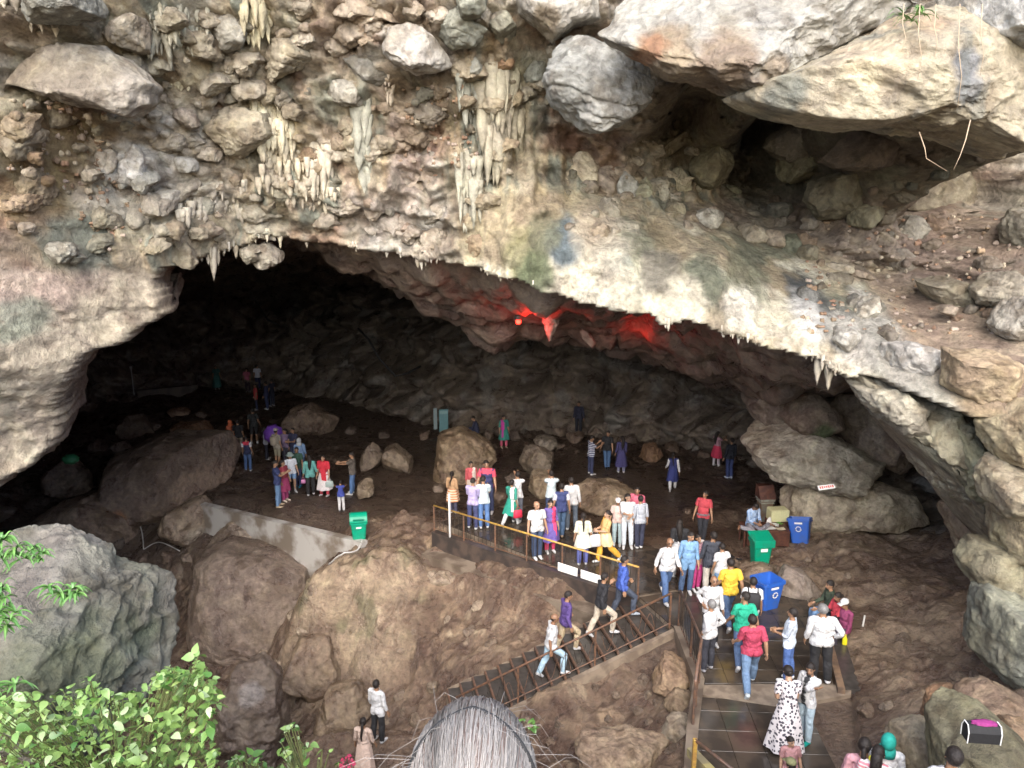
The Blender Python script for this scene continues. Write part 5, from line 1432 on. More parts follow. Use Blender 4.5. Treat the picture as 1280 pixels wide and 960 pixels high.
# blue bins
def blue_bin(loc, rz, rot, label):
    o = empty("litter_bin", loc, rz, category='litter bin', label=label, group='blue litter bins')
    if rot: o.rotation_euler = rot
    mb = MB(); mb.add(*bin_body(.46, .62, .42, .56, .74)); mb.build("body", M_BLUEP, o)
    mb = MB()
    for s in (-1, 1): mb.tube([(s * .34, -.1, .66), (s * .37, 0, .66), (s * .34, .1, .66)], .014, 6)
    mb.build("handle", M_BLUED, o)
    # two white arrows chasing each other on the side
    mb = MB()
    y = -.262
    for a0 in (30, 210):
        for k in range(5):
            a = math.radians(a0 + k * 26)
            mb.box((.07 * math.cos(a), y, .46 + .07 * math.sin(a)), (.034, .008, .022), Matrix.Rotation(-a - math.pi / 2, 3, 'Y'))
        a = math.radians(a0 + 5 * 26)
        mb.add([(.04 * math.cos(a), y - .005, .46 + .04 * math.sin(a)), (.10 * math.cos(a), y - .005, .46 + .10 * math.sin(a)), (.075 * math.cos(a + .45), y - .005, .46 + .075 * math.sin(a + .45)),
                (.04 * math.cos(a), y + .004, .46 + .04 * math.sin(a)), (.10 * math.cos(a), y + .004, .46 + .10 * math.sin(a)), (.075 * math.cos(a + .45), y + .004, .46 + .075 * math.sin(a + .45))], [(0, 1, 2), (5, 4, 3), (0, 3, 4, 1), (1, 4, 5, 2), (2, 5, 3, 0)])
    mb.xf(Matrix.Rotation(.10, 4, 'X')); 
    mb.build("arrow_mark", M_WHITE, o)
    label_plate(o, .22, .05, .60, -.285, M_WHITE)
q = at_z(957, 757, 0)
blue_bin((q[0], q[1], 0), math.radians(22), None, 'open blue bin with a white mark standing on the walkway')
q = at_z(1001, 676, -.05)
blue_bin((q[0], q[1], floor_at(q[0], q[1])), 0, (math.radians(-14), math.radians(-9), math.radians(-28)), 'blue bin leaning against the rock beside the brown table')
# table, things on it
q0 = at_z(958, 682, -.15)
tz = gsurf(q0[0], q0[1])
tb = empty("table", (q0[0], q0[1] + .3, tz), math.radians(-4), category='table', label='low rusty brown metal table under the seated man')
mb = MB(); mb.box((.0, 0, .54), (1.36, .70, .04), bev=.006); mb.build("table_top", M_TABLE, tb)
mb = MB(); mb.box((.06, -.31, .30), (1.22, .03, .44), bev=.004); mb.build("front_panel", M_TABLE, tb)
mb = MB(); mb.box((.655, 0, .30), (.03, .58, .44), bev=.004); mb.build("side_panel", M_TABLE, tb)
mb = MB(); mb.box((-.54, .02, .30), (.03, .58, .44), bev=.004); mb.build("side_panel", M_TABLE, tb)
for sx in (-.64, .64):
    for sy in (-.31, .31):
        mb = MB(); mb.box((sx, sy, .255), (.05, .05, .53), bev=.004); mb.build("leg", M_TABLE, tb)
TT = Vector((q0[0], q0[1] + .3, tz + .56))
def on_table(x, y): return TT + Vector((x, y, .003))
for k, (x, y, w, d, rz, lab) in enumerate(((.06, -.12, .42, .3, .3, 'white sheet of paper lying in front of the seated man'), (.30, .08, .3, .24, -.4, 'crumpled white paper on the middle of the table'), (.42, -.2, .26, .2, .1, 'cream paper at the front edge of the table'))):
    n = 7; V = []
    for i in range(n):
        for j in range(n):
            V.append((w * (i / 6 - .5), d * (j / 6 - .5), .012 + .03 * (1 + math.sin(5 * i + 3 * j + k)) / 2 * (k == 1) + .008 * math.sin(i + k)))
    me = mesh_np("paper", V, grid_faces(n, n)[:, ::-1], M_WHITE if k < 2 else plain("cream_paper", (.62, .55, .38), .8), None)
    o = new_obj("paper", me, None, category='paper', label=lab)
    o.location = on_table(x, y); o.rotation_euler = (0, 0, rz)
mb = MB()
mb.tube([(0, 0, 0), (.02, .03, .1), (.05, .05, .18)], [.09, .07, .03], 8); 
o = mb.build("plastic_bag", M_WHITE, None, True, category='plastic bag', label='upright white plastic bag behind the papers on the table'); o.location = on_table(.2, .22)
mb = MB(); mb.box((0, 0, .19), (.58, .4, .38), bev=.03)
o = mb.build("carton", plain("pale_yellow_card", (.62, .60, .33), .8, var=.1), None, category='carton', label='pale yellow box on the right end of the table'); o.location = TT + Vector((.56, .5, .0)); o.rotation_euler = (0, 0, .1)
mb = MB(); mb.box((0, 0, .28), (.62, .36, .56), bev=.01)
o = mb.build("crate", M_TABLE, None, category='crate', label='brown crate under the pale yellow box behind the table'); o.location = TT + Vector((.56, .55, -.565))
mb = MB()
for k in range(26):
    a = random.uniform(0, 6.28); l = random.uniform(.08, .16)
    mb.add([(0, 0, .01), (l * math.cos(a) * .6 + .02, l * math.sin(a) * .6, .06), (l * math.cos(a), l * math.sin(a), .03 + random.random() * .06), (l * math.cos(a) * .6, l * math.sin(a) * .6 + .03, .05)], [(0, 1, 2, 3)])
o = mb.build("leaf_bundle", plain("leaf_green_goods", (.16, .36, .07), .6), None, category='leaves', label='small heap of green leaves on the table'); o.location = on_table(.5, .12)
# sandals
q = at_z(914, 700, -.1)
for k, (dx, dy, lab) in enumerate(((0, 0, 'dark sandal on the floor left of the table, left one'), (.2, .06, 'dark sandal on the floor left of the table, right one'))):
    mb = MB(); mb.add(*prism([(.05 * math.cos(a) , .13 * math.sin(a)) for a in [i * .524 for i in range(12)]], 0, .02)); mb.tube([(-.05, .04, .01), (0, .06, .05), (.05, .04, .01)], .012, 6)
    o = mb.build("sandal", M_BLACK, None, category='sandal', label=lab, group='sandals by the table'); o.location = (q[0] + dx, q[1] + dy, floor_at(q[0] + dx, q[1] + dy) + .01); o.rotation_euler = (0, 0, .5 + k)
# pedestal with a sloping cap
q = at_z(955, 646, -.35)
z = gsurf(q[0], q[1])
pd = empty("pedestal", (q[0], q[1], z), math.radians(5), category='pedestal', label='grey post with a brown sloping cap behind the seated man')
mb = MB(); mb.box((0, 0, .48), (.40, .40, 1.0), bev=.01); mb.build("shaft", M_POST, pd)
mb = MB(); mb.box((0, 0, 1.0), (.48, .48, .07), bev=.01); mb.box((0, 0, .9), (.44, .44, .035), bev=.005); mb.build("moulding", two_tone("pale_paint", (.34, .35, .28), (.24, .22, .17), 5, .6), pd)
mb = MB(); mb.add([(-.27, -.24, 1.04), (.27, -.24, 1.04), (.27, .24, 1.04), (-.27, .24, 1.04), (-.27, .02, 1.42), (.22, -.02, 1.48), (.27, .24, 1.40), (-.25, .24, 1.44)], [(3, 2, 1, 0), (0, 1, 5, 4), (4, 5, 6, 7), (1, 2, 6, 5), (2, 3, 7, 6), (3, 0, 4, 7)]); mb.build("cap", M_TABLE, pd)
# teal display boards
q = on_ground(553, 545)
z = gsurf(q[0], q[1])
db = empty("display_board", (q[0], q[1], z - .05), math.radians(8), category='display board', label='teal information board standing by the dark rock at the back')
M_TEAL = plain("teal_board", (.10, .22, .24), .5, var=.12, scale=6)
mb = MB(); mb.box((.08, 0, .72), (.46, .05, 1.44), bev=.008); mb.build("panel", M_TEAL, db)
mb = MB(); mb.box((.08, -.028, 1.28), (.38, .008, .16)); mb.build("heading", plain("pale_teal", (.2, .33, .34), .5), db)
mb = MB(); mb.box((-.34, .05, .95), (.2, .05, 1.1), Matrix.Rotation(.5, 3, 'Z'), .008); mb.build("side_panel", plain("grey_teal", (.26, .33, .34), .5), db)
# white pole
q = on_ground(563, 699)
z = gsurf(q[0], q[1])
top = at(563.5, 617, q[1])
mb = MB(); mb.tube([(0, 0, -.1), (0, 0, top[2] - z)], .035, 10); mb.lathe([(.06, 0), (.06, .05), (.036, .06)], 10)
o = mb.build("pole", M_CABLE, None, True, category='pole', label='thin pale grey pole standing in front of the railing'); o.location = (q[0], q[1], z)
# cables on the ground
def cable(pxs, r, label, mat=M_CABLE, lift=.03):
    P = []
    for a, b in pxs:
        q = on_ground(a, b); P.append(Vector((q[0], q[1], max(gsurf(q[0], q[1]), q[2]) + lift)))
    S = []
    for i in range(len(P) - 1):
        p0, p1, p2, p3 = P[max(i - 1, 0)], P[i], P[i + 1], P[min(i + 2, len(P) - 1)]
        for k in range(6):
            t = k / 6
            S.append(.5 * ((2 * p1) + (p2 - p0) * t + (2 * p0 - 5 * p1 + 4 * p2 - p3) * t * t + (3 * p1 - p0 - 3 * p2 + p3) * t ** 3))
    S.append(P[-1])
    S = [Vector((s.x, s.y, max(s.z, gsurf(s.x, s.y) + lift))) for s in S]
    mb = MB(); mb.tube(S, r, 6); return mb.build("cable", mat, None, True, category='cable', label=label)
cable([(300, 708), (318, 717), (345, 725), (378, 730)], .025, 'pale cable lying across the mud by the large pit boulder')
cable([(408, 713), (428, 703), (446, 690), (453, 676)], .025, 'pale cable running down from the domed green bin')
cable([(160, 640), (176, 662), (180, 690)], .018, 'thin pale cable hanging over the low boulder at the left')
cable([(180, 690), (200, 686), (225, 692)], .018, 'thin wire between the low boulder and the angular boulder')
# stick stuck in the mud
q = on_ground(1078, 786); z = gsurf(q[0], q[1])
mb = MB(); mb.tube([(0, 0, -.05), (.02, 0, .28)], .02, 6); o = mb.build("stick", M_WHITE, None, category='stick', label='short pale stick standing in the mud on the right'); o.location = (q[0], q[1], z)
# small red and white sign on the rock
q = at(1033, 609, 17.6)
sg = empty("sign", tuple(q), math.radians(-12), category='sign', label='small white sign with red lettering on the tan rock')
sg.rotation_euler = (math.radians(-50), math.radians(-8), 0)
mb = MB(); mb.box((0, 0, 0), (.40, .03, .12), bev=.004); mb.build("board", M_WHITE, sg)
mb = MB()
for k in range(7): mb.box((-.15 + k * .05, -.018, .0), (.03, .006, random.uniform(.04, .07)))
mb.build("lettering", plain("red_paint", (.5, .06, .04), .6), sg)
# low wall far back on the left, board, lamp posts
q0, q1 = on_ground(172, 497), on_ground(248, 490)
wall_along([q0, q1], -2.6, -1.55, .4, "low_wall", two_tone("dark_cement", (.16, .13, .10), (.09, .075, .06), 2, .7), category='low wall', label='low cement wall far back on the left of the cave')
q = on_ground(171, 497)
mb = MB(); mb.tube([(0, 0, 0), (0, 0, 2.0)], .03, 6); mb.box((0, -.02, 2.05), (.12, .12, .14), bev=.01)
o = mb.build("lamp_post", M_CABLE, None, category='lamp post', label='thin unlit lamp post at the left end of the low wall'); o.location = (q[0], q[1] - .3, gsurf(q[0], q[1]) - .05)
q = on_ground(240, 483)
nb = empty("notice_board", (q[0], q[1], gsurf(q[0], q[1])), .2, category='notice board', label='pale notice board on posts at the far left back')
mb = MB(); mb.box((0, 0, .95), (.55, .05, .6), bev=.01); mb.build("board", plain("grey_blue_board", (.32, .36, .38), .6), nb)
for s in (-.2, .2):
    mb = MB(); mb.box((s, .04, .45), (.05, .05, .95)); mb.build("post", M_IRON, nb)
# cables sagging on the back wall
for pts, lab in (([(330, 372, 44), (345, 395, 43), (360, 402, 43)], 'dark cable sagging on the left of the back wall'), ([(455, 405, 38), (468, 418, 37), (480, 440, 36.5), (500, 462, 36.5), (515, 458, 37), (530, 450, 37.5)], 'dark cable looping down the back wall')):
    S = [Vector(at(*p)) + Vector((0, -1.5, 0)) for p in pts]
    mb = MB(); mb.tube(S, .05, 6); mb.build("cable", M_BLACK, None, True, category='cable', label=lab)
# red lamp under the ceiling
M_RED, nt, p = mat_new("red_lamp_glow")
p.inputs["Base Color"].default_value = (.9, .1, .05, 1)
p.inputs["Emission Color"].default_value = (1, .014, .008, 1)
p.inputs["Emission Strength"].default_value = 3.5
q = at(648, 402, 20.3)
rlamp = empty("floodlight", tuple(q), 0, category='floodlight', label='lit red lamp under the cave ceiling')
me = mesh_np("bulb", _CS[10][0] * .075, _CS[10][1], M_RED); new_obj("bulb", me, rlamp)
mb = MB(); mb.lathe([(.05, .07), (.11, .06), (.10, .16), (.05, .2), (.02, .6)], 12); mb.build("housing", M_IRON, rlamp)
pl = bpy.data.lights.new("red_light", 'POINT'); pl.energy = 20; pl.color = (1, .03, .02); pl.shadow_soft_size = .3
plo = bpy.data.objects.new("red_light", pl); COL.objects.link(plo); plo.parent = rlamp; plo.location = (.3, -.1, -.2)
pl2 = bpy.data.lights.new("red_light", 'POINT'); pl2.energy = 5; pl2.color = (1, .03, .02); pl2.shadow_soft_size = .3
# invented second red lamp round the corner, added to wash the wall red
rl2 = empty("floodlight", tuple(at(800, 392, 21.8)), 0, category='floodlight', label='added red lamp deeper in the hollow right of the first, for red wash')
me = mesh_np("bulb", _CS[10][0] * .06, _CS[10][1], M_RED); new_obj("bulb", me, rl2)
mb = MB(); mb.lathe([(.05, .05), (.10, .05), (.09, .15), (.02, .5)], 12); mb.build("housing", M_IRON, rl2)
plo = bpy.data.objects.new("red_light", pl2); COL.objects.link(plo); plo.parent = rl2; plo.location = (.1, .9, -1.0)
# red-lit drapery beside the lamp
rock([(676, 386), (690, 374), (702, 384), (695, 406), (687, 428), (681, 408)], 20.8, .5, (.30, .24, .2), name='dripstone_drapery', mat=M_DRIP, facets=0, boxy=2.0, roughn=1.4, category='dripstone', label='hanging dripstone drapery lit bright red beside the lamp')
rock([(630, 392), (650, 366), (674, 364), (678, 392), (656, 404)], 22.6, 1.8, (.24, .19, .15), name='dripstone_drapery', mat=M_DRIP, facets=2, category='dripstone', label='rounded dripstone behind the red lamp')
rock([(722, 414), (730, 408), (744, 428), (740, 436)], 23.5, .5, (.24, .19, .15), name='dripstone_drapery', mat=M_DRIP, facets=2, category='dripstone', label='thin slanting dripstone fin right of the red lamp')
# green bundle on the brown boulder
q = at(88, 574, 25.4)
me = mesh_np("tarpaulin", _CS[10][0] * np.array([.28, .22, .17]) * (1 + .25 * fbm(_CS[10][0] * 2.2, 3, 4))[:, None], _CS[10][1], plain("green_tarpaulin", (.03, .17, .07), .5))
o = new_obj("tarpaulin", me, None, category='tarpaulin', label='crumpled green tarpaulin on the brown boulder at the left'); o.location = q
# handbag on the green boulder
q = at(1227, 914, 7.1)
hb = empty("handbag", tuple(q), math.radians(-6), category='handbag', label='black handbag with a magenta top and pale edges on the green boulder')
mb = MB()
V = []
for x in (-.16, .16):
    V += [(x, -.07, -.10), (x, .07, -.10), (x, .075, .02), (x, .04, .09), (x, -.04, .09), (x, -.075, .02)]
mb.add(V, [(0, 1, 2, 3, 4, 5)[::-1], (6, 7, 8, 9, 10, 11)] + [(i, (i + 1) % 6, 6 + (i + 1) % 6, 6 + i) for i in range(6)])
mb.build("body", M_BLACK, hb)
for s in (-.165, .165):
    mb = MB(); mb.tube([(s, -.075, -.1), (s, -.08, .02), (s, -.04, .095), (s, .04, .095), (s, .08, .02), (s, .075, -.1)], .006, 6); mb.build("trim", M_WHITE, hb)
me = mesh_np("scarf", _CS[10][0] * np.array([.13, .055, .022]) * (1 + .5 * fbm(_CS[10][0] * 3, 3, 5))[:, None], _CS[10][1], plain("magenta_cloth", (.22, .02, .13), .8)); o = new_obj("scarf", me, hb); o.location = (.02, .01, .095)
# ================================================================ PEOPLE
# One body is modelled (a continuous surface, hands with five fingers, a face), then posed for each person by bone weights.
J = dict(pelvis=(0, 0, .93), spine=(0, 0, 1.03), chest=(0, -.005, 1.20), neck=(0, -.015, 1.43), head=(0, .0, 1.50))
for s_, S in ((1, 'R'), (-1, 'L')):
    J['ua' + S] = (s_ * .172, -.015, 1.375); J['fa' + S] = (s_ * .232, -.025, 1.105); J['ha' + S] = (s_ * .282, .005, .868)
    J['th' + S] = (s_ * .092, 0, .90); J['sh' + S] = (s_ * .105, .008, .485); J['ft' + S] = (s_ * .11, -.015, .08)
J = {k: np.array(v) for k, v in J.items()}
PARENT = dict(spine='pelvis', chest='spine', neck='chest', head='neck', uaR='chest', faR='uaR', haR='faR', uaL='chest', faL='uaL', haL='faL', thR='pelvis', shR='thR', ftR='shR', thL='pelvis', shL='thL', ftL='shL')
ORDER = ['pelvis', 'spine', 'chest', 'neck', 'head', 'uaR', 'faR', 'haR', 'uaL', 'faL', 'haL', 'thR', 'shR', 'ftR', 'thL', 'shL', 'ftL']
def capsule(a, b, r0, r1, n=14, m=6, flat=1.0):
    a, b = Vector(a), Vector(b)
    t = (b - a).normalized(); u = t.orthogonal().normalized(); v = t.cross(u)
    if abs(t.z) > .5:
        u = Vector((1, 0, 0)); u = (u - t * u.dot(t)).normalized(); v = t.cross(u)
    rings = []
    for i in range(m + 1):
        q = math.pi / 2 * (1 - i / m); rings.append((a - t * r0 * math.sin(q), r0 * math.cos(q)))
    for i in range(1, 6): rings.append((a.lerp(b, i / 6), r0 + (r1 - r0) * i / 6))
    for i in range(m + 1):
        q = math.pi / 2 * i / m; rings.append((b + t * r1 * math.sin(q), r1 * math.cos(q)))
    V = [p + (u * math.cos(2 * math.pi * k / n) + v * math.sin(2 * math.pi * k / n) * flat) * max(r, .0005) for p, r in rings for k in range(n)]
    Fs = [(i * n + k, i * n + (k + 1) % n, (i + 1) * n + (k + 1) % n, (i + 1) * n + k) for i in range(len(rings) - 1) for k in range(n)]
    Fs += [tuple(range(n - 1, -1, -1)), tuple(range((len(rings) - 1) * n, len(rings) * n))]
    return V, Fs
def blob(c, r, n=16, m=10):
    V, Fs = [], []
    for i in range(m + 1):
        q = math.pi * i / m
        for k in range(n):
            a = 2 * math.pi * k / n
            V.append((c[0] + r[0] * max(math.sin(q), .002) * math.cos(a), c[1] + r[1] * max(math.sin(q), .002) * math.sin(a), c[2] - r[2] * math.cos(q)))
    Fs = [(i * n + k, i * n + (k + 1) % n, (i + 1) * n + (k + 1) % n, (i + 1) * n + k) for i in range(m) for k in range(n)]
    Fs += [tuple(range(n - 1, -1, -1)), tuple(range(m * n, (m + 1) * n))]
    return V, Fs
def make_template():
    mb = MB()
    mb.add(*blob((0, .0, .95), (.152, .108, .125))); mb.add(*blob((0, .012, 1.08), (.146, .108, .17)))
    mb.add(*blob((0, .0, 1.24), (.153, .115, .19))); mb.add(*blob((0, -.015, 1.36), (.150, .085, .075)))
    mb.add(*capsule((-.135, -.015, 1.375), (.135, -.015, 1.375), .050, .050))
    mb.add(*capsule((0, -.02, 1.36), (0, .0, 1.50), .060, .052))
    # head: skull, jaw, chin, nose, brow, ears, lips
    mb.add(*blob((0, -.006, 1.595), (.076, .096, .100))); mb.add(*blob((0, .034, 1.555), (.058, .062, .078))); mb.add(*blob((0, .062, 1.505), (.030, .028, .022)))
    mb.add(*capsule((0, .096, 1.585), (0, .110, 1.553), .009, .013)); mb.add(*capsule((-.035, .080, 1.607), (.035, .080, 1.607), .012, .012))
    mb.add(*capsule((-.018, .090, 1.527), (.018, .090, 1.527), .008, .008))
    for s in (-1, 1): mb.add(*blob((s * .078, -.008, 1.572), (.010, .020, .031), 10, 6))
    for s, S in ((1, 'R'), (-1, 'L')):
        sh, el, wr = Vector(J['ua' + S]), Vector(J['fa' + S]), Vector(J['ha' + S])
        mb.add(*capsule(sh, el, .047, .038)); mb.add(*capsule(el, el.lerp(wr, .35), .038, .039)); mb.add(*capsule(el.lerp(wr, .3), wr, .039, .026, flat=.9))
        d = (wr - el).normalized()
        pal_ = wr + d * .075
        mb.add(*capsule(wr + d * .02, wr + d * .03, .028, .03, flat=.6)); 
        fwd = Vector((0, 1, 0)); fwd = (fwd - d * fwd.dot(d)).normalized()       # across the palm: thumb side to the front
        inn_ = d.cross(fwd) * (-1 if s > 0 else 1)
        if inn_.x * s > 0: inn_ = -inn_
        for k, (o_, l_) in enumerate(((.033, .072), (.012, .081), (-.010, .075), (-.031, .058))):
            b0 = wr + d * .028 + fwd * o_ * .8; b1 = wr + d * .090 + fwd * o_ * 1.1
            mb.add(*capsule(b0, b1, .012, .0115, 10, 4))
            c1 = b1 + d * l_ * .55 + inn_ * .010; c2 = c1 + d * l_ * .42 + inn_ * .022
            mb.add(*capsule(b1, c1, .0105, .0095, 10, 4)); mb.add(*capsule(c1, c2, .0095, .008, 10, 4))
        t0 = wr + d * .03 + fwd * .026; t1 = t0 + d * .035 + fwd * .026 + inn_ * .012; t2 = t1 + d * .034 + fwd * .008 + inn_ * .012
        mb.add(*capsule(t0, t1, .015, .012, 10, 4)); mb.add(*capsule(t1, t2, .0115, .009, 10, 4))
        hp, kn, an = Vector(J['th' + S]), Vector(J['sh' + S]), Vector(J['ft' + S])
        mb.add(*capsule(hp + Vector((0, -.005, -.01)), kn, .088, .054)); mb.add(*capsule(kn, kn.lerp(an, .3) + Vector((0, -.012, 0)), .052, .055)); mb.add(*capsule(kn.lerp(an, .3) + Vector((0, -.012, 0)), an, .054, .034))
        mb.add(*blob((s * .06, -.045, .90), (.080, .080, .095)))
        mb.add(*capsule((s * .11, -.035, .045), (s * .113, .07, .036), .040, .034)); mb.add(*capsule((s * .113, .07, .033), (s * .118, .155, .024), .036, .024))
    me = bpy.data.meshes.new("template")
    me.from_pydata(mb.v, [], mb.f)
    o = bpy.data.objects.new("template", me); COL.objects.link(o)
    r = o.modifiers.new("r", 'REMESH'); r.mode = 'VOXEL'; r.voxel_size = .0085
    sm_ = o.modifiers.new("s", 'SMOOTH'); sm_.factor = .5; sm_.iterations = 3
    de = o.modifiers.new("d", 'DECIMATE'); de.ratio = .17
    dg = bpy.context.evaluated_depsgraph_get()
    ev = o.evaluated_get(dg).to_mesh()
    n = len(ev.vertices)
    V = np.empty(n * 3); ev.vertices.foreach_get("co", V); V = V.reshape(-1, 3)
    N = np.empty(n * 3); ev.vertices.foreach_get("normal", N); N = N.reshape(-1, 3)
    Fs = np.array([tuple(p.vertices) for p in ev.polygons if len(p.vertices) == 3], int)
    qs = [tuple(p.vertices) for p in ev.polygons if len(p.vertices) == 4]
    if qs:
        qs = np.array(qs, int); Fs = np.concatenate([Fs.reshape(-1, 3), qs[:, [0, 1, 2]], qs[:, [0, 2, 3]]])
    o.evaluated_get(dg).to_mesh_clear()
    bpy.data.objects.remove(o); bpy.data.meshes.remove(me)
    return V, N, Fs
TV, TN, TF = make_template()
BONES = dict(pelvis=((0, 0, .86), (0, 0, 1.0)), spine=((0, 0, 1.03), (0, 0, 1.17)), chest=((0, 0, 1.22), (0, 0, 1.38)), neck=((0, -.015, 1.43), (0, -.01, 1.49)), head=((0, 0, 1.53), (0, 0, 1.68)))
for S in 'RL':
    s = 1 if S == 'R' else -1
    BONES['ua' + S] = (J['ua' + S], J['fa' + S]); BONES['fa' + S] = (J['fa' + S], J['ha' + S]); BONES['ha' + S] = (J['ha' + S], J['ha' + S] + (J['ha' + S] - J['fa' + S]) * .8)
    BONES['th' + S] = (J['th' + S] - [0, 0, .05], J['sh' + S]); BONES['sh' + S] = (J['sh' + S], J['ft' + S]); BONES['ft' + S] = (J['ft' + S] + [0, .02, -.03], J['ft' + S] + [0, .15, -.05])
def seg_dist(P, a, b):
    a, b = np.asarray(a, float), np.asarray(b, float)
    ab = b - a
    t = np.clip(((P - a) @ ab) / (ab @ ab), 0, 1)
    return np.linalg.norm(P - a - t[:, None] * ab, axis=1), t
RAD = dict(pelvis=.14, spine=.13, chest=.15, neck=.055, head=.09, ua=.05, fa=.04, ha=.03, th=.08, sh=.055, ft=.04)
def weights(P):
    W = []
    for b in ORDER:
        d, _ = seg_dist(P, *BONES[b])
        d = np.maximum(d - RAD.get(b, RAD.get(b[:2], .05)) * .6, .004)
        w = 1 / d ** 4
        if b.endswith('R') and len(b) == 3: w = w * sstep(-.03, .03, P[:, 0])
        if b.endswith('L') and len(b) == 3: w = w * sstep(.03, -.03, P[:, 0])
        W.append(w)
    W = np.stack(W, 1)
    # arms never pull on the trunk and legs never on the hands
    armd = np.minimum(seg_dist(P, *BONES['uaR'])[0], seg_dist(P, *BONES['uaL'])[0])
    return W / W.sum(1, keepdims=True)
TW = weights(TV)
def arm_t(P):
    """0 shoulder, 1 elbow, 2 wrist, >2 hand; nan away from the arms"""
    out = np.full(len(P), np.nan); best = np.full(len(P), .07)
    for S in 'RL':
        for k, b in enumerate(('ua', 'fa', 'ha')):
            d, t = seg_dist(P, *BONES[b + S])
            m = (d < best) & (np.abs(P[:, 0]) > np.where(P[:, 2] > 1.2, .148, .17))
            out = np.where(m, k + t, out); best = np.where(m, d, best)
    return out
T_ARM = arm_t(TV)
T_HEAD = TV[:, 2] > 1.45
HX = TV[:, 0]; HY = TV[:, 1]; HZ_ = TV[:, 2]
def Rx(a): c, s = math.cos(a), math.sin(a); return np.array([[1, 0, 0], [0, c, -s], [0, s, c]])
def Ry(a): c, s = math.cos(a), math.sin(a); return np.array([[c, 0, s], [0, 1, 0], [-s, 0, c]])
def Rz(a): c, s = math.cos(a), math.sin(a); return np.array([[c, -s, 0], [s, c, 0], [0, 0, 1]])
def skeleton(pose):
    M = {}
    for b in ORDER:
        r = pose.get(b, (0, 0, 0))
        if b[:2] in ('ua', 'th'): r = (r[0], -r[1], r[2])
        R = Rz(math.radians(r[2])) @ Ry(math.radians(r[1])) @ Rx(math.radians(r[0]))
        T = np.eye(4); T[:3, :3] = R; T[:3, 3] = J[b] - R @ J[b]
        M[b] = (M[PARENT[b]] @ T) if b in PARENT else T
    return M
def deform(P, W, M):
    Ms = np.stack([M[b] for b in ORDER])
    A = np.einsum('vb,bij->vij', W, Ms)
    return np.einsum('vij,vj->vi', A[:, :3, :3], P) + A[:, :3, 3]
# ---- poses: (pitch, roll, yaw) degrees per joint; the person faces +Y
STAND = dict(uaR=(2, -3, 0), uaL=(2, 3, 0), faR=(10, 0, 0), faL=(10, 0, 0))
def pose(*mods, **kw):
    p = dict(STAND)
    for m in mods: p.update(m)
    p.update(kw)
    return p
WALK = dict(thR=(22, 0, 0), shR=(-8, 0, 0), thL=(-18, 0, 0), shL=(-22, 0, 0), ftL=(-15, 0, 0), uaR=(-18, 10, 0), uaL=(18, -10, 0), faR=(15, 0, 0), faL=(22, 0, 0))
WALK['uaR'] = (-16, -2, 0); WALK['uaL'] = (18, 2, 0)
CLIMB = dict(thR=(48, 0, 0), shR=(-50, 0, 0), thL=(-12, 0, 0), shL=(-12, 0, 0), ftL=(-14, 0, 0), uaR=(-12, -2, 0), uaL=(20, 2, 0), faR=(20, 0, 0), faL=(25, 0, 0), spine=(-6, 0, 0))
CONTRA = dict(thR=(6, -2, 0), shR=(-10, 0, 0), thL=(-2, 4, 0), pelvis=(0, 2, 0), spine=(0, -3, 0))
PHOTO = dict(uaR=(66, -12, 34), uaL=(66, 12, -34), faR=(78, 0, 22), faL=(78, 0, -22), haR=(10, 0, 0), haL=(10, 0, 0))     # camera held up to the face
PHONE = dict(uaR=(28, -8, 14), uaL=(28, 8, -14), faR=(72, 0, 10), faL=(72, 0, -10), head=(-16, 0, 0))
REACH = dict(uaR=(66, -10, 14), uaL=(66, 10, -14), faR=(14, 0, 0), faL=(14, 0, 0))
HIPS = dict(uaR=(-22, 22, -20), faR=(70, 0, 60), uaL=(-22, -22, 20), faL=(70, 0, -60))
HIPR = dict(uaR=(-22, 22, -20), faR=(70, 0, 60))
CLASP = dict(uaR=(18, -10, 16), uaL=(18, 10, -16), faR=(60, 0, 22), faL=(60, 0, -22))
ONHEAD = dict(uaR=(60, -58, 30), uaL=(60, 58, -30), faR=(120, 0, 0), faL=(120, 0, 0))
UMB = dict(uaR=(40, -10, 10), faR=(75, 0, 0))
CHIN = dict(uaL=(35, 10, -20), faL=(110, 0, -18), head=(-8, 0, 0))
LEANF = dict(spine=(-10, 0, 0), chest=(-8, 0, 0), head=(-10, 0, 0))
SITX = dict(thR=(80, 34, 0), shR=(-112, 0, 62), thL=(80, -34, 0), shL=(-112, 0, -62), spine=(-12, 0, 0), chest=(-12, 0, 0), head=(-22, 0, 0), uaR=(30, -6, 14), uaL=(30, 6, -14), faR=(58, 0, 26), faL=(58, 0, -26))
SIT = dict(thR=(82, 2, 0), shR=(-78, 0, 0), thL=(86, -2, 0), shL=(-84, 0, 0), spine=(-8, 0, 0), uaR=(34, -8, 8), uaL=(34, 8, -8), faR=(34, 0, 8), faL=(34, 0, -8))
CROUCH = dict(thR=(100, 6, 0), shR=(-120, 0, 0), ftR=(24, 0, 0), thL=(70, -8, 0), shL=(-95, 0, 0), ftL=(20, 0, 0), spine=(-18, 0, 0), uaR=(40, -8, 0), uaL=(40, 8, 0), faR=(30, 0, 0), faL=(30, 0, 0))
HUG = dict(uaR=(62, -14, 30), uaL=(55, 14, -30), faR=(40, 0, 10), faL=(40, 0, -10))
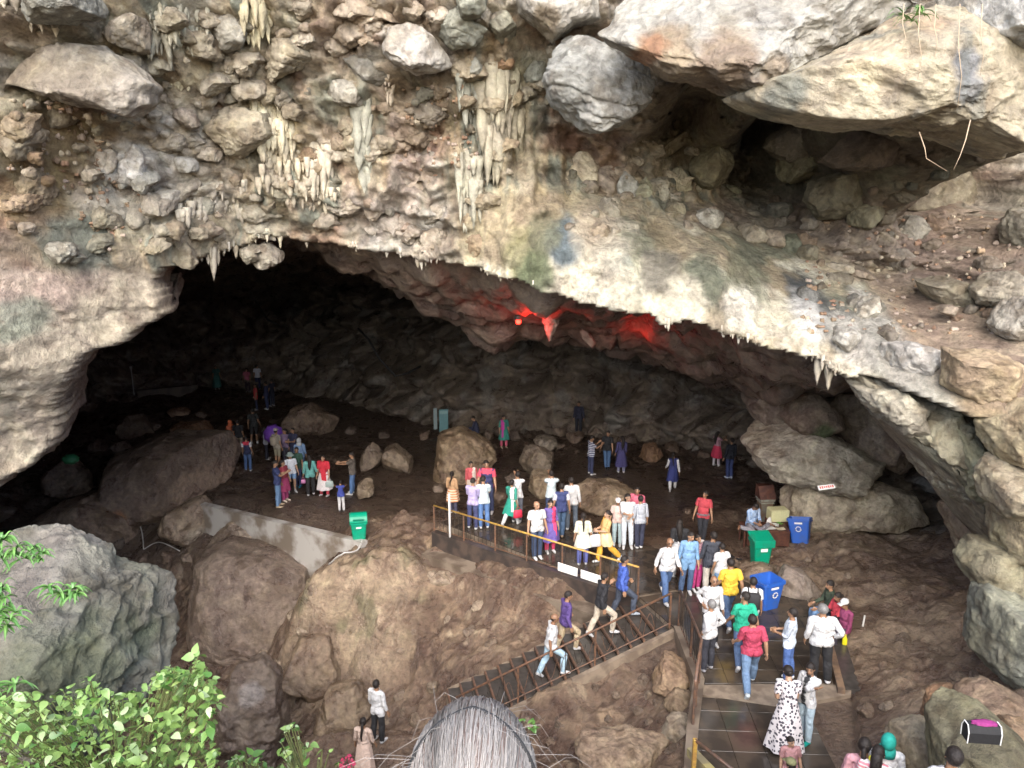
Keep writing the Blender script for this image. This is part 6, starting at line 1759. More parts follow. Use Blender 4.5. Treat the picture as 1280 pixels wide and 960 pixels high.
# ---- materials for people
def attr_mat(name, rough=.6, weave=220, bump=.12, fold=True):
    m, nt, p = mat_new(name)
    L = nt.links.new
    a = nd(nt, "ShaderNodeAttribute", attribute_name="Col")
    tc = nd(nt, "ShaderNodeTexCoord")
    n = nd(nt, "ShaderNodeTexNoise"); n.inputs["Scale"].default_value = 26; n.inputs["Detail"].default_value = 4
    L(tc.outputs["Object"], n.inputs["Vector"])
    r = nd(nt, "ShaderNodeMapRange"); r.inputs["From Min"].default_value = .3; r.inputs["From Max"].default_value = .7; r.inputs["To Min"].default_value = .86; r.inputs["To Max"].default_value = 1.1
    L(n.outputs["Fac"], r.inputs["Value"])
    c = nd(nt, "ShaderNodeVectorMath", operation='SCALE'); L(a.outputs["Color"], c.inputs[0]); L(r.outputs[0], c.inputs["Scale"]); L(c.outputs[0], p.inputs["Base Color"])
    p.inputs["Roughness"].default_value = rough
    if fold:
        n2 = nd(nt, "ShaderNodeTexNoise"); n2.inputs["Scale"].default_value = 9; n2.inputs["Detail"].default_value = 3; n2.inputs["Distortion"].default_value = 1.2
        L(tc.outputs["Object"], n2.inputs["Vector"])
        b = nd(nt, "ShaderNodeBump"); b.inputs["Strength"].default_value = .8; b.inputs["Distance"].default_value = .05
        L(n2.outputs["Fac"], b.inputs["Height"]); L(b.outputs[0], p.inputs["Normal"])
    return m
M_CLOTH = attr_mat("cloth", .85)
M_SKIN = attr_mat("skin", .5, fold=False)
M_HAIR = plain("black_hair", (.020, .016, .014), .55, var=.5, scale=60, bump=.6, spec=.3)
M_HAIRG = plain("greying_hair", (.16, .155, .15), .5, var=.3, scale=60)
_fm = {}
def pattern_mat(kind, a, b, sc):
    k = (kind, a, b, sc)
    if k in _fm: return _fm[k]
    m, nt, p = mat_new("patterned_cloth_" + kind)
    L = nt.links.new
    tc = nd(nt, "ShaderNodeTexCoord")
    x = nd(nt, "ShaderNodeMix", data_type='RGBA'); x.inputs[6].default_value = (*a, 1); x.inputs[7].default_value = (*b, 1)
    def stripe(axis):
        w = nd(nt, "ShaderNodeTexWave", wave_type='BANDS', bands_direction=axis); w.inputs["Scale"].default_value = sc; w.inputs["Distortion"].default_value = .4
        L(tc.outputs["Object"], w.inputs["Vector"])
        g = nd(nt, "ShaderNodeMath", operation='GREATER_THAN'); g.inputs[1].default_value = .55; L(w.outputs["Fac"], g.inputs[0]); return g
    if kind == 'stripe': L(stripe('Z').outputs[0], x.inputs[0])
    elif kind == 'check':
        g1, g2 = stripe('Z'), stripe('X')
        ad = nd(nt, "ShaderNodeMath", operation='ADD'); L(g1.outputs[0], ad.inputs[0]); L(g2.outputs[0], ad.inputs[1])
        h = nd(nt, "ShaderNodeMath", operation='MULTIPLY'); h.inputs[1].default_value = .5; L(ad.outputs[0], h.inputs[0]); L(h.outputs[0], x.inputs[0])
    else:
        v = nd(nt, "ShaderNodeTexVoronoi"); v.inputs["Scale"].default_value = sc; L(tc.outputs["Object"], v.inputs["Vector"])
        g = nd(nt, "ShaderNodeMath", operation='GREATER_THAN'); g.inputs[1].default_value = .42; L(v.outputs["Distance"], g.inputs[0]); L(g.outputs[0], x.inputs[0])
    L(x.outputs[2], p.inputs["Base Color"]); p.inputs["Roughness"].default_value = .85
    _fm[k] = m
    return m
SKINS = [(.30, .17, .10), (.36, .21, .13), (.24, .13, .075), (.42, .26, .17)]
# ---- garment pieces cut once from the body
def submesh(vmask, offset, clampf=None):
    fm = vmask[TF].any(1)
    used = np.unique(TF[fm]); rm = np.full(len(TV), -1); rm[used] = np.arange(len(used))
    P = TV[used].copy(); off = offset[used] if hasattr(offset, '__len__') else offset
    P = P + TN[used] * np.reshape(off, (-1, 1))
    if clampf: P = clampf(P, used)
    return P, rm[TF[fm]], used
_fold = fbm(TV * np.array([9, 9, 3.2]), 3, 5)
_fold2 = fbm(TV * np.array([18, 18, 9]) + 4 * fbm(TV * 5, 2, 9)[:, None], 3, 6, ridged=True) - .3
_foldv = fbm(TV * np.array([14, 14, 4.0]), 3, 8)
def g_top(sleeve=.6, hem=.84, loose=.016, neck=1.43):
    arm = ~np.isnan(T_ARM)
    mk = ((TV[:, 2] > hem) & (TV[:, 2] < neck) & (~arm)) | (arm & (np.nan_to_num(T_ARM) < sleeve))
    # skip the thighs side of hands
    mk &= ~((arm) & (np.nan_to_num(T_ARM) >= sleeve))
    armt = np.nan_to_num(T_ARM)
    low = sstep(1.2, .85, TV[:, 2]) * (~arm)
    off = loose * (1 + .35 * low * (TN[:, 1] > -.3)) + .013 * _fold + .012 * _fold2 + .010 * np.exp(-((TV[:, 2] - 1.06) / .09) ** 2) * (~arm) + arm * (-.003 + .012 * np.clip(armt / max(sleeve, .1), 0, 1) * (sleeve < 1.2))
    def cl(P, used):
        a = arm[used]
        P[:, 2] = np.where(~a, np.maximum(P[:, 2], hem - .01), P[:, 2])
        return P
    return submesh(mk, off, cl)
def g_legs(hem=.10, loose=.014, waist=1.0, flare=0.0):
    arm = ~np.isnan(T_ARM)
    mk = (TV[:, 2] < waist) & (TV[:, 2] > hem) & (~arm)
    off = (loose + .010 * _foldv) * (1 - .75 * sstep(.74, .84, TV[:, 2])) + (.012 + flare) * sstep(.75, .2, TV[:, 2])
    def cl(P, used):
        P[:, 2] = np.clip(P[:, 2], hem - .02, waist + .01); return P
    return submesh(mk, off, cl)
def g_shoes(side):
    mk = (TV[:, 2] < .095) & (TV[:, 0] * side > 0)
    def cl(P, used):
        P[:, 2] = np.maximum(P[:, 2], .0); return P
    return submesh(mk, np.full(len(TV), .008), cl)
def g_scalp(long_=False, line=0.0):
    back = HY - .045
    hairline = 1.625 + .35 * np.clip(HY, -.02, .1) - .0
    mk = T_HEAD & ((HZ_ > np.where(HY > .0, 1.60 + .55 * HY + line, 1.545 + .55 * np.clip(HY + .06, 0, 1) - (.03 if long_ else 0))) & (np.hypot(HX, HY) > .0)) & (HZ_ > 1.50)
    mk &= ~((np.abs(HX) > .072) & (HZ_ < 1.60))
    off = .007 + .006 * sstep(1.55, 1.68, TV[:, 2]) + .007 * fbm(TV * 34, 3, 3)
    return submesh(mk, off)
G_CACHE = {}
def garment(key, fn, *a):
    k = (key,) + a
    if k not in G_CACHE:
        P, Fg, used = fn(*a)
        G_CACHE[k] = (P, Fg, TW[used] , used)
    return G_CACHE[k]
def skirt_mesh(z0, z1, flare, seed=0):
    """loose cloth hanging from z0 (hips) to z1"""
    n, m = 30, 12
    V, W = [], []
    for i in range(m + 1):
        t = i / m; z = z0 + (z1 - z0) * t
        rx = .165 + .03 * math.sin(min(t * 3, 1.57)) + flare * t; ry = .125 + .035 * math.sin(min(t * 3, 1.57)) + flare * .9 * t
        for k in range(n):
            a = 2 * math.pi * k / n
            f = 1 + (.015 + .075 * t) * math.sin(a * 7 + seed) + .03 * t * math.sin(a * 3 + seed * 2)
            V.append((rx * f * math.cos(a), ry * f * math.sin(a) - .005, z))
            w = np.zeros(len(ORDER))
            leg = sstep(.95, .6, z) * .75
            side = (math.cos(a) + 1) / 2
            kn = sstep(.55, .3, z)
            w[0] = 1 - leg
            w[ORDER.index('thR')] = leg * side * (1 - kn * .6); w[ORDER.index('thL')] = leg * (1 - side) * (1 - kn * .6)
            w[ORDER.index('shR')] = leg * side * kn * .6; w[ORDER.index('shL')] = leg * (1 - side) * kn * .6
            if z > .97:
                q = sstep(.97, 1.1, z); w *= (1 - q); w[1] += q
            W.append(w)
    Fs = np.array([(i * n + k, (i + 1) * n + k, (i + 1) * n + (k + 1) % n, i * n + (k + 1) % n) for i in range(m) for k in range(n)])
    return np.array(V), Fs, np.array(W)
def part_mesh(name, P, Fg, mat, col, parent, scale, colors=None):
    C = np.ones((len(P), 3)) * np.asarray(col) if colors is None else colors
    me = mesh_np(name, P * scale, np.asarray(Fg), mat, C)
    return new_obj(name, me, parent)
def hash_(t):
    h = 7
    for ch in t: h = (h * 131 + ord(ch)) & 0x7fffffff
    return h
def person(loc, face, label, top=(.7, .7, .7), sleeve=.6, hem=.84, legs=(.05, .08, .16), leg_hem=.08, skirt=None, pz=STAND, h=1.68, skin=0, hair='short', shoes=(.5, .5, .5), sleeves=None, yoke=None, yoke_z=1.27, front=None,
           hat=None, shawl=None, pack=None, top_mat=None, skirt_mat=None, wide=1.0, cap=None, leg_mat=None, belt=None, group='people visiting the cave', loose=.016, hair_mat=None, flare=0.0, seat=False, skirt_z=1.02, name='person', hood=None):
    """loc: where the feet stand; face: compass of the picture, 0 right, 90 away, 180 left, 270 towards the viewer"""
    sc = np.array([wide, wide, 1.0]) * (h / 1.70)
    # everybody stands a little differently
    jr = np.random.default_rng(abs(hash_(label)) % 99991)
    pz = dict(pz)
    for b in ORDER:
        a_, b_, c_0 = pz.get(b, (0, 0, 0))
        k = {'head': (6, 4, 22), 'neck': (3, 3, 8), 'chest': (2, 2, 6), 'spine': (3, 3, 4)}.get(b, (5, 2.5, 5) if b[:2] in ('ua', 'fa', 'th') else (0, 0, 0))
        pz[b] = (a_ + jr.normal(0, k[0] * .6), b_ + jr.normal(0, k[1] * .6), c_0 + jr.normal(0, k[2] * .6))
    if 'shR' not in pz and jr.random() < .8:                # weight on one leg
        s0 = jr.choice(['R', 'L']); kk = jr.uniform(6, 16)
        pz['th' + s0] = (kk * .7, 3 if s0 == 'R' else -3, 0); pz['sh' + s0] = (-kk, 0, 0)
        pz['pelvis'] = (0, jr.uniform(-2.5, 2.5), 0)
    M = skeleton(pz)
    mute = lambda c: tuple(np.asarray(c, float) * .86 + .05 * float(np.mean(c)) + .004)
    top, legs = mute(top), (mute(legs) if legs is not None else None)
    sk = np.array(SKINS[skin])
    # body
    B = deform(TV, TW, M)
    C = np.ones((len(TV), 3)) * sk
    hd = T_HEAD & (HY > .05)
    lips = hd & (np.abs(HX) < .026) & (np.abs(HZ_ - 1.527) < .010) & (HY > .08); C[lips] = sk * np.array([.8, .5, .5])
    for s in (-1, 1):
        e_ = hd & (np.hypot(HX - s * .031, HZ_ - 1.585) < .013); C[e_] = (.03, .02, .018)
        b_ = hd & (np.abs(HX - s * .033) < .022) & (np.abs(HZ_ - 1.612) < .008); C[b_] = (.02, .015, .012)
    if not seat:
        low = B[:, 2].min()
    else:
        low = seat if not isinstance(seat, bool) else B[TV[:, 2] > .8][:, 2].min()
    shift = np.array([0, 0, -low])
    me = mesh_np(name, (B + shift) * sc, TF, M_SKIN, C)
    o = new_obj(name, me, None, category='person', label=label, group=group)
    o.location = loc; o.rotation_euler = (0, 0, math.radians(face - 90))
    def put(nm, P, Fg, W, mat, col, colors=None):
        return part_mesh(nm, deform(P, W, M) + shift, Fg, mat, col, o, sc, colors)
    # trousers
    if legs is not None:
        P, Fg, W, used = garment('legs', g_legs, leg_hem, .014, 1.0, flare)
        col = np.ones((len(P), 3)) * np.asarray(legs)
        put('trousers' if leg_hem < .3 else 'shorts', P, Fg, W, leg_mat or M_CLOTH, legs, col)
    # top
    P, Fg, W, used = garment('top', g_top, sleeve, hem if skirt is None else .9, loose)
    col = np.ones((len(P), 3)) * np.asarray(top)
    if sleeves is not None: col[(np.nan_to_num(T_ARM[used], nan=-1) > .02) | (np.abs(P[:, 0]) > .19)] = sleeves
    if yoke is not None: col[(P[:, 2] > yoke_z) & np.isnan(T_ARM[used])] = yoke
    if yoke is not None and yoke_z < 1.3: col[(P[:, 2] > yoke_z) & (np.nan_to_num(T_ARM[used], nan=9) < .3)] = yoke
    if front is not None: col[(np.abs(P[:, 0]) < .05) & (P[:, 1] > .02)] = front
    t_ob = put('shirt' if skirt is None else 'blouse', P, Fg, W, top_mat or M_CLOTH, top, col)
    if skirt is not None:
        z1, fl, c_ = skirt
        P, Fg, W = skirt_mesh(skirt_z, z1, fl, hash_(label) % 7)
        put('kurta' if z1 > .3 else 'dress', P, Fg, W, skirt_mat or top_mat or M_CLOTH, c_)
    if belt is not None:
        P, Fg, W = skirt_mesh(.98, .93, .0); put('belt', P, Fg, W, M_CLOTH, belt)
    if shoes is not None:
        for s in (-1, 1):
            P, Fg, W, used = garment('shoe', g_shoes, s); put('shoe', P, Fg, W, M_CLOTH, shoes)
    hm = hair_mat or M_HAIR
    Wh = np.zeros(len(ORDER)); Wh[4] = 1
    if hair and not hood:
        P, Fg, W, used = garment('hair', g_scalp, hair in ('long', 'pony', 'bun', 'bob'), -.0 if hair != 'bald' else .05)
        if hair == 'bald':
            keepm = (P[:, 2] < 1.62)
            Fg = Fg[keepm[Fg].all(1)]
        ho = put('hair', P, Fg, W, hm, (0, 0, 0))
        ex_ = None
        if hair == 'long': ex_ = ([(0, -.07, 1.63), (0, -.105, 1.54), (0, -.12, 1.40), (0, -.135, 1.24), (0, -.13, 1.10)], [.07, .078, .075, .06, .02])
        if hair == 'pony': ex_ = ([(0, -.09, 1.62), (0, -.13, 1.58), (0, -.14, 1.46), (0, -.145, 1.30), (0, -.14, 1.14)], [.025, .035, .036, .03, .012])
        if hair == 'bun': ex_ = ([(0, -.09, 1.58), (0, -.125, 1.57), (0, -.15, 1.56)], [.03, .045, .02])
        if hair == 'bob': ex_ = ([(0, -.05, 1.64), (0, -.07, 1.56), (0, -.06, 1.47)], [.085, .09, .06])
        if ex_:
            mb = MB(); mb.tube([(a, b, c) for a, b, c in ex_[0]], ex_[1], 10)
            P = np.array(mb.v)
            W = np.zeros((len(P), len(ORDER))); q = sstep(1.5, 1.3, P[:, 2]); W[:, 4] = 1 - q; W[:, 2] = q
            me = bpy.data.meshes.new("ponytail"); me.from_pydata([tuple(v) for v in (deform(P, W, M) + shift) * sc], [], mb.f); me.update()
            me.polygons.foreach_set("use_smooth", np.ones(len(me.polygons), bool)); me.materials.append(hm)
            new_obj('long_hair' if hair in ('long', 'bob') else 'ponytail' if hair == 'pony' else 'hair_bun', me, o)
    def rigid(nm, mb, bone, mat, smooth=True):
        P = np.array(mb.v); W = np.zeros((len(P), len(ORDER))); W[:, ORDER.index(bone)] = 1
        me = bpy.data.meshes.new(nm); me.from_pydata([tuple(v) for v in (deform(P, W, M) + shift) * sc], [], mb.f); me.update()
        if smooth: me.polygons.foreach_set("use_smooth", np.ones(len(me.polygons), bool))
        me.materials.append(mat); return new_obj(nm, me, o)
    if cap is not None:
        mb = MB(); mb.lathe([(.09, 1.62), (.098, 1.64), (.092, 1.69), (.06, 1.72), (.01, 1.73)], 14, (0, -.004, 0), 1, 1.12)
        mb.box((0, .13, 1.635), (.14, .10, .012), bev=.004)
        rigid('cap', mb, 'head', plain("cap_cloth", cap, .8))
    if hat is not None:
        mb = MB(); mb.lathe([(.17, 1.615), (.165, 1.625), (.095, 1.645), (.09, 1.71), (.06, 1.735), (.01, 1.74)], 16, (0, -.004, 0), 1, 1.12)
        rigid('hat', mb, 'head', plain("hat_cloth", hat, .8))
    if hood is not None:
        mb = MB(); mb.add(*[list(x) for x in blob((0, -.022, 1.59), (.10, .115, .13))]); mb.tube([(0, -.02, 1.50), (0, -.01, 1.40)], [.10, .14], 14)
        rigid('hood', mb, 'head', plain("hood_cloth", hood, .8))
    if shawl is not None:
        c_, kind = shawl
        arm = ~np.isnan(T_ARM)
        if kind == 'wrap':
            mk = (TV[:, 2] > 1.12) & (TV[:, 2] < 1.44) & ((~arm) | (np.nan_to_num(T_ARM) < .75))
        else:
            mk = (TV[:, 2] > .95) & (TV[:, 2] < 1.44) & (~arm) & (np.abs(TV[:, 0] - (.10 if kind == 'right' else -.10)) < .055)
        P, Fg, used = submesh(mk, np.full(len(TV), .034) + .012 * _fold)
        put('shawl', P, Fg, TW[used], M_CLOTH, c_)
        if kind != 'wrap':
            s = 1 if kind == 'right' else -1
            mb = MB()
            for yy in (.15, -.15):
                mb.add([(s * .06, yy, 1.02), (s * .15, yy * .97, 1.02), (s * .17, yy * 1.12, .6), (s * .07, yy * 1.18, .58), (s * .06, yy * 1.06, 1.02), (s * .15, yy * 1.03, 1.02), (s * .17, yy * 1.18, .6), (s * .07, yy * 1.24, .58)],
                       [(0, 1, 2, 3), (7, 6, 5, 4), (0, 4, 5, 1), (1, 5, 6, 2), (2, 6, 7, 3), (3, 7, 4, 0)])
            rigid('shawl_end', mb, 'pelvis', plain("shawl_cloth", c_, .85), False)
        else:
            mb = MB()
            mb.add([(-.16, .14, 1.2), (.02, .16, 1.2), (-.02, .19, .72), (-.2, .15, .70), (-.16, .16, 1.2), (.02, .18, 1.2), (-.02, .21, .72), (-.2, .17, .70)], [(3, 2, 1, 0), (4, 5, 6, 7), (0, 1, 5, 4), (1, 2, 6, 5), (2, 3, 7, 6), (3, 0, 4, 7)])
            rigid('shawl_end', mb, 'spine', plain("shawl_cloth", c_, .85), False)
    if pack is not None:
        mb = MB(); mb.box((0, -.20, 1.20), (.30, .17, .40), bev=.05)
        pk = rigid('backpack', mb, 'chest', plain("backpack_cloth", pack, .8))
        mb = MB()
        for s in (-1, 1): mb.tube([(s * .10, -.13, 1.37), (s * .11, -.02, 1.445), (s * .115, .10, 1.37), (s * .12, .125, 1.2), (s * .13, .05, 1.06), (s * .12, -.13, 1.03)], .018, 6)
        rigid('strap', mb, 'chest', plain("strap_cloth", pack, .8))
    o['_hand'] = 0
    del o['_hand']
    hands = {}
    for S in 'RL':
        P = np.array([J['ha' + S] + (J['ha' + S] - J['fa' + S]) / np.linalg.norm(J['ha' + S] - J['fa' + S]) * .10])
        W = np.zeros((1, len(ORDER))); W[0, ORDER.index('ha' + S)] = 1
        p_ = ((deform(P, W, M) + shift) * sc)[0]
        a = math.radians(face - 90)
        hands[S] = np.array([loc[0] + p_[0] * math.cos(a) - p_[1] * math.sin(a), loc[1] + p_[0] * math.sin(a) + p_[1] * math.cos(a), loc[2] + p_[2]])
    return o, hands
def feet(px, py):
    """standing place seen at a photograph pixel"""
    for poly, z in FLATS:
        q = at_z(px, py, z)
        if in_poly(poly, np.array(q[0]), np.array(q[1])): return (q[0], q[1], z)
    # march the ray down to the real ground
    d = ray(px, py)
    for t in np.arange(9, 60, .04):
        q = d * t; q[2] += H
        z = floor_at(q[0], q[1])
        if q[2] <= z: return (q[0], q[1], z)
    q = on_ground(px, py); return tuple(q)
W_, NAVY, JEAN, BLK, RED_, KHA = (.60, .60, .60), (.018, .025, .075), (.06, .12, .27), (.016, .016, .018), (.42, .03, .04), (.38, .30, .19)
# --- far back on the left
person(feet(272, 487), 300, 'person in a long teal dress far back on the left', top=(.05, .16, .14), skirt=(.15, .10, (.05, .16, .14)), legs=None, hair='long', h=1.6)
person(feet(310, 490), 270, 'person in a pink top at the far back of the cave', top=(.55, .14, .22), legs=(.05, .03, .05), hair='long', h=1.6, hem=.75)
person(feet(323, 487), 90, 'person in a white shirt at the far back beside the pink top', top=(.62, .64, .70), legs=NAVY)
person(feet(321, 513), 200, 'person in a bright red top and dark trousers at the far back', top=(.60, .07, .07), legs=(.03, .04, .10), hair='long', h=1.6, hem=.72)
person(feet(334, 512), 180, 'person in dark navy clothes beside the red top at the back', top=(.03, .035, .09), legs=(.035, .05, .13), sleeve=1.9)
person(feet(341, 508), 150, 'person in black standing right of the navy clothes at the back', top=(.018, .02, .04), legs=(.02, .025, .05))
person(feet(290, 564), 150, 'person in an orange hooded cape on the left', top=(.52, .13, .05), skirt=(.50, .14, (.52, .13, .05)), legs=(.30, .16, .1), hood=(.52, .13, .05), sleeve=1.2, h=1.5, leg_hem=.5)
person(feet(300, 568), 90, 'person in a black top and khaki trousers beside the orange cape', top=BLK, legs=(.34, .27, .2), sleeve=.7)
person(feet(319, 556), 100, 'person in a black t-shirt and black shorts seen from behind', top=(.02, .022, .022), legs=BLK, leg_hem=.48, h=1.78)
person(feet(311, 589), 85, 'person in a navy vest with red shoulders and white sleeves, back left', top=NAVY, sleeves=W_, yoke=(.52, .04, .07), yoke_z=1.3, legs=JEAN, pz=pose(uaR=(0, -4, 0), uaL=(0, 4, 0)), h=1.55, shoes=W_)
# the group round the umbrella
pu, hu = person(feet(334, 575), 20, 'person in a pale top holding up the purple umbrella', top=(.42, .42, .52), legs=(.03, .03, .05), pz=pose(UMB), hair='long', h=1.6)
person(feet(348, 583), 60, 'person with a beige backpack and khaki shorts', top=(.30, .27, .21), legs=(.28, .25, .17), leg_hem=.5, pack=(.36, .31, .24), cap=(.40, .37, .30), shoes=BLK)
person(feet(358, 580), 250, 'person in a lilac and dark top behind the backpack', top=(.20, .14, .24), legs=(.04, .04, .06), hair='long', h=1.58)
person(feet(368, 582), 240, 'person in a navy t-shirt facing the viewer by the tan rock', top=(.03, .035, .085), legs=(.035, .05, .11), pz=pose(CLASP))
person(feet(377, 594), 100, 'person in a blue denim shirt with a grey hood', top=(.17, .28, .46), legs=(.06, .1, .2), sleeve=1.5, hood=(.40, .42, .43), h=1.6)
person(feet(349, 633), 10, 'person in a navy t-shirt and jeans looking at a phone', top=(.03, .045, .14), legs=(.12, .22, .38), pz=pose(PHONE), shoes=(.42, .33, .22), h=1.74)
person(feet(357, 626), 330, 'person in a maroon and magenta dress behind the man with a phone', top=(.26, .03, .05), skirt=(.45, .06, (.24, .03, .09)), legs=(.28, .03, .12), hair='long', h=1.56, shoes=(.5, .42, .35))
person(feet(366, 616), 300, 'person in a white top, denim shorts and a grey green hat', top=(.66, .70, .76), legs=(.20, .36, .60), leg_hem=.62, hat=(.20, .26, .24), hair='long', h=1.58, skin=3)
person(feet(373, 609), 260, 'person in a dark green top and jeans with teal shoes', top=(.03, .09, .06), legs=(.045, .06, .16), hair='long', h=1.63, shoes=(.03, .2, .28))
pt, ht = person(feet(389, 619), 110, 'person with long black hair, teal top and black trousers', top=(.13, .40, .37), legs=BLK, sleeve=1.5, hair='long', h=1.6, hem=.78)
pr, hr_ = person(feet(406, 620), 250, 'person in a white dress wrapped in a red shawl', top=(.62, .06, .09), skirt=(.30, .10, (.70, .66, .66)), legs=(.55, .05, .08), shawl=((.55, .03, .05), 'wrap'), hair='bun', h=1.64, skin=3)
person(feet(427, 639), 95, 'small child in a blue shirt and white trousers, hands on head', top=(.045, .07, .36), legs=W_, pz=pose(ONHEAD), h=1.15, hair='short', shoes=(.1, .1, .1))
person(feet(442, 618), 180, 'person in a grey brown t-shirt and jeans holding out a phone', top=(.10, .085, .07), legs=(.08, .17, .36), pz=pose(REACH, head=(-6, 0, 0)), shoes=W_, h=1.72)
# --- middle, further back
person(feet(596, 553), 160, 'person in navy and jeans crouching against the rocks at the back', top=(.025, .03, .07), legs=(.05, .08, .20), pz=pose(CROUCH), sleeve=1.9)
person(feet(630, 560), 285, 'person in a green kurta, magenta shawl and pink leggings', top=(.03, .21, .17), skirt=(.45, .08, (.03, .21, .17)), legs=(.58, .10, .18), shawl=((.42, .04, .27), 'right'), sleeve=1.0, hair='bun', h=1.62, shoes=(.5, .4, .3))
person(feet(723, 544), 250, 'person in dark clothes standing in the gloom at the back', top=(.012, .014, .035), legs=(.01, .012, .02), sleeve=1.9, h=1.75)
person(feet(738, 593), 20, 'person in a navy and white striped t-shirt raising both hands', top_mat=pattern_mat('stripe', (.03, .04, .12), (.55, .56, .6), 4.2), legs=(.035, .045, .11), pz=pose(PHONE, uaR=(50, -8, 14), uaL=(50, 8, -14)), shoes=(.6, .6, .6), h=1.72)
person(feet(758, 586), 265, 'person in a black t-shirt and blue jeans facing the viewer', top=(.016, .017, .02), legs=(.06, .13, .27), pz=pose(CONTRA), shoes=BLK, h=1.72, skin=1)
person(feet(776, 591), 95, 'person in a purple navy kurta walking away', top=(.055, .05, .15), skirt=(.32, .07, (.055, .05, .15)), legs=(.2, .2, .28), sleeve=1.7, hair='long', h=1.62)
person(feet(840, 613), 80, 'person in a navy pinafore with white sleeves walking away', top=(.03, .04, .16), sleeves=W_, skirt=(.42, .05, (.03, .04, .16)), legs=W_, sleeve=1.9, hair='pony', h=1.56, pz=pose(WALK))
person(feet(895, 583), 30, 'person in a red kurta hugging the person in navy', top=(.45, .25, .3), skirt=(.45, .07, (.52, .04, .09)), legs=(.55, .52, .55), pz=pose(HUG), hair='long', h=1.58)
person(feet(911, 598), 110, 'person in a dark jacket and navy trousers by the hugging pair', top=(.012, .015, .025), legs=(.03, .05, .16), sleeve=1.9, shoes=(.45, .5, .6), h=1.74, pz=pose(CONTRA))
# --- on the upper path
person(feet(566, 642), 60, 'person in an orange and cream striped kurta with a long braid', top=(.52, .32, .17), skirt=(.55, .08, (.5, .3, .2)), skirt_mat=pattern_mat('stripe', (.55, .22, .10), (.66, .58, .44), 3.6), legs=(.08, .08, .14), sleeve=1.1, hair='pony', h=1.60, skin=1)
person(feet(590, 628), 270, 'person in a red and cream outfit facing the viewer', top=(.60, .10, .12), skirt=(.5, .06, (.62, .55, .48)), legs=(.5, .05, .08), shawl=((.64, .56, .5), 'left'), sleeve=1.5, hair='bun', h=1.60, skin=3)
person(feet(609, 640), 265, 'person in a red, white and navy t-shirt facing the viewer', top=(.03, .035, .12), yoke=(.62, .07, .12), yoke_z=1.30, sleeves=(.62, .07, .12), front=None, legs=(.03, .04, .1), h=1.78, wide=1.1, skin=1)
person(feet(591, 661), 70, 'person in a lavender shirt and navy trousers seen from behind', top=(.42, .36, .60), legs=(.05, .06, .16), sleeve=1.0, h=1.66, pz=pose(PHONE))
person(feet(605, 660), 95, 'person in a pale blue white shirt and jeans seen from behind', top=(.60, .70, .74), legs=(.09, .19, .42), h=1.70, pz=pose(PHONE))
person(feet(647, 652), 95, 'person in a white t-shirt lifting both hands to the face', top=W_, legs=(.10, .11, .14), pz=pose(PHOTO), h=1.68)
pg, hgb = person(feet(640, 656), 60, 'person in a green kurta with a white scarf walking away', top=(.02, .26, .19), skirt=(.40, .07, (.02, .26, .19)), legs=W_, sleeve=1.2, shawl=(W_, 'right'), hair='bun', h=1.52, pz=pose(WALK))
person(feet(689, 652), 95, 'person in a pale blue shirt taking a photograph by the rock', top=(.56, .66, .70), legs=(.04, .06, .13), pz=pose(PHOTO), h=1.72)
person(feet(701, 672), 100, 'person in a navy t-shirt with white sleeve bands and jeans', top=(.03, .045, .15), sleeves=(.5, .5, .55), legs=(.06, .12, .22), h=1.74, shoes=(.35, .25, .17), pz=pose(CONTRA))
person(feet(714, 662), 85, 'person in grey jeans and a white shirt behind the navy t-shirt', top=W_, legs=(.10, .13, .17), h=1.72, sleeve=1.8)
person(feet(671, 697), 290, 'balding person in a white shirt and navy jeans behind the railing', top=W_, legs=(.04, .065, .13), hair='bald', h=1.70, shoes=(.66, .66, .66), skin=1, wide=1.06)
person(feet(687, 690), 285, 'person in a purple kurta with a red shawl and trousers', top=(.13, .09, .32), skirt=(.40, .09, (.13, .09, .32)), legs=(.58, .04, .12), shawl=((.58, .05, .14), 'left'), sleeve=1.4, hair='bun', h=1.60, skin=3)
person(feet(728, 706), 95, 'person in a cream top with a long braid behind the railing boards', top=(.66, .64, .50), skirt=(.62, .05, (.68, .66, .56)), legs=(.10, .12, .36), sleeve=1.0, hair='pony', h=1.55)
py_, hy_ = person(feet(756, 703), 200, 'person in an orange kurta and yellow trousers stepping forward', top=(.66, .42, .16), skirt=(.62, .04, (.62, .50, .30)), legs=(.72, .38, .02), sleeve=.9, hair='bun', h=1.58, pz=pose(WALK, CLASP), skin=3, shawl=((.70, .38, .06), 'right'), flare=.02)
person(feet(771, 681), 260, 'small person in a white cap and peach top', top=(.62, .46, .40), legs=(.38, .5, .52), cap=W_, h=1.45, hair='bob')
person(feet(783, 684), 265, 'person with long hair in a white top and white jeans', top=W_, legs=(.60, .66, .72), hair='long', h=1.66, sleeve=1.2, pz=pose(CLASP), skin=3, shoes=W_)
person(feet(794, 672), 255, 'person in a maroon top with a pink shawl', top=(.16, .03, .08), legs=(.38, .25, .18), hair='long', h=1.64, sleeve=1.8, shawl=((.58, .14, .2), 'wrap'), skin=1)
person(feet(799, 685), 100, 'person in a white and navy checked shirt with dark trousers', top_mat=pattern_mat('check', (.60, .62, .64), (.10, .13, .20), 8), legs=(.03, .035, .07), h=1.62, sleeve=1.3, shoes=W_)
person(feet(877, 679), 250, 'person in a red polo shirt with a grey stole and black trousers', top=(.52, .05, .07), legs=(.02, .022, .03), h=1.66, shoes=(.66, .62, .6), pz=pose(CONTRA), belt=(.12, .12, .13))
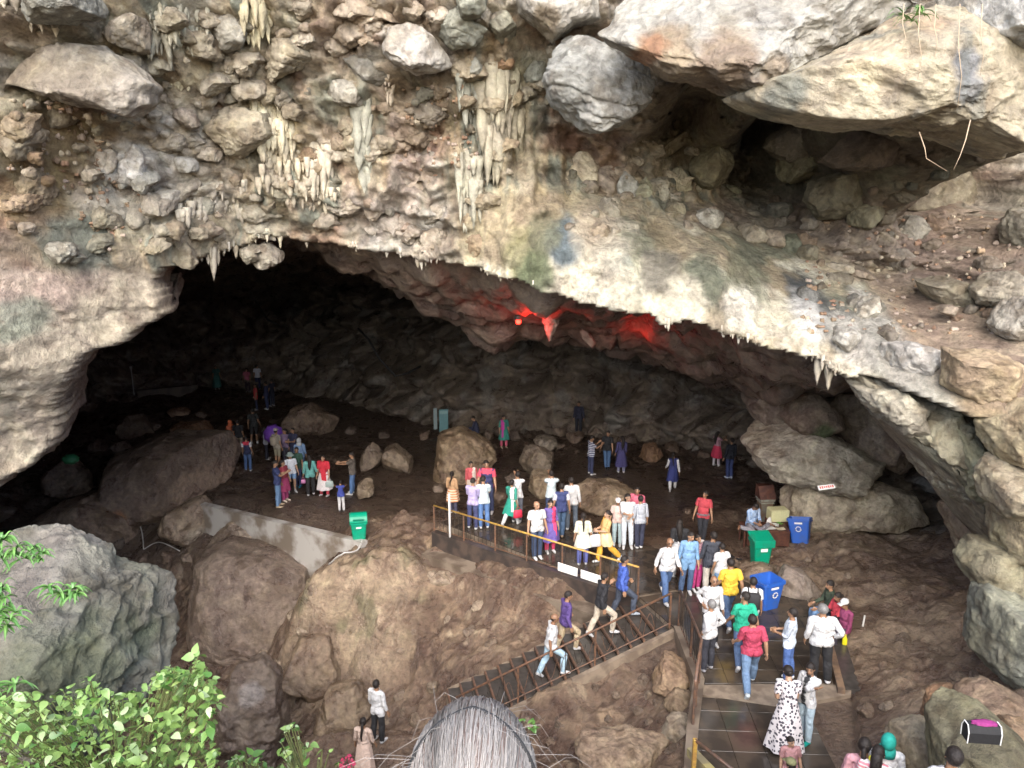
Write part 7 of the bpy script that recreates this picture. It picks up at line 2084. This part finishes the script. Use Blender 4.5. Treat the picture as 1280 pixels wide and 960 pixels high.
person(tuple(TT + Vector((-.42, .0, .0))), 285, 'person in a blue checked shirt sitting cross legged on the table', top_mat=pattern_mat('check', (.16, .32, .60), (.55, .62, .70), 9), legs=(.26, .25, .28), pz=SITX, sleeve=1.5, h=1.66, shoes=None, seat=True, skin=2)
# --- at the head of the stair
person(feet(848, 722), 80, 'person in a white kurta with a black scarf walking away', top=W_, skirt=(.55, .05, W_), legs=W_, sleeve=1.9, shawl=(BLK, 'wrap'), hair='long', h=1.66)
person(feet(832, 750), 285, 'person in a white shirt and jeans at the head of the stair', top=W_, legs=(.055, .11, .24), sleeve=1.7, h=1.72, hair='bald', pz=pose(WALK), skin=2, wide=1.06)
person(feet(858, 742), 270, 'person in a sky blue kurta shirt and jeans facing the viewer', top=(.17, .33, .55), hem=.70, legs=(.06, .11, .22), sleeve=1.5, h=1.72, skin=1)
person(feet(870, 738), 285, 'small person in a maroon patterned top', top_mat=pattern_mat('dots', (.22, .07, .11), (.45, .28, .32), 40), legs=(.55, .04, .22), hair='bob', h=1.55)
person(feet(886, 744), 80, 'person in a charcoal shirt and cream trousers seen from behind', top=(.035, .04, .055), legs=(.55, .50, .42), h=1.78, hem=.76, sleeve=1.5)
person(feet(899, 748), 100, 'small person in a white top beside the yellow t-shirt', top=W_, legs=(.14, .26, .42), h=1.50, hair='short')
person(feet(909, 782), 95, 'person in a bright yellow t-shirt and jeans', top=(.74, .47, .02), legs=(.07, .13, .26), h=1.72, wide=1.08, pz=pose(WALK), shoes=W_)
person(feet(886, 805), 275, 'balding person in a white shirt facing the viewer by the railing', top=W_, legs=(.025, .025, .03), sleeve=1.8, hair='bald', pz=pose(HIPR), skin=2, h=1.68)
person(feet(884, 838), 120, 'person in a white shirt with elbows out by the brown railing', top=W_, legs=(.03, .032, .045), sleeve=1.8, pz=pose(HIPS), hair_mat=M_HAIRG, h=1.68, shoes=(.3, .3, .32))
person(feet(935, 806), 85, 'person in a white shirt and black backpack next to the blue bin', top=W_, legs=(.05, .08, .15), pack=(.02, .02, .022), h=1.66)
person(feet(925, 832), 90, 'person in a green t-shirt just ahead of the maroon t-shirt', top=(.0, .36, .21), legs=(.09, .15, .28), h=1.72, shoes=W_, pz=pose(WALK))
person(feet(936, 863), 85, 'person in a maroon red t-shirt and faded jeans walking away', top=(.42, .035, .085), legs=(.13, .22, .36), h=1.76, wide=1.06, pz=pose(WALK), shoes=(.45, .5, .52), sleeve=.75, skin=1)
person(feet(982, 850), 150, 'person in a pale checked shirt and jeans looking left', top_mat=pattern_mat('check', (.58, .64, .70), (.30, .36, .45), 12), legs=(.06, .13, .36), h=1.68, sleeve=1.2, pz=pose(CLASP), shoes=W_)
person(feet(1022, 850), 80, 'heavy grey haired person in a white shirt, hand on hip', top=W_, legs=BLK, sleeve=1.7, h=1.74, wide=1.22, pz=pose(HIPR), hair_mat=M_HAIRG)
# --- seated by the timber beam
def seat_at(px, py, z=.0): q = at_z(px, py, z); return (q[0], q[1], floor_at(q[0], q[1]) + .02)
person(seat_at(1036, 778), 180, 'person in a dark green top and jeans sitting with legs to the left', top=(.04, .06, .035), legs=(.14, .26, .45), pz=SIT, seat=.50, h=1.66, sleeve=1.8)
person(seat_at(1046, 792), 190, 'person with a red scarf and black clothes, seated', top=(.015, .015, .02), legs=(.015, .015, .02), shawl=((.5, .05, .07), 'wrap'), pz=SIT, seat=.50, h=1.6, sleeve=1.8, hair='bun')
p5, h5 = person(seat_at(1055, 800), 200, 'person in maroon sleeves and a white cap holding a yellow bottle', top=(.26, .04, .12), legs=(.05, .04, .06), cap=W_, pz=pose(SIT, uaL=(6, 10, 0), faL=(10, 0, 0)), seat=.50, h=1.55, sleeve=1.9)
person(feet(1004, 926), 210, 'person with an open white shirt over black, hand to the ear', top=W_, front=(.02, .02, .022), legs=(.40, .52, .60), sleeve=1.9, h=1.62, pz=pose(uaL=(70, 40, -20), faL=(120, 0, 0), head=(-14, 0, 0)), shoes=(.0, .25, .2))
person(feet(980, 938), 95, 'person in a black and white patterned long dress', top=(.45, .43, .45), top_mat=pattern_mat('dots', (.06, .055, .07), (.62, .58, .58), 17), skirt=(.10, .12, (.5, .5, .5)), skirt_mat=pattern_mat('dots', (.06, .055, .07), (.62, .58, .58), 17), legs=None, hair='bun', h=1.64, pz=pose(LEANF, CLASP), sleeve=.5, wide=1.1, skin=3)
def feet_z(px, py, z): q = at_z(px, py, z); return (q[0], q[1], z)
person((at_z(990, 926, 1.12)[0], at_z(990, 926, 1.12)[1], .0), 270, 'child with a dark hair bun in front of the patterned dress', top=(.4, .2, .2), legs=NAVY, hair='bun', h=1.2, skin=3)
person((at_z(992, 957, 1.30)[0], at_z(992, 957, 1.30)[1], .0), 90, 'small person in a camouflage cap at the bottom of the walkway', top=(.12, .13, .07), legs=NAVY, cap=(.19, .19, .09), h=1.36)
# --- on the stair
def stair_feet(px, py):
    d = ray(px, py)
    for t in np.arange(12, 26, .02):
        q = d * t; q[2] += H
        z = stair_floor(q[0], q[1])
        if z is not None and q[2] <= z: return (q[0], q[1], z)
    return feet(px, py)
UPR = 15
person(stair_feet(688, 850), UPR, 'balding person in a white shirt and pale blue trousers on the stair', top=W_, legs=(.40, .58, .70), hair='bald', pz=pose(CLIMB), h=1.66, skin=2, sleeve=.8)
person(stair_feet(706, 820), UPR, 'person in a purple jumper and khaki trousers climbing the stair', top=(.085, .045, .20), legs=(.50, .40, .25), sleeve=1.9, pz=pose(CLIMB), h=1.68)
person(stair_feet(750, 798), UPR, 'person in a black jacket climbing the stair with hand to mouth', top=(.018, .018, .022), legs=(.52, .45, .35), sleeve=1.9, pz=pose(CLIMB, CHIN), h=1.70)
person(stair_feet(776, 775), UPR, 'person in a bright blue shirt near the top of the stair', top=(.045, .10, .42), legs=(.05, .065, .10), sleeve=1.9, pz=pose(CLIMB), h=1.68, shoes=(.3, .34, .38))
# --- in the pit
person(feet(474, 928), 60, 'person in a white shirt and black trousers down in the pit', top=W_, legs=BLK, sleeve=1.6, h=1.72, hem=.78)
person(feet(457, 972), 70, 'person in a cream dress with long black hair down in the pit', top=(.56, .42, .34), skirt=(.15, .10, (.56, .42, .34)), legs=None, hair='pony', h=1.6, sleeve=1.2)
# --- close to the viewer, lower right
def headed(px, py, hz):
    """standing place of somebody whose head (hz above the feet) is at the pixel, on the real slope"""
    best = None
    d = ray(px, py)
    for t in np.arange(6.3, 16, .02):
        q = d * t; q[2] += H
        g = floor_at(q[0], q[1]) + hz
        if q[2] <= g: return (q[0], q[1], g - hz)
p1, h1_ = person(headed(1083, 930, 1.52), 75, 'person with long black hair and a yellow clip near the viewer', top=(.50, .25, .28), legs=(.08, .1, .2), hair='pony', h=1.58)
person(headed(1098, 938, 1.46), 60, 'person in a pink and white striped top near the viewer', top_mat=pattern_mat('stripe', (.70, .22, .26), (.72, .66, .66), 6.5), legs=(.1, .12, .25), hair='long', h=1.52)
person(headed(1191, 944, 1.58), 80, 'person in a white shirt with short black hair at the lower right', top=W_, legs=(.05, .06, .1), h=1.68, sleeve=1.5, pz=pose(HIPS), wide=1.05)
# ---------------------------------------------------------------- things people hold
def bag(loc, col, w, h_, label, rz=0, handle=True):
    o = empty("bag", loc, rz, category='bag', label=label)
    mb = MB(); mb.box((0, 0, -h_ / 2 - .10), (w, w * .4, h_), bev=.03, taper=1.15); mb.build("body", plain("bag_cloth", col, .6, bump=.2), o, True)
    if handle:
        mb = MB(); mb.tube([(-w * .3, 0, -.11), (-w * .2, 0, -.02), (0, 0, .005), (w * .2, 0, -.02), (w * .3, 0, -.11)], .008, 6); mb.build("handle", plain("bag_strap", tuple(c * .6 for c in col), .6), o, True)
    return o
bag(tuple(hgb['R']), (.60, .03, .07), .26, .26, 'bright red handbag held by the person in green', .4)
bag(tuple(hy_['L']), W_, .30, .36, 'white carrier bag held by the person in yellow trousers', .2)
bag(tuple(hr_['L']), (.34, .42, .40), .28, .24, 'pale grey handbag beside the red shawl', .2)
bag(tuple(ht['L']), (.55, .22, .42), .16, .16, 'small pink bag held by the person in the teal top', .2)
o = empty("bottle", tuple(h5['L'] + np.array([0, 0, -.22])), 0, category='bottle', label='bright yellow bottle held low by the timber beam')
mb = MB(); mb.lathe([(.05, 0), (.055, .02), (.055, .18), (.03, .23), (.022, .27)], 14); mb.build("body", plain("yellow_plastic", (.72, .66, .02), .35), o, True)
mb = MB(); mb.lathe([(.026, .262), (.026, .29), (.01, .295)], 12); mb.build("cap", plain("yellow_cap", (.6, .5, .02), .4), o, True)
# umbrella
hd_ = hu['R']
um = empty("umbrella", tuple(hd_), 0, category='umbrella', label='open purple umbrella held over the crowd on the left')
um.rotation_euler = (math.radians(62), math.radians(8), 0)
mb = MB()
nR_ = 10; V = []
for i in range(nR_ + 1):
    t = i / nR_
    for k in range(48):
        a = 2 * math.pi * k / 48
        scal = 1 - .10 * t * abs(math.sin(4 * a)) 
        r = .46 * math.sin(t * 1.25) / math.sin(1.25)
        V.append((r * scal * math.cos(a), r * scal * math.sin(a), .62 - .30 * (1 - math.cos(t * 1.25)) / (1 - math.cos(1.25)) + .02 * t * abs(math.sin(4 * a))))
Fs = [(i * 48 + k, i * 48 + (k + 1) % 48, (i + 1) * 48 + (k + 1) % 48, (i + 1) * 48 + k) for i in range(nR_) for k in range(48)]
mb.add(V, Fs); mb.build("canopy", plain("purple_nylon", (.17, .06, .40), .45, var=.2, scale=8), um, True)
mb = MB(); mb.tube([(0, 0, -.12), (0, 0, .66)], .009, 6); mb.build("shaft", M_IRON, um)
for k in range(8):
    a = math.pi * k / 4
    mb = MB(); mb.tube([(0, 0, .60), (.24 * math.cos(a), .24 * math.sin(a), .52), (.45 * math.cos(a), .45 * math.sin(a), .31)], .005, 5); mb.build("rib", M_IRON, um)
# yellow hair clip (part of her hair dress)
me = mesh_np("hair_clip", _CS[10][0] * np.array([.022, .018, .04]), _CS[10][1], plain("yellow_clip", (.66, .6, .03), .4))
oc = new_obj("hair_clip", me, p1); oc.location = (.03, -.15, 1.42)
person(headed(1112, 926, 1.44), 70, 'person in white with a teal scarf over the head near the viewer', top=W_, legs=(.1, .12, .2), hood=(.01, .27, .22), h=1.52, sleeve=1.5)
# ================================================================ PLANTS
def leaf_mat(name, col, tip):
    m, nt, p = mat_new(name)
    L = nt.links.new
    tc = nd(nt, "ShaderNodeTexCoord")
    oi = nd(nt, "ShaderNodeObjectInfo")
    n = nd(nt, "ShaderNodeTexNoise"); n.inputs["Scale"].default_value = 7; n.inputs["Detail"].default_value = 3
    L(tc.outputs["Object"], n.inputs["Vector"])
    ad = nd(nt, "ShaderNodeMath", operation='ADD'); L(n.outputs["Fac"], ad.inputs[0]); L(oi.outputs["Random"], ad.inputs[1])
    h = nd(nt, "ShaderNodeMapRange"); h.inputs["From Min"].default_value = .4; h.inputs["From Max"].default_value = 1.5; L(ad.outputs[0], h.inputs["Value"])
    x = nd(nt, "ShaderNodeMix", data_type='RGBA'); x.inputs[6].default_value = (*col, 1); x.inputs[7].default_value = (*tip, 1)
    L(h.outputs[0], x.inputs[0]); L(x.outputs[2], p.inputs["Base Color"])
    p.inputs["Roughness"].default_value = .42
    return m
M_LEAF = leaf_mat("fresh_leaf", (.12, .22, .05), (.27, .37, .12))
M_LEAFP = leaf_mat("pale_leaf", (.22, .32, .14), (.35, .43, .24))
M_LEAFD = leaf_mat("deep_green_leaf", (.035, .10, .02), (.09, .19, .035))  # darker leaf tone, dealt out at random for variety
M_BLADE = leaf_mat("strap_leaf", (.05, .14, .03), (.14, .28, .07))
M_STEM = plain("green_stem", (.16, .18, .07), .6)
def leaf_shape(L_=1.0, w=.62):
    """heart-shaped leaf along +Y with a folded midrib and a drooping tip"""
    prof = [(0, .0), (.04, .26), (.18, .47), (.38, .5), (.6, .38), (.82, .17), (1.0, .0)]
    V, Fs = [], []
    for t, a in prof:
        z = -.22 * t * t
        V += [(-a * w * L_, t * L_, z * L_ + .10 * a * L_), (0, t * L_, z * L_), (a * w * L_, t * L_, z * L_ + .10 * a * L_)]
    for i in range(len(prof) - 1):
        b = i * 3
        Fs += [(b, b + 1, b + 4, b + 3), (b + 1, b + 2, b + 5, b + 4)]
    return np.array(V), Fs
LV, LF = leaf_shape()
def leaf_rot(r_):
    """leaf faces up and outwards with scatter"""
    az = r_.uniform(0, 2 * math.pi); tilt = r_.normal(-.15, .45); roll = r_.normal(0, .45)
    return (Matrix.Rotation(az, 3, 'Z') @ Matrix.Rotation(tilt, 3, 'X') @ Matrix.Rotation(roll, 3, 'Y'))
def bush(name, label, polys, Yr, n, size, seed, base, nobj=300, mats=(M_LEAF, M_LEAFP, M_LEAFD)):
    r_ = np.random.default_rng(seed)
    o = empty(name, tuple(base), 0, category='bush', label=label)
    B = np.array(base)
    leaf_me = []
    for mt in mats:
        me = bpy.data.meshes.new("leaf"); me.from_pydata([tuple(v * size) for v in LV], [], LF); me.update(); me.materials.append(mt)
        me.polygons.foreach_set("use_smooth", np.ones(len(me.polygons), bool)); leaf_me.append(me)
    pts = []
    for poly, share in polys:
        pa = np.array(poly, float); lo, hi = pa.min(0), pa.max(0)
        k = 0
        while k < n * share:
            a, b = r_.uniform(lo[0], hi[0]), r_.uniform(lo[1], hi[1])
            if not in_poly(pa, np.array(a), np.array(b)): continue
            Yd = r_.uniform(*Yr)
            p = at(a, b, Yd)
            # gaps between the sprays
            if perlin(np.array([p * 3.2]), seed)[0] < -.04 and r_.random() < .82: continue
            pts.append((Yd, p)); k += 1
    pts.sort(key=lambda t: t[0])
    SV, SF = [], []
    stem = MB()
    for i, (Yd, p) in enumerate(pts):
        s = r_.choice([.45, .7, .9, 1.1, 1.4]) * r_.uniform(.8, 1.1)
        R = leaf_rot(r_)
        if i < nobj:
            l = bpy.data.objects.new("leaf", leaf_me[int(r_.choice([0, 1, 2], p=[.45, .25, .30]))]); COL.objects.link(l); l.parent = o
            l.matrix_local = Matrix.Translation(Vector(p - B)) @ R.to_4x4() @ Matrix.Scale(s, 4)
        else:
            b = len(SV) * len(LV)
            SV.append(LV @ np.array(R).T * size * s + (p - B)); SF += [tuple(q + b for q in f) for f in LF]
        if i % 5 == 0:
            d = Vector(p - B); e = d * .82 + Vector((0, .05, -.12))
            stem.tube([d, e.lerp(d, .4) + Vector((0, 0, .02)), e], .004, 4, cap=False)
    # main branches
    for i in range(0, len(pts), max(1, len(pts) // 34)):
        d = Vector(pts[i][1] - B)
        stem.tube([(0, .05, -.35), d * .5 + Vector((0, .1, -.08)), d], [.014, .009, .004], 5, cap=False)
    if SV:
        me = mesh_np("foliage", np.concatenate(SV), np.array(SF), mats[0]); new_obj("foliage", me, o, kind='stuff')
    stem.build("stem", M_STEM, o)
    return o
bush("bush", 'large bright green bush with heart shaped leaves in the lower left corner', [([(-20, 890), (20, 862), (60, 872), (110, 846), (150, 866), (200, 846), (236, 838), (262, 862), (272, 930), (284, 1000), (-20, 1000)], .90), ([(238, 816), (250, 818), (268, 850), (276, 880), (262, 900), (240, 870)], .05), ([(195, 838), (225, 832), (240, 850), (205, 858)], .05)], (4.7, 5.8), 2300, .072, 3, at(130, 985, 5.5))
bush("bush", 'small leafy shrub sprouting left of the two people in the pit', [([(346, 990), (350, 922), (362, 904), (385, 922), (412, 938), (428, 955), (430, 1000)], .95), ([(356, 912), (368, 902), (376, 918)], .05)], (5.6, 6.2), 150, .075, 4, at(385, 1005, 5.9), nobj=150)
bush("bush", 'low leafy shrub between the large bush and the small shrub', [([(272, 1000), (285, 946), (312, 938), (336, 952), (340, 1000)], 1.0)], (5.3, 5.9), 90, .07, 5, at(305, 1005, 5.6), nobj=90)
mb = MB()
for k in range(14):
    a = k * 2.4; r = .012 + .0022 * k
    mb.add([(r * math.cos(a), r * math.sin(a) , .02), (r * 1.9 * math.cos(a - .4), r * 1.9 * math.sin(a - .4), .03 - .001 * k), (r * 2.2 * math.cos(a), r * 2.2 * math.sin(a), .025 - .002 * k), (r * 1.9 * math.cos(a + .4), r * 1.9 * math.sin(a + .4), .03 - .001 * k)], [(0, 1, 2, 3)])
o = mb.build("flower", plain("crimson_petal", (.20, .008, .035), .6), None, category='flower', label='crimson flower beside the small leafy shrub'); o.location = at(434, 953, 5.75); o.scale = (.9, .9, .9); o.rotation_euler = (.7, 0, 0)
def tuft(name, label, px, py, Y, spread, n, seed, mat=M_BLADE, cat='plant', width=.013, up=1.0):
    r_ = np.random.default_rng(seed)
    o = empty(name, tuple(at(px, py, Y)), 0, category=cat, label=label)
    roots = [np.array([r_.uniform(-.6, .6), r_.uniform(-.3, .2), r_.uniform(-.5, .6)]) * spread for _ in range(5)]
    for i in range(n):
        b0 = roots[i % 5]
        az = r_.uniform(0, 2 * math.pi); L_ = spread * r_.uniform(.35, .85); rise = up * r_.uniform(-.2, 1.5)
        d = np.array([math.cos(az), math.sin(az) * .8 - .25, 0]); sdv = np.array([-d[1], d[0], 0]); sdv = sdv / np.linalg.norm(sdv)
        V = []
        for k in range(7):
            t = k / 6
            c = b0 + d * L_ * t + np.array([0, 0, L_ * (rise * t - .9 * rise * t * t - .25 * t ** 3)])
            w = width * (math.sin(math.pi * min(1, .12 + t * .88)) ** .7) * (1 - .2 * t)
            V += [c - sdv * w, c + np.array([0, 0, -.006]), c + sdv * w]
        Fs = [q for k in range(6) for q in ((k * 3, k * 3 + 1, k * 3 + 4, k * 3 + 3), (k * 3 + 1, k * 3 + 2, k * 3 + 5, k * 3 + 4))]
        me = mesh_np("leaf", np.array(V), np.array(Fs), mat); new_obj("leaf", me, o)
    return o
tuft("strap_leaf_plant", 'bright strap leaved plant on the front of the foreground boulder', 80, 738, 5.9, .22, 70, 1)
tuft("strap_leaf_plant", 'strap leaved plant at the top of the foreground boulder', 22, 685, 6.05, .26, 80, 2)
tuft("strap_leaf_plant", 'strap leaved plant at the left edge below the topmost one', 8, 742, 5.85, .22, 50, 3)
tuft("strap_leaf_plant", 'strap leaved plant at the left edge halfway down the boulder', 4, 785, 5.75, .26, 60, 4)
tuft("strap_leaf_plant", 'small strap leaved sprig on the right of the topmost plant', 52, 695, 6.0, .15, 36, 6)
tuft("strap_leaf_plant", 'dark strap leaved plant between the boulder and the large bush', 12, 872, 5.6, .26, 50, 7)
tuft("grass_tuft", 'green grass tuft in the cleft between the two top boulders', 1143, 12, 11.6, .42, 40, 8, cat='grass tuft', width=.016, up=.9)
def twig(pts, label, name='root', r=.008):
    P = [Vector(at(*p)) for p in pts]
    mb = MB(); mb.tube(P, [r, r * .9, r * .6, r * .35][:len(P)], 6)
    mb.build(name, plain("dry_root", (.34, .26, .18), .8), None, True, category='root', label=label)
twig([(1149, 165, 11.6), (1156, 185, 11.5), (1158, 198, 11.5), (1184, 214, 11.4)], 'thin bent root hanging into the shadowed alcove')
twig([(1213, 150, 11.2), (1207, 175, 11.1), (1200, 195, 11.1), (1192, 212, 11.1)], 'longer straight root hanging at the mouth of the alcove')
for k, (a, l) in enumerate(((1130, 60), (1150, 95), (1170, 70), (1200, 130), (1228, 90))):
    twig([(a, 5, 11.3), (a - 2, 5 + l * .4, 11.2), (a + 2, 5 + l * .7, 11.15), (a - 3, 5 + l, 11.15)], ['fine root below the grass tuft, leftmost', 'fine long root hanging under the grass tuft', 'fine root right of the grass tuft', 'longest fine root across the cream boulder', 'fine root at the right of the cream boulder'][k], r=.007)
tuft("seedling", 'tiny green seedling on the mud beside the grey haired head', 662, 906, 14.6, .22, 12, 9, cat='seedling', width=.04)

# ================================================================ THE GREY-HAIRED PERSON JUST IN FRONT
hc = ray(592, 972) * 1.17 + np.array([0, 0, H])
hgt = 1.64
foot = (hc[0], hc[1] - .0, hc[2] - 1.598 * hgt / 1.70)
gp, _ = person(foot, 88, 'person with silvery grey hair and a dark hair band close in front of the viewer', top=(.10, .06, .09), legs=(.05, .05, .07), sleeve=1.7, h=hgt, hair=None, group=None, skin=1)
S_ = hgt / 1.70
zs = -min(0, TV[:, 2].min())
m, nt, p = mat_new("silver_hair")
Lk = nt.links.new
a_ = nd(nt, "ShaderNodeAttribute", attribute_name="Col"); Lk(a_.outputs["Color"], p.inputs["Base Color"]); p.inputs["Roughness"].default_value = .3; p.inputs["Specular IOR Level"].default_value = .7
M_SILVER = m
Cc_ = np.array([0, -.006, 1.597]); Rr = np.array([.083, .104, .106])
r_ = np.random.default_rng(5)
HV, HF, HCc = [], [], []
def strand(P, r, col):
    P = np.array(P); b = len(HV)
    n = len(P)
    for i in range(n):
        t = P[min(i + 1, n - 1)] - P[max(i - 1, 0)]; t /= np.linalg.norm(t) + 1e-9
        u = np.cross(t, P[i] - Cc_); u /= np.linalg.norm(u) + 1e-9; v = np.cross(t, u)
        rr = r * (1 - .6 * (i / (n - 1)) ** 2)
        for k in range(3):
            q = 2 * math.pi * k / 3
            HV.append((P[i] + (u * math.cos(q) + v * math.sin(q)) * rr)); HCc.append(col)
    for i in range(n - 1):
        for k in range(3):
            HF.append((b + i * 3 + k, b + i * 3 + (k + 1) % 3, b + i * 3 + 3 + (k + 1) % 3, b + i * 3 + 3 + k))
def hair_col(lat=0.0):
    g = .23 + .05 * math.sin(lat * 5 + 1) + .03 * math.sin(lat * 13) + r_.normal(0, .045)
    g = max(.06, g)
    return np.array([g, g * .93, g * .87]) if r_.random() < .93 else np.array([.13, .085, .07])
for i in range(5200):
    lat = r_.uniform(-1.25, 1.25)                     # side to side over the crown
    lay = r_.uniform(0, .016)
    P = []
    a0, a1 = r_.uniform(58, 75), r_.uniform(-128, -100)
    wob = r_.normal(0, .11); ph = r_.uniform(0, 6)
    for k in range(12):
        t = k / 11
        a = math.radians(a0 + (a1 - a0) * t)
        la = lat * (1 - .55 * sstep(.55, 1.0, t)) + wob * math.sin(3 * t + ph)
        d = np.array([math.sin(la), math.cos(la) * math.sin(a), math.cos(la) * math.cos(a)])
        P.append(Cc_ + d * (Rr + lay + .003 * math.sin(7 * t + ph)))
    strand(P, .0007, hair_col(lat))
for i in range(70):                                  # flyaways
    la = r_.uniform(-1.5, 1.5); a = math.radians(r_.uniform(-100, 40))
    d = np.array([math.sin(la), math.cos(la) * math.sin(a), math.cos(la) * math.cos(a)])
    p0 = Cc_ + d * (Rr + .008)
    out = d * r_.uniform(.006, .026); side_ = np.array([r_.normal(0, .03) + .05 * np.sign(la), r_.normal(-.02, .04), r_.normal(-.02, .03)])
    strand([p0, p0 + out * .5 + side_ * .25, p0 + out * .8 + side_ * .6, p0 + out * .7 + side_ * .95 - np.array([0, 0, .02])], .00035, hair_col())
me = mesh_np("hair", np.array(HV) * S_ + np.array([0, 0, zs]) * S_, np.array(HF), M_SILVER, np.array(HCc))
new_obj("hair", me, gp)
sp_v, sp_f = _CS[18]
cap_ = Cc_ + sp_v * (Rr + .002); cap_ = np.where((cap_[:, 1:2] > .055) & (cap_[:, 2:3] < 1.62), Cc_ + sp_v * Rr * .85, cap_); kc = (cap_[sp_f][:, :, 2].min(1) > 1.55)
me = mesh_np("scalp", cap_ * S_, sp_f[kc], plain("grey_scalp_hair", (.13, .125, .125), .45, var=.4, scale=90)); new_obj("scalp", me, gp)
mb = MB(); pts = []
for k in range(19):
    a = math.radians(-88 + 176 * k / 18)
    pts.append((Cc_ + np.array([math.sin(a) * (Rr[0] + .018), .012 - .035 * abs(math.sin(a)) , math.cos(a) * (Rr[2] + .016)])) * S_)
mb.tube(pts, .0035, 8); mb.build("hair_band", M_BLACK, gp, True)
mb = MB(); mb.lathe([(.01, 0), (.035, .012), (.042, .04), (.03, .07), (.008, .085)], 14)
mb.xf(Matrix.Translation(Vector((0, -.15, 1.50)) * S_) @ Matrix.Rotation(.7, 4, 'X')); mb.build("hair_bun", M_HAIRG, gp, True)
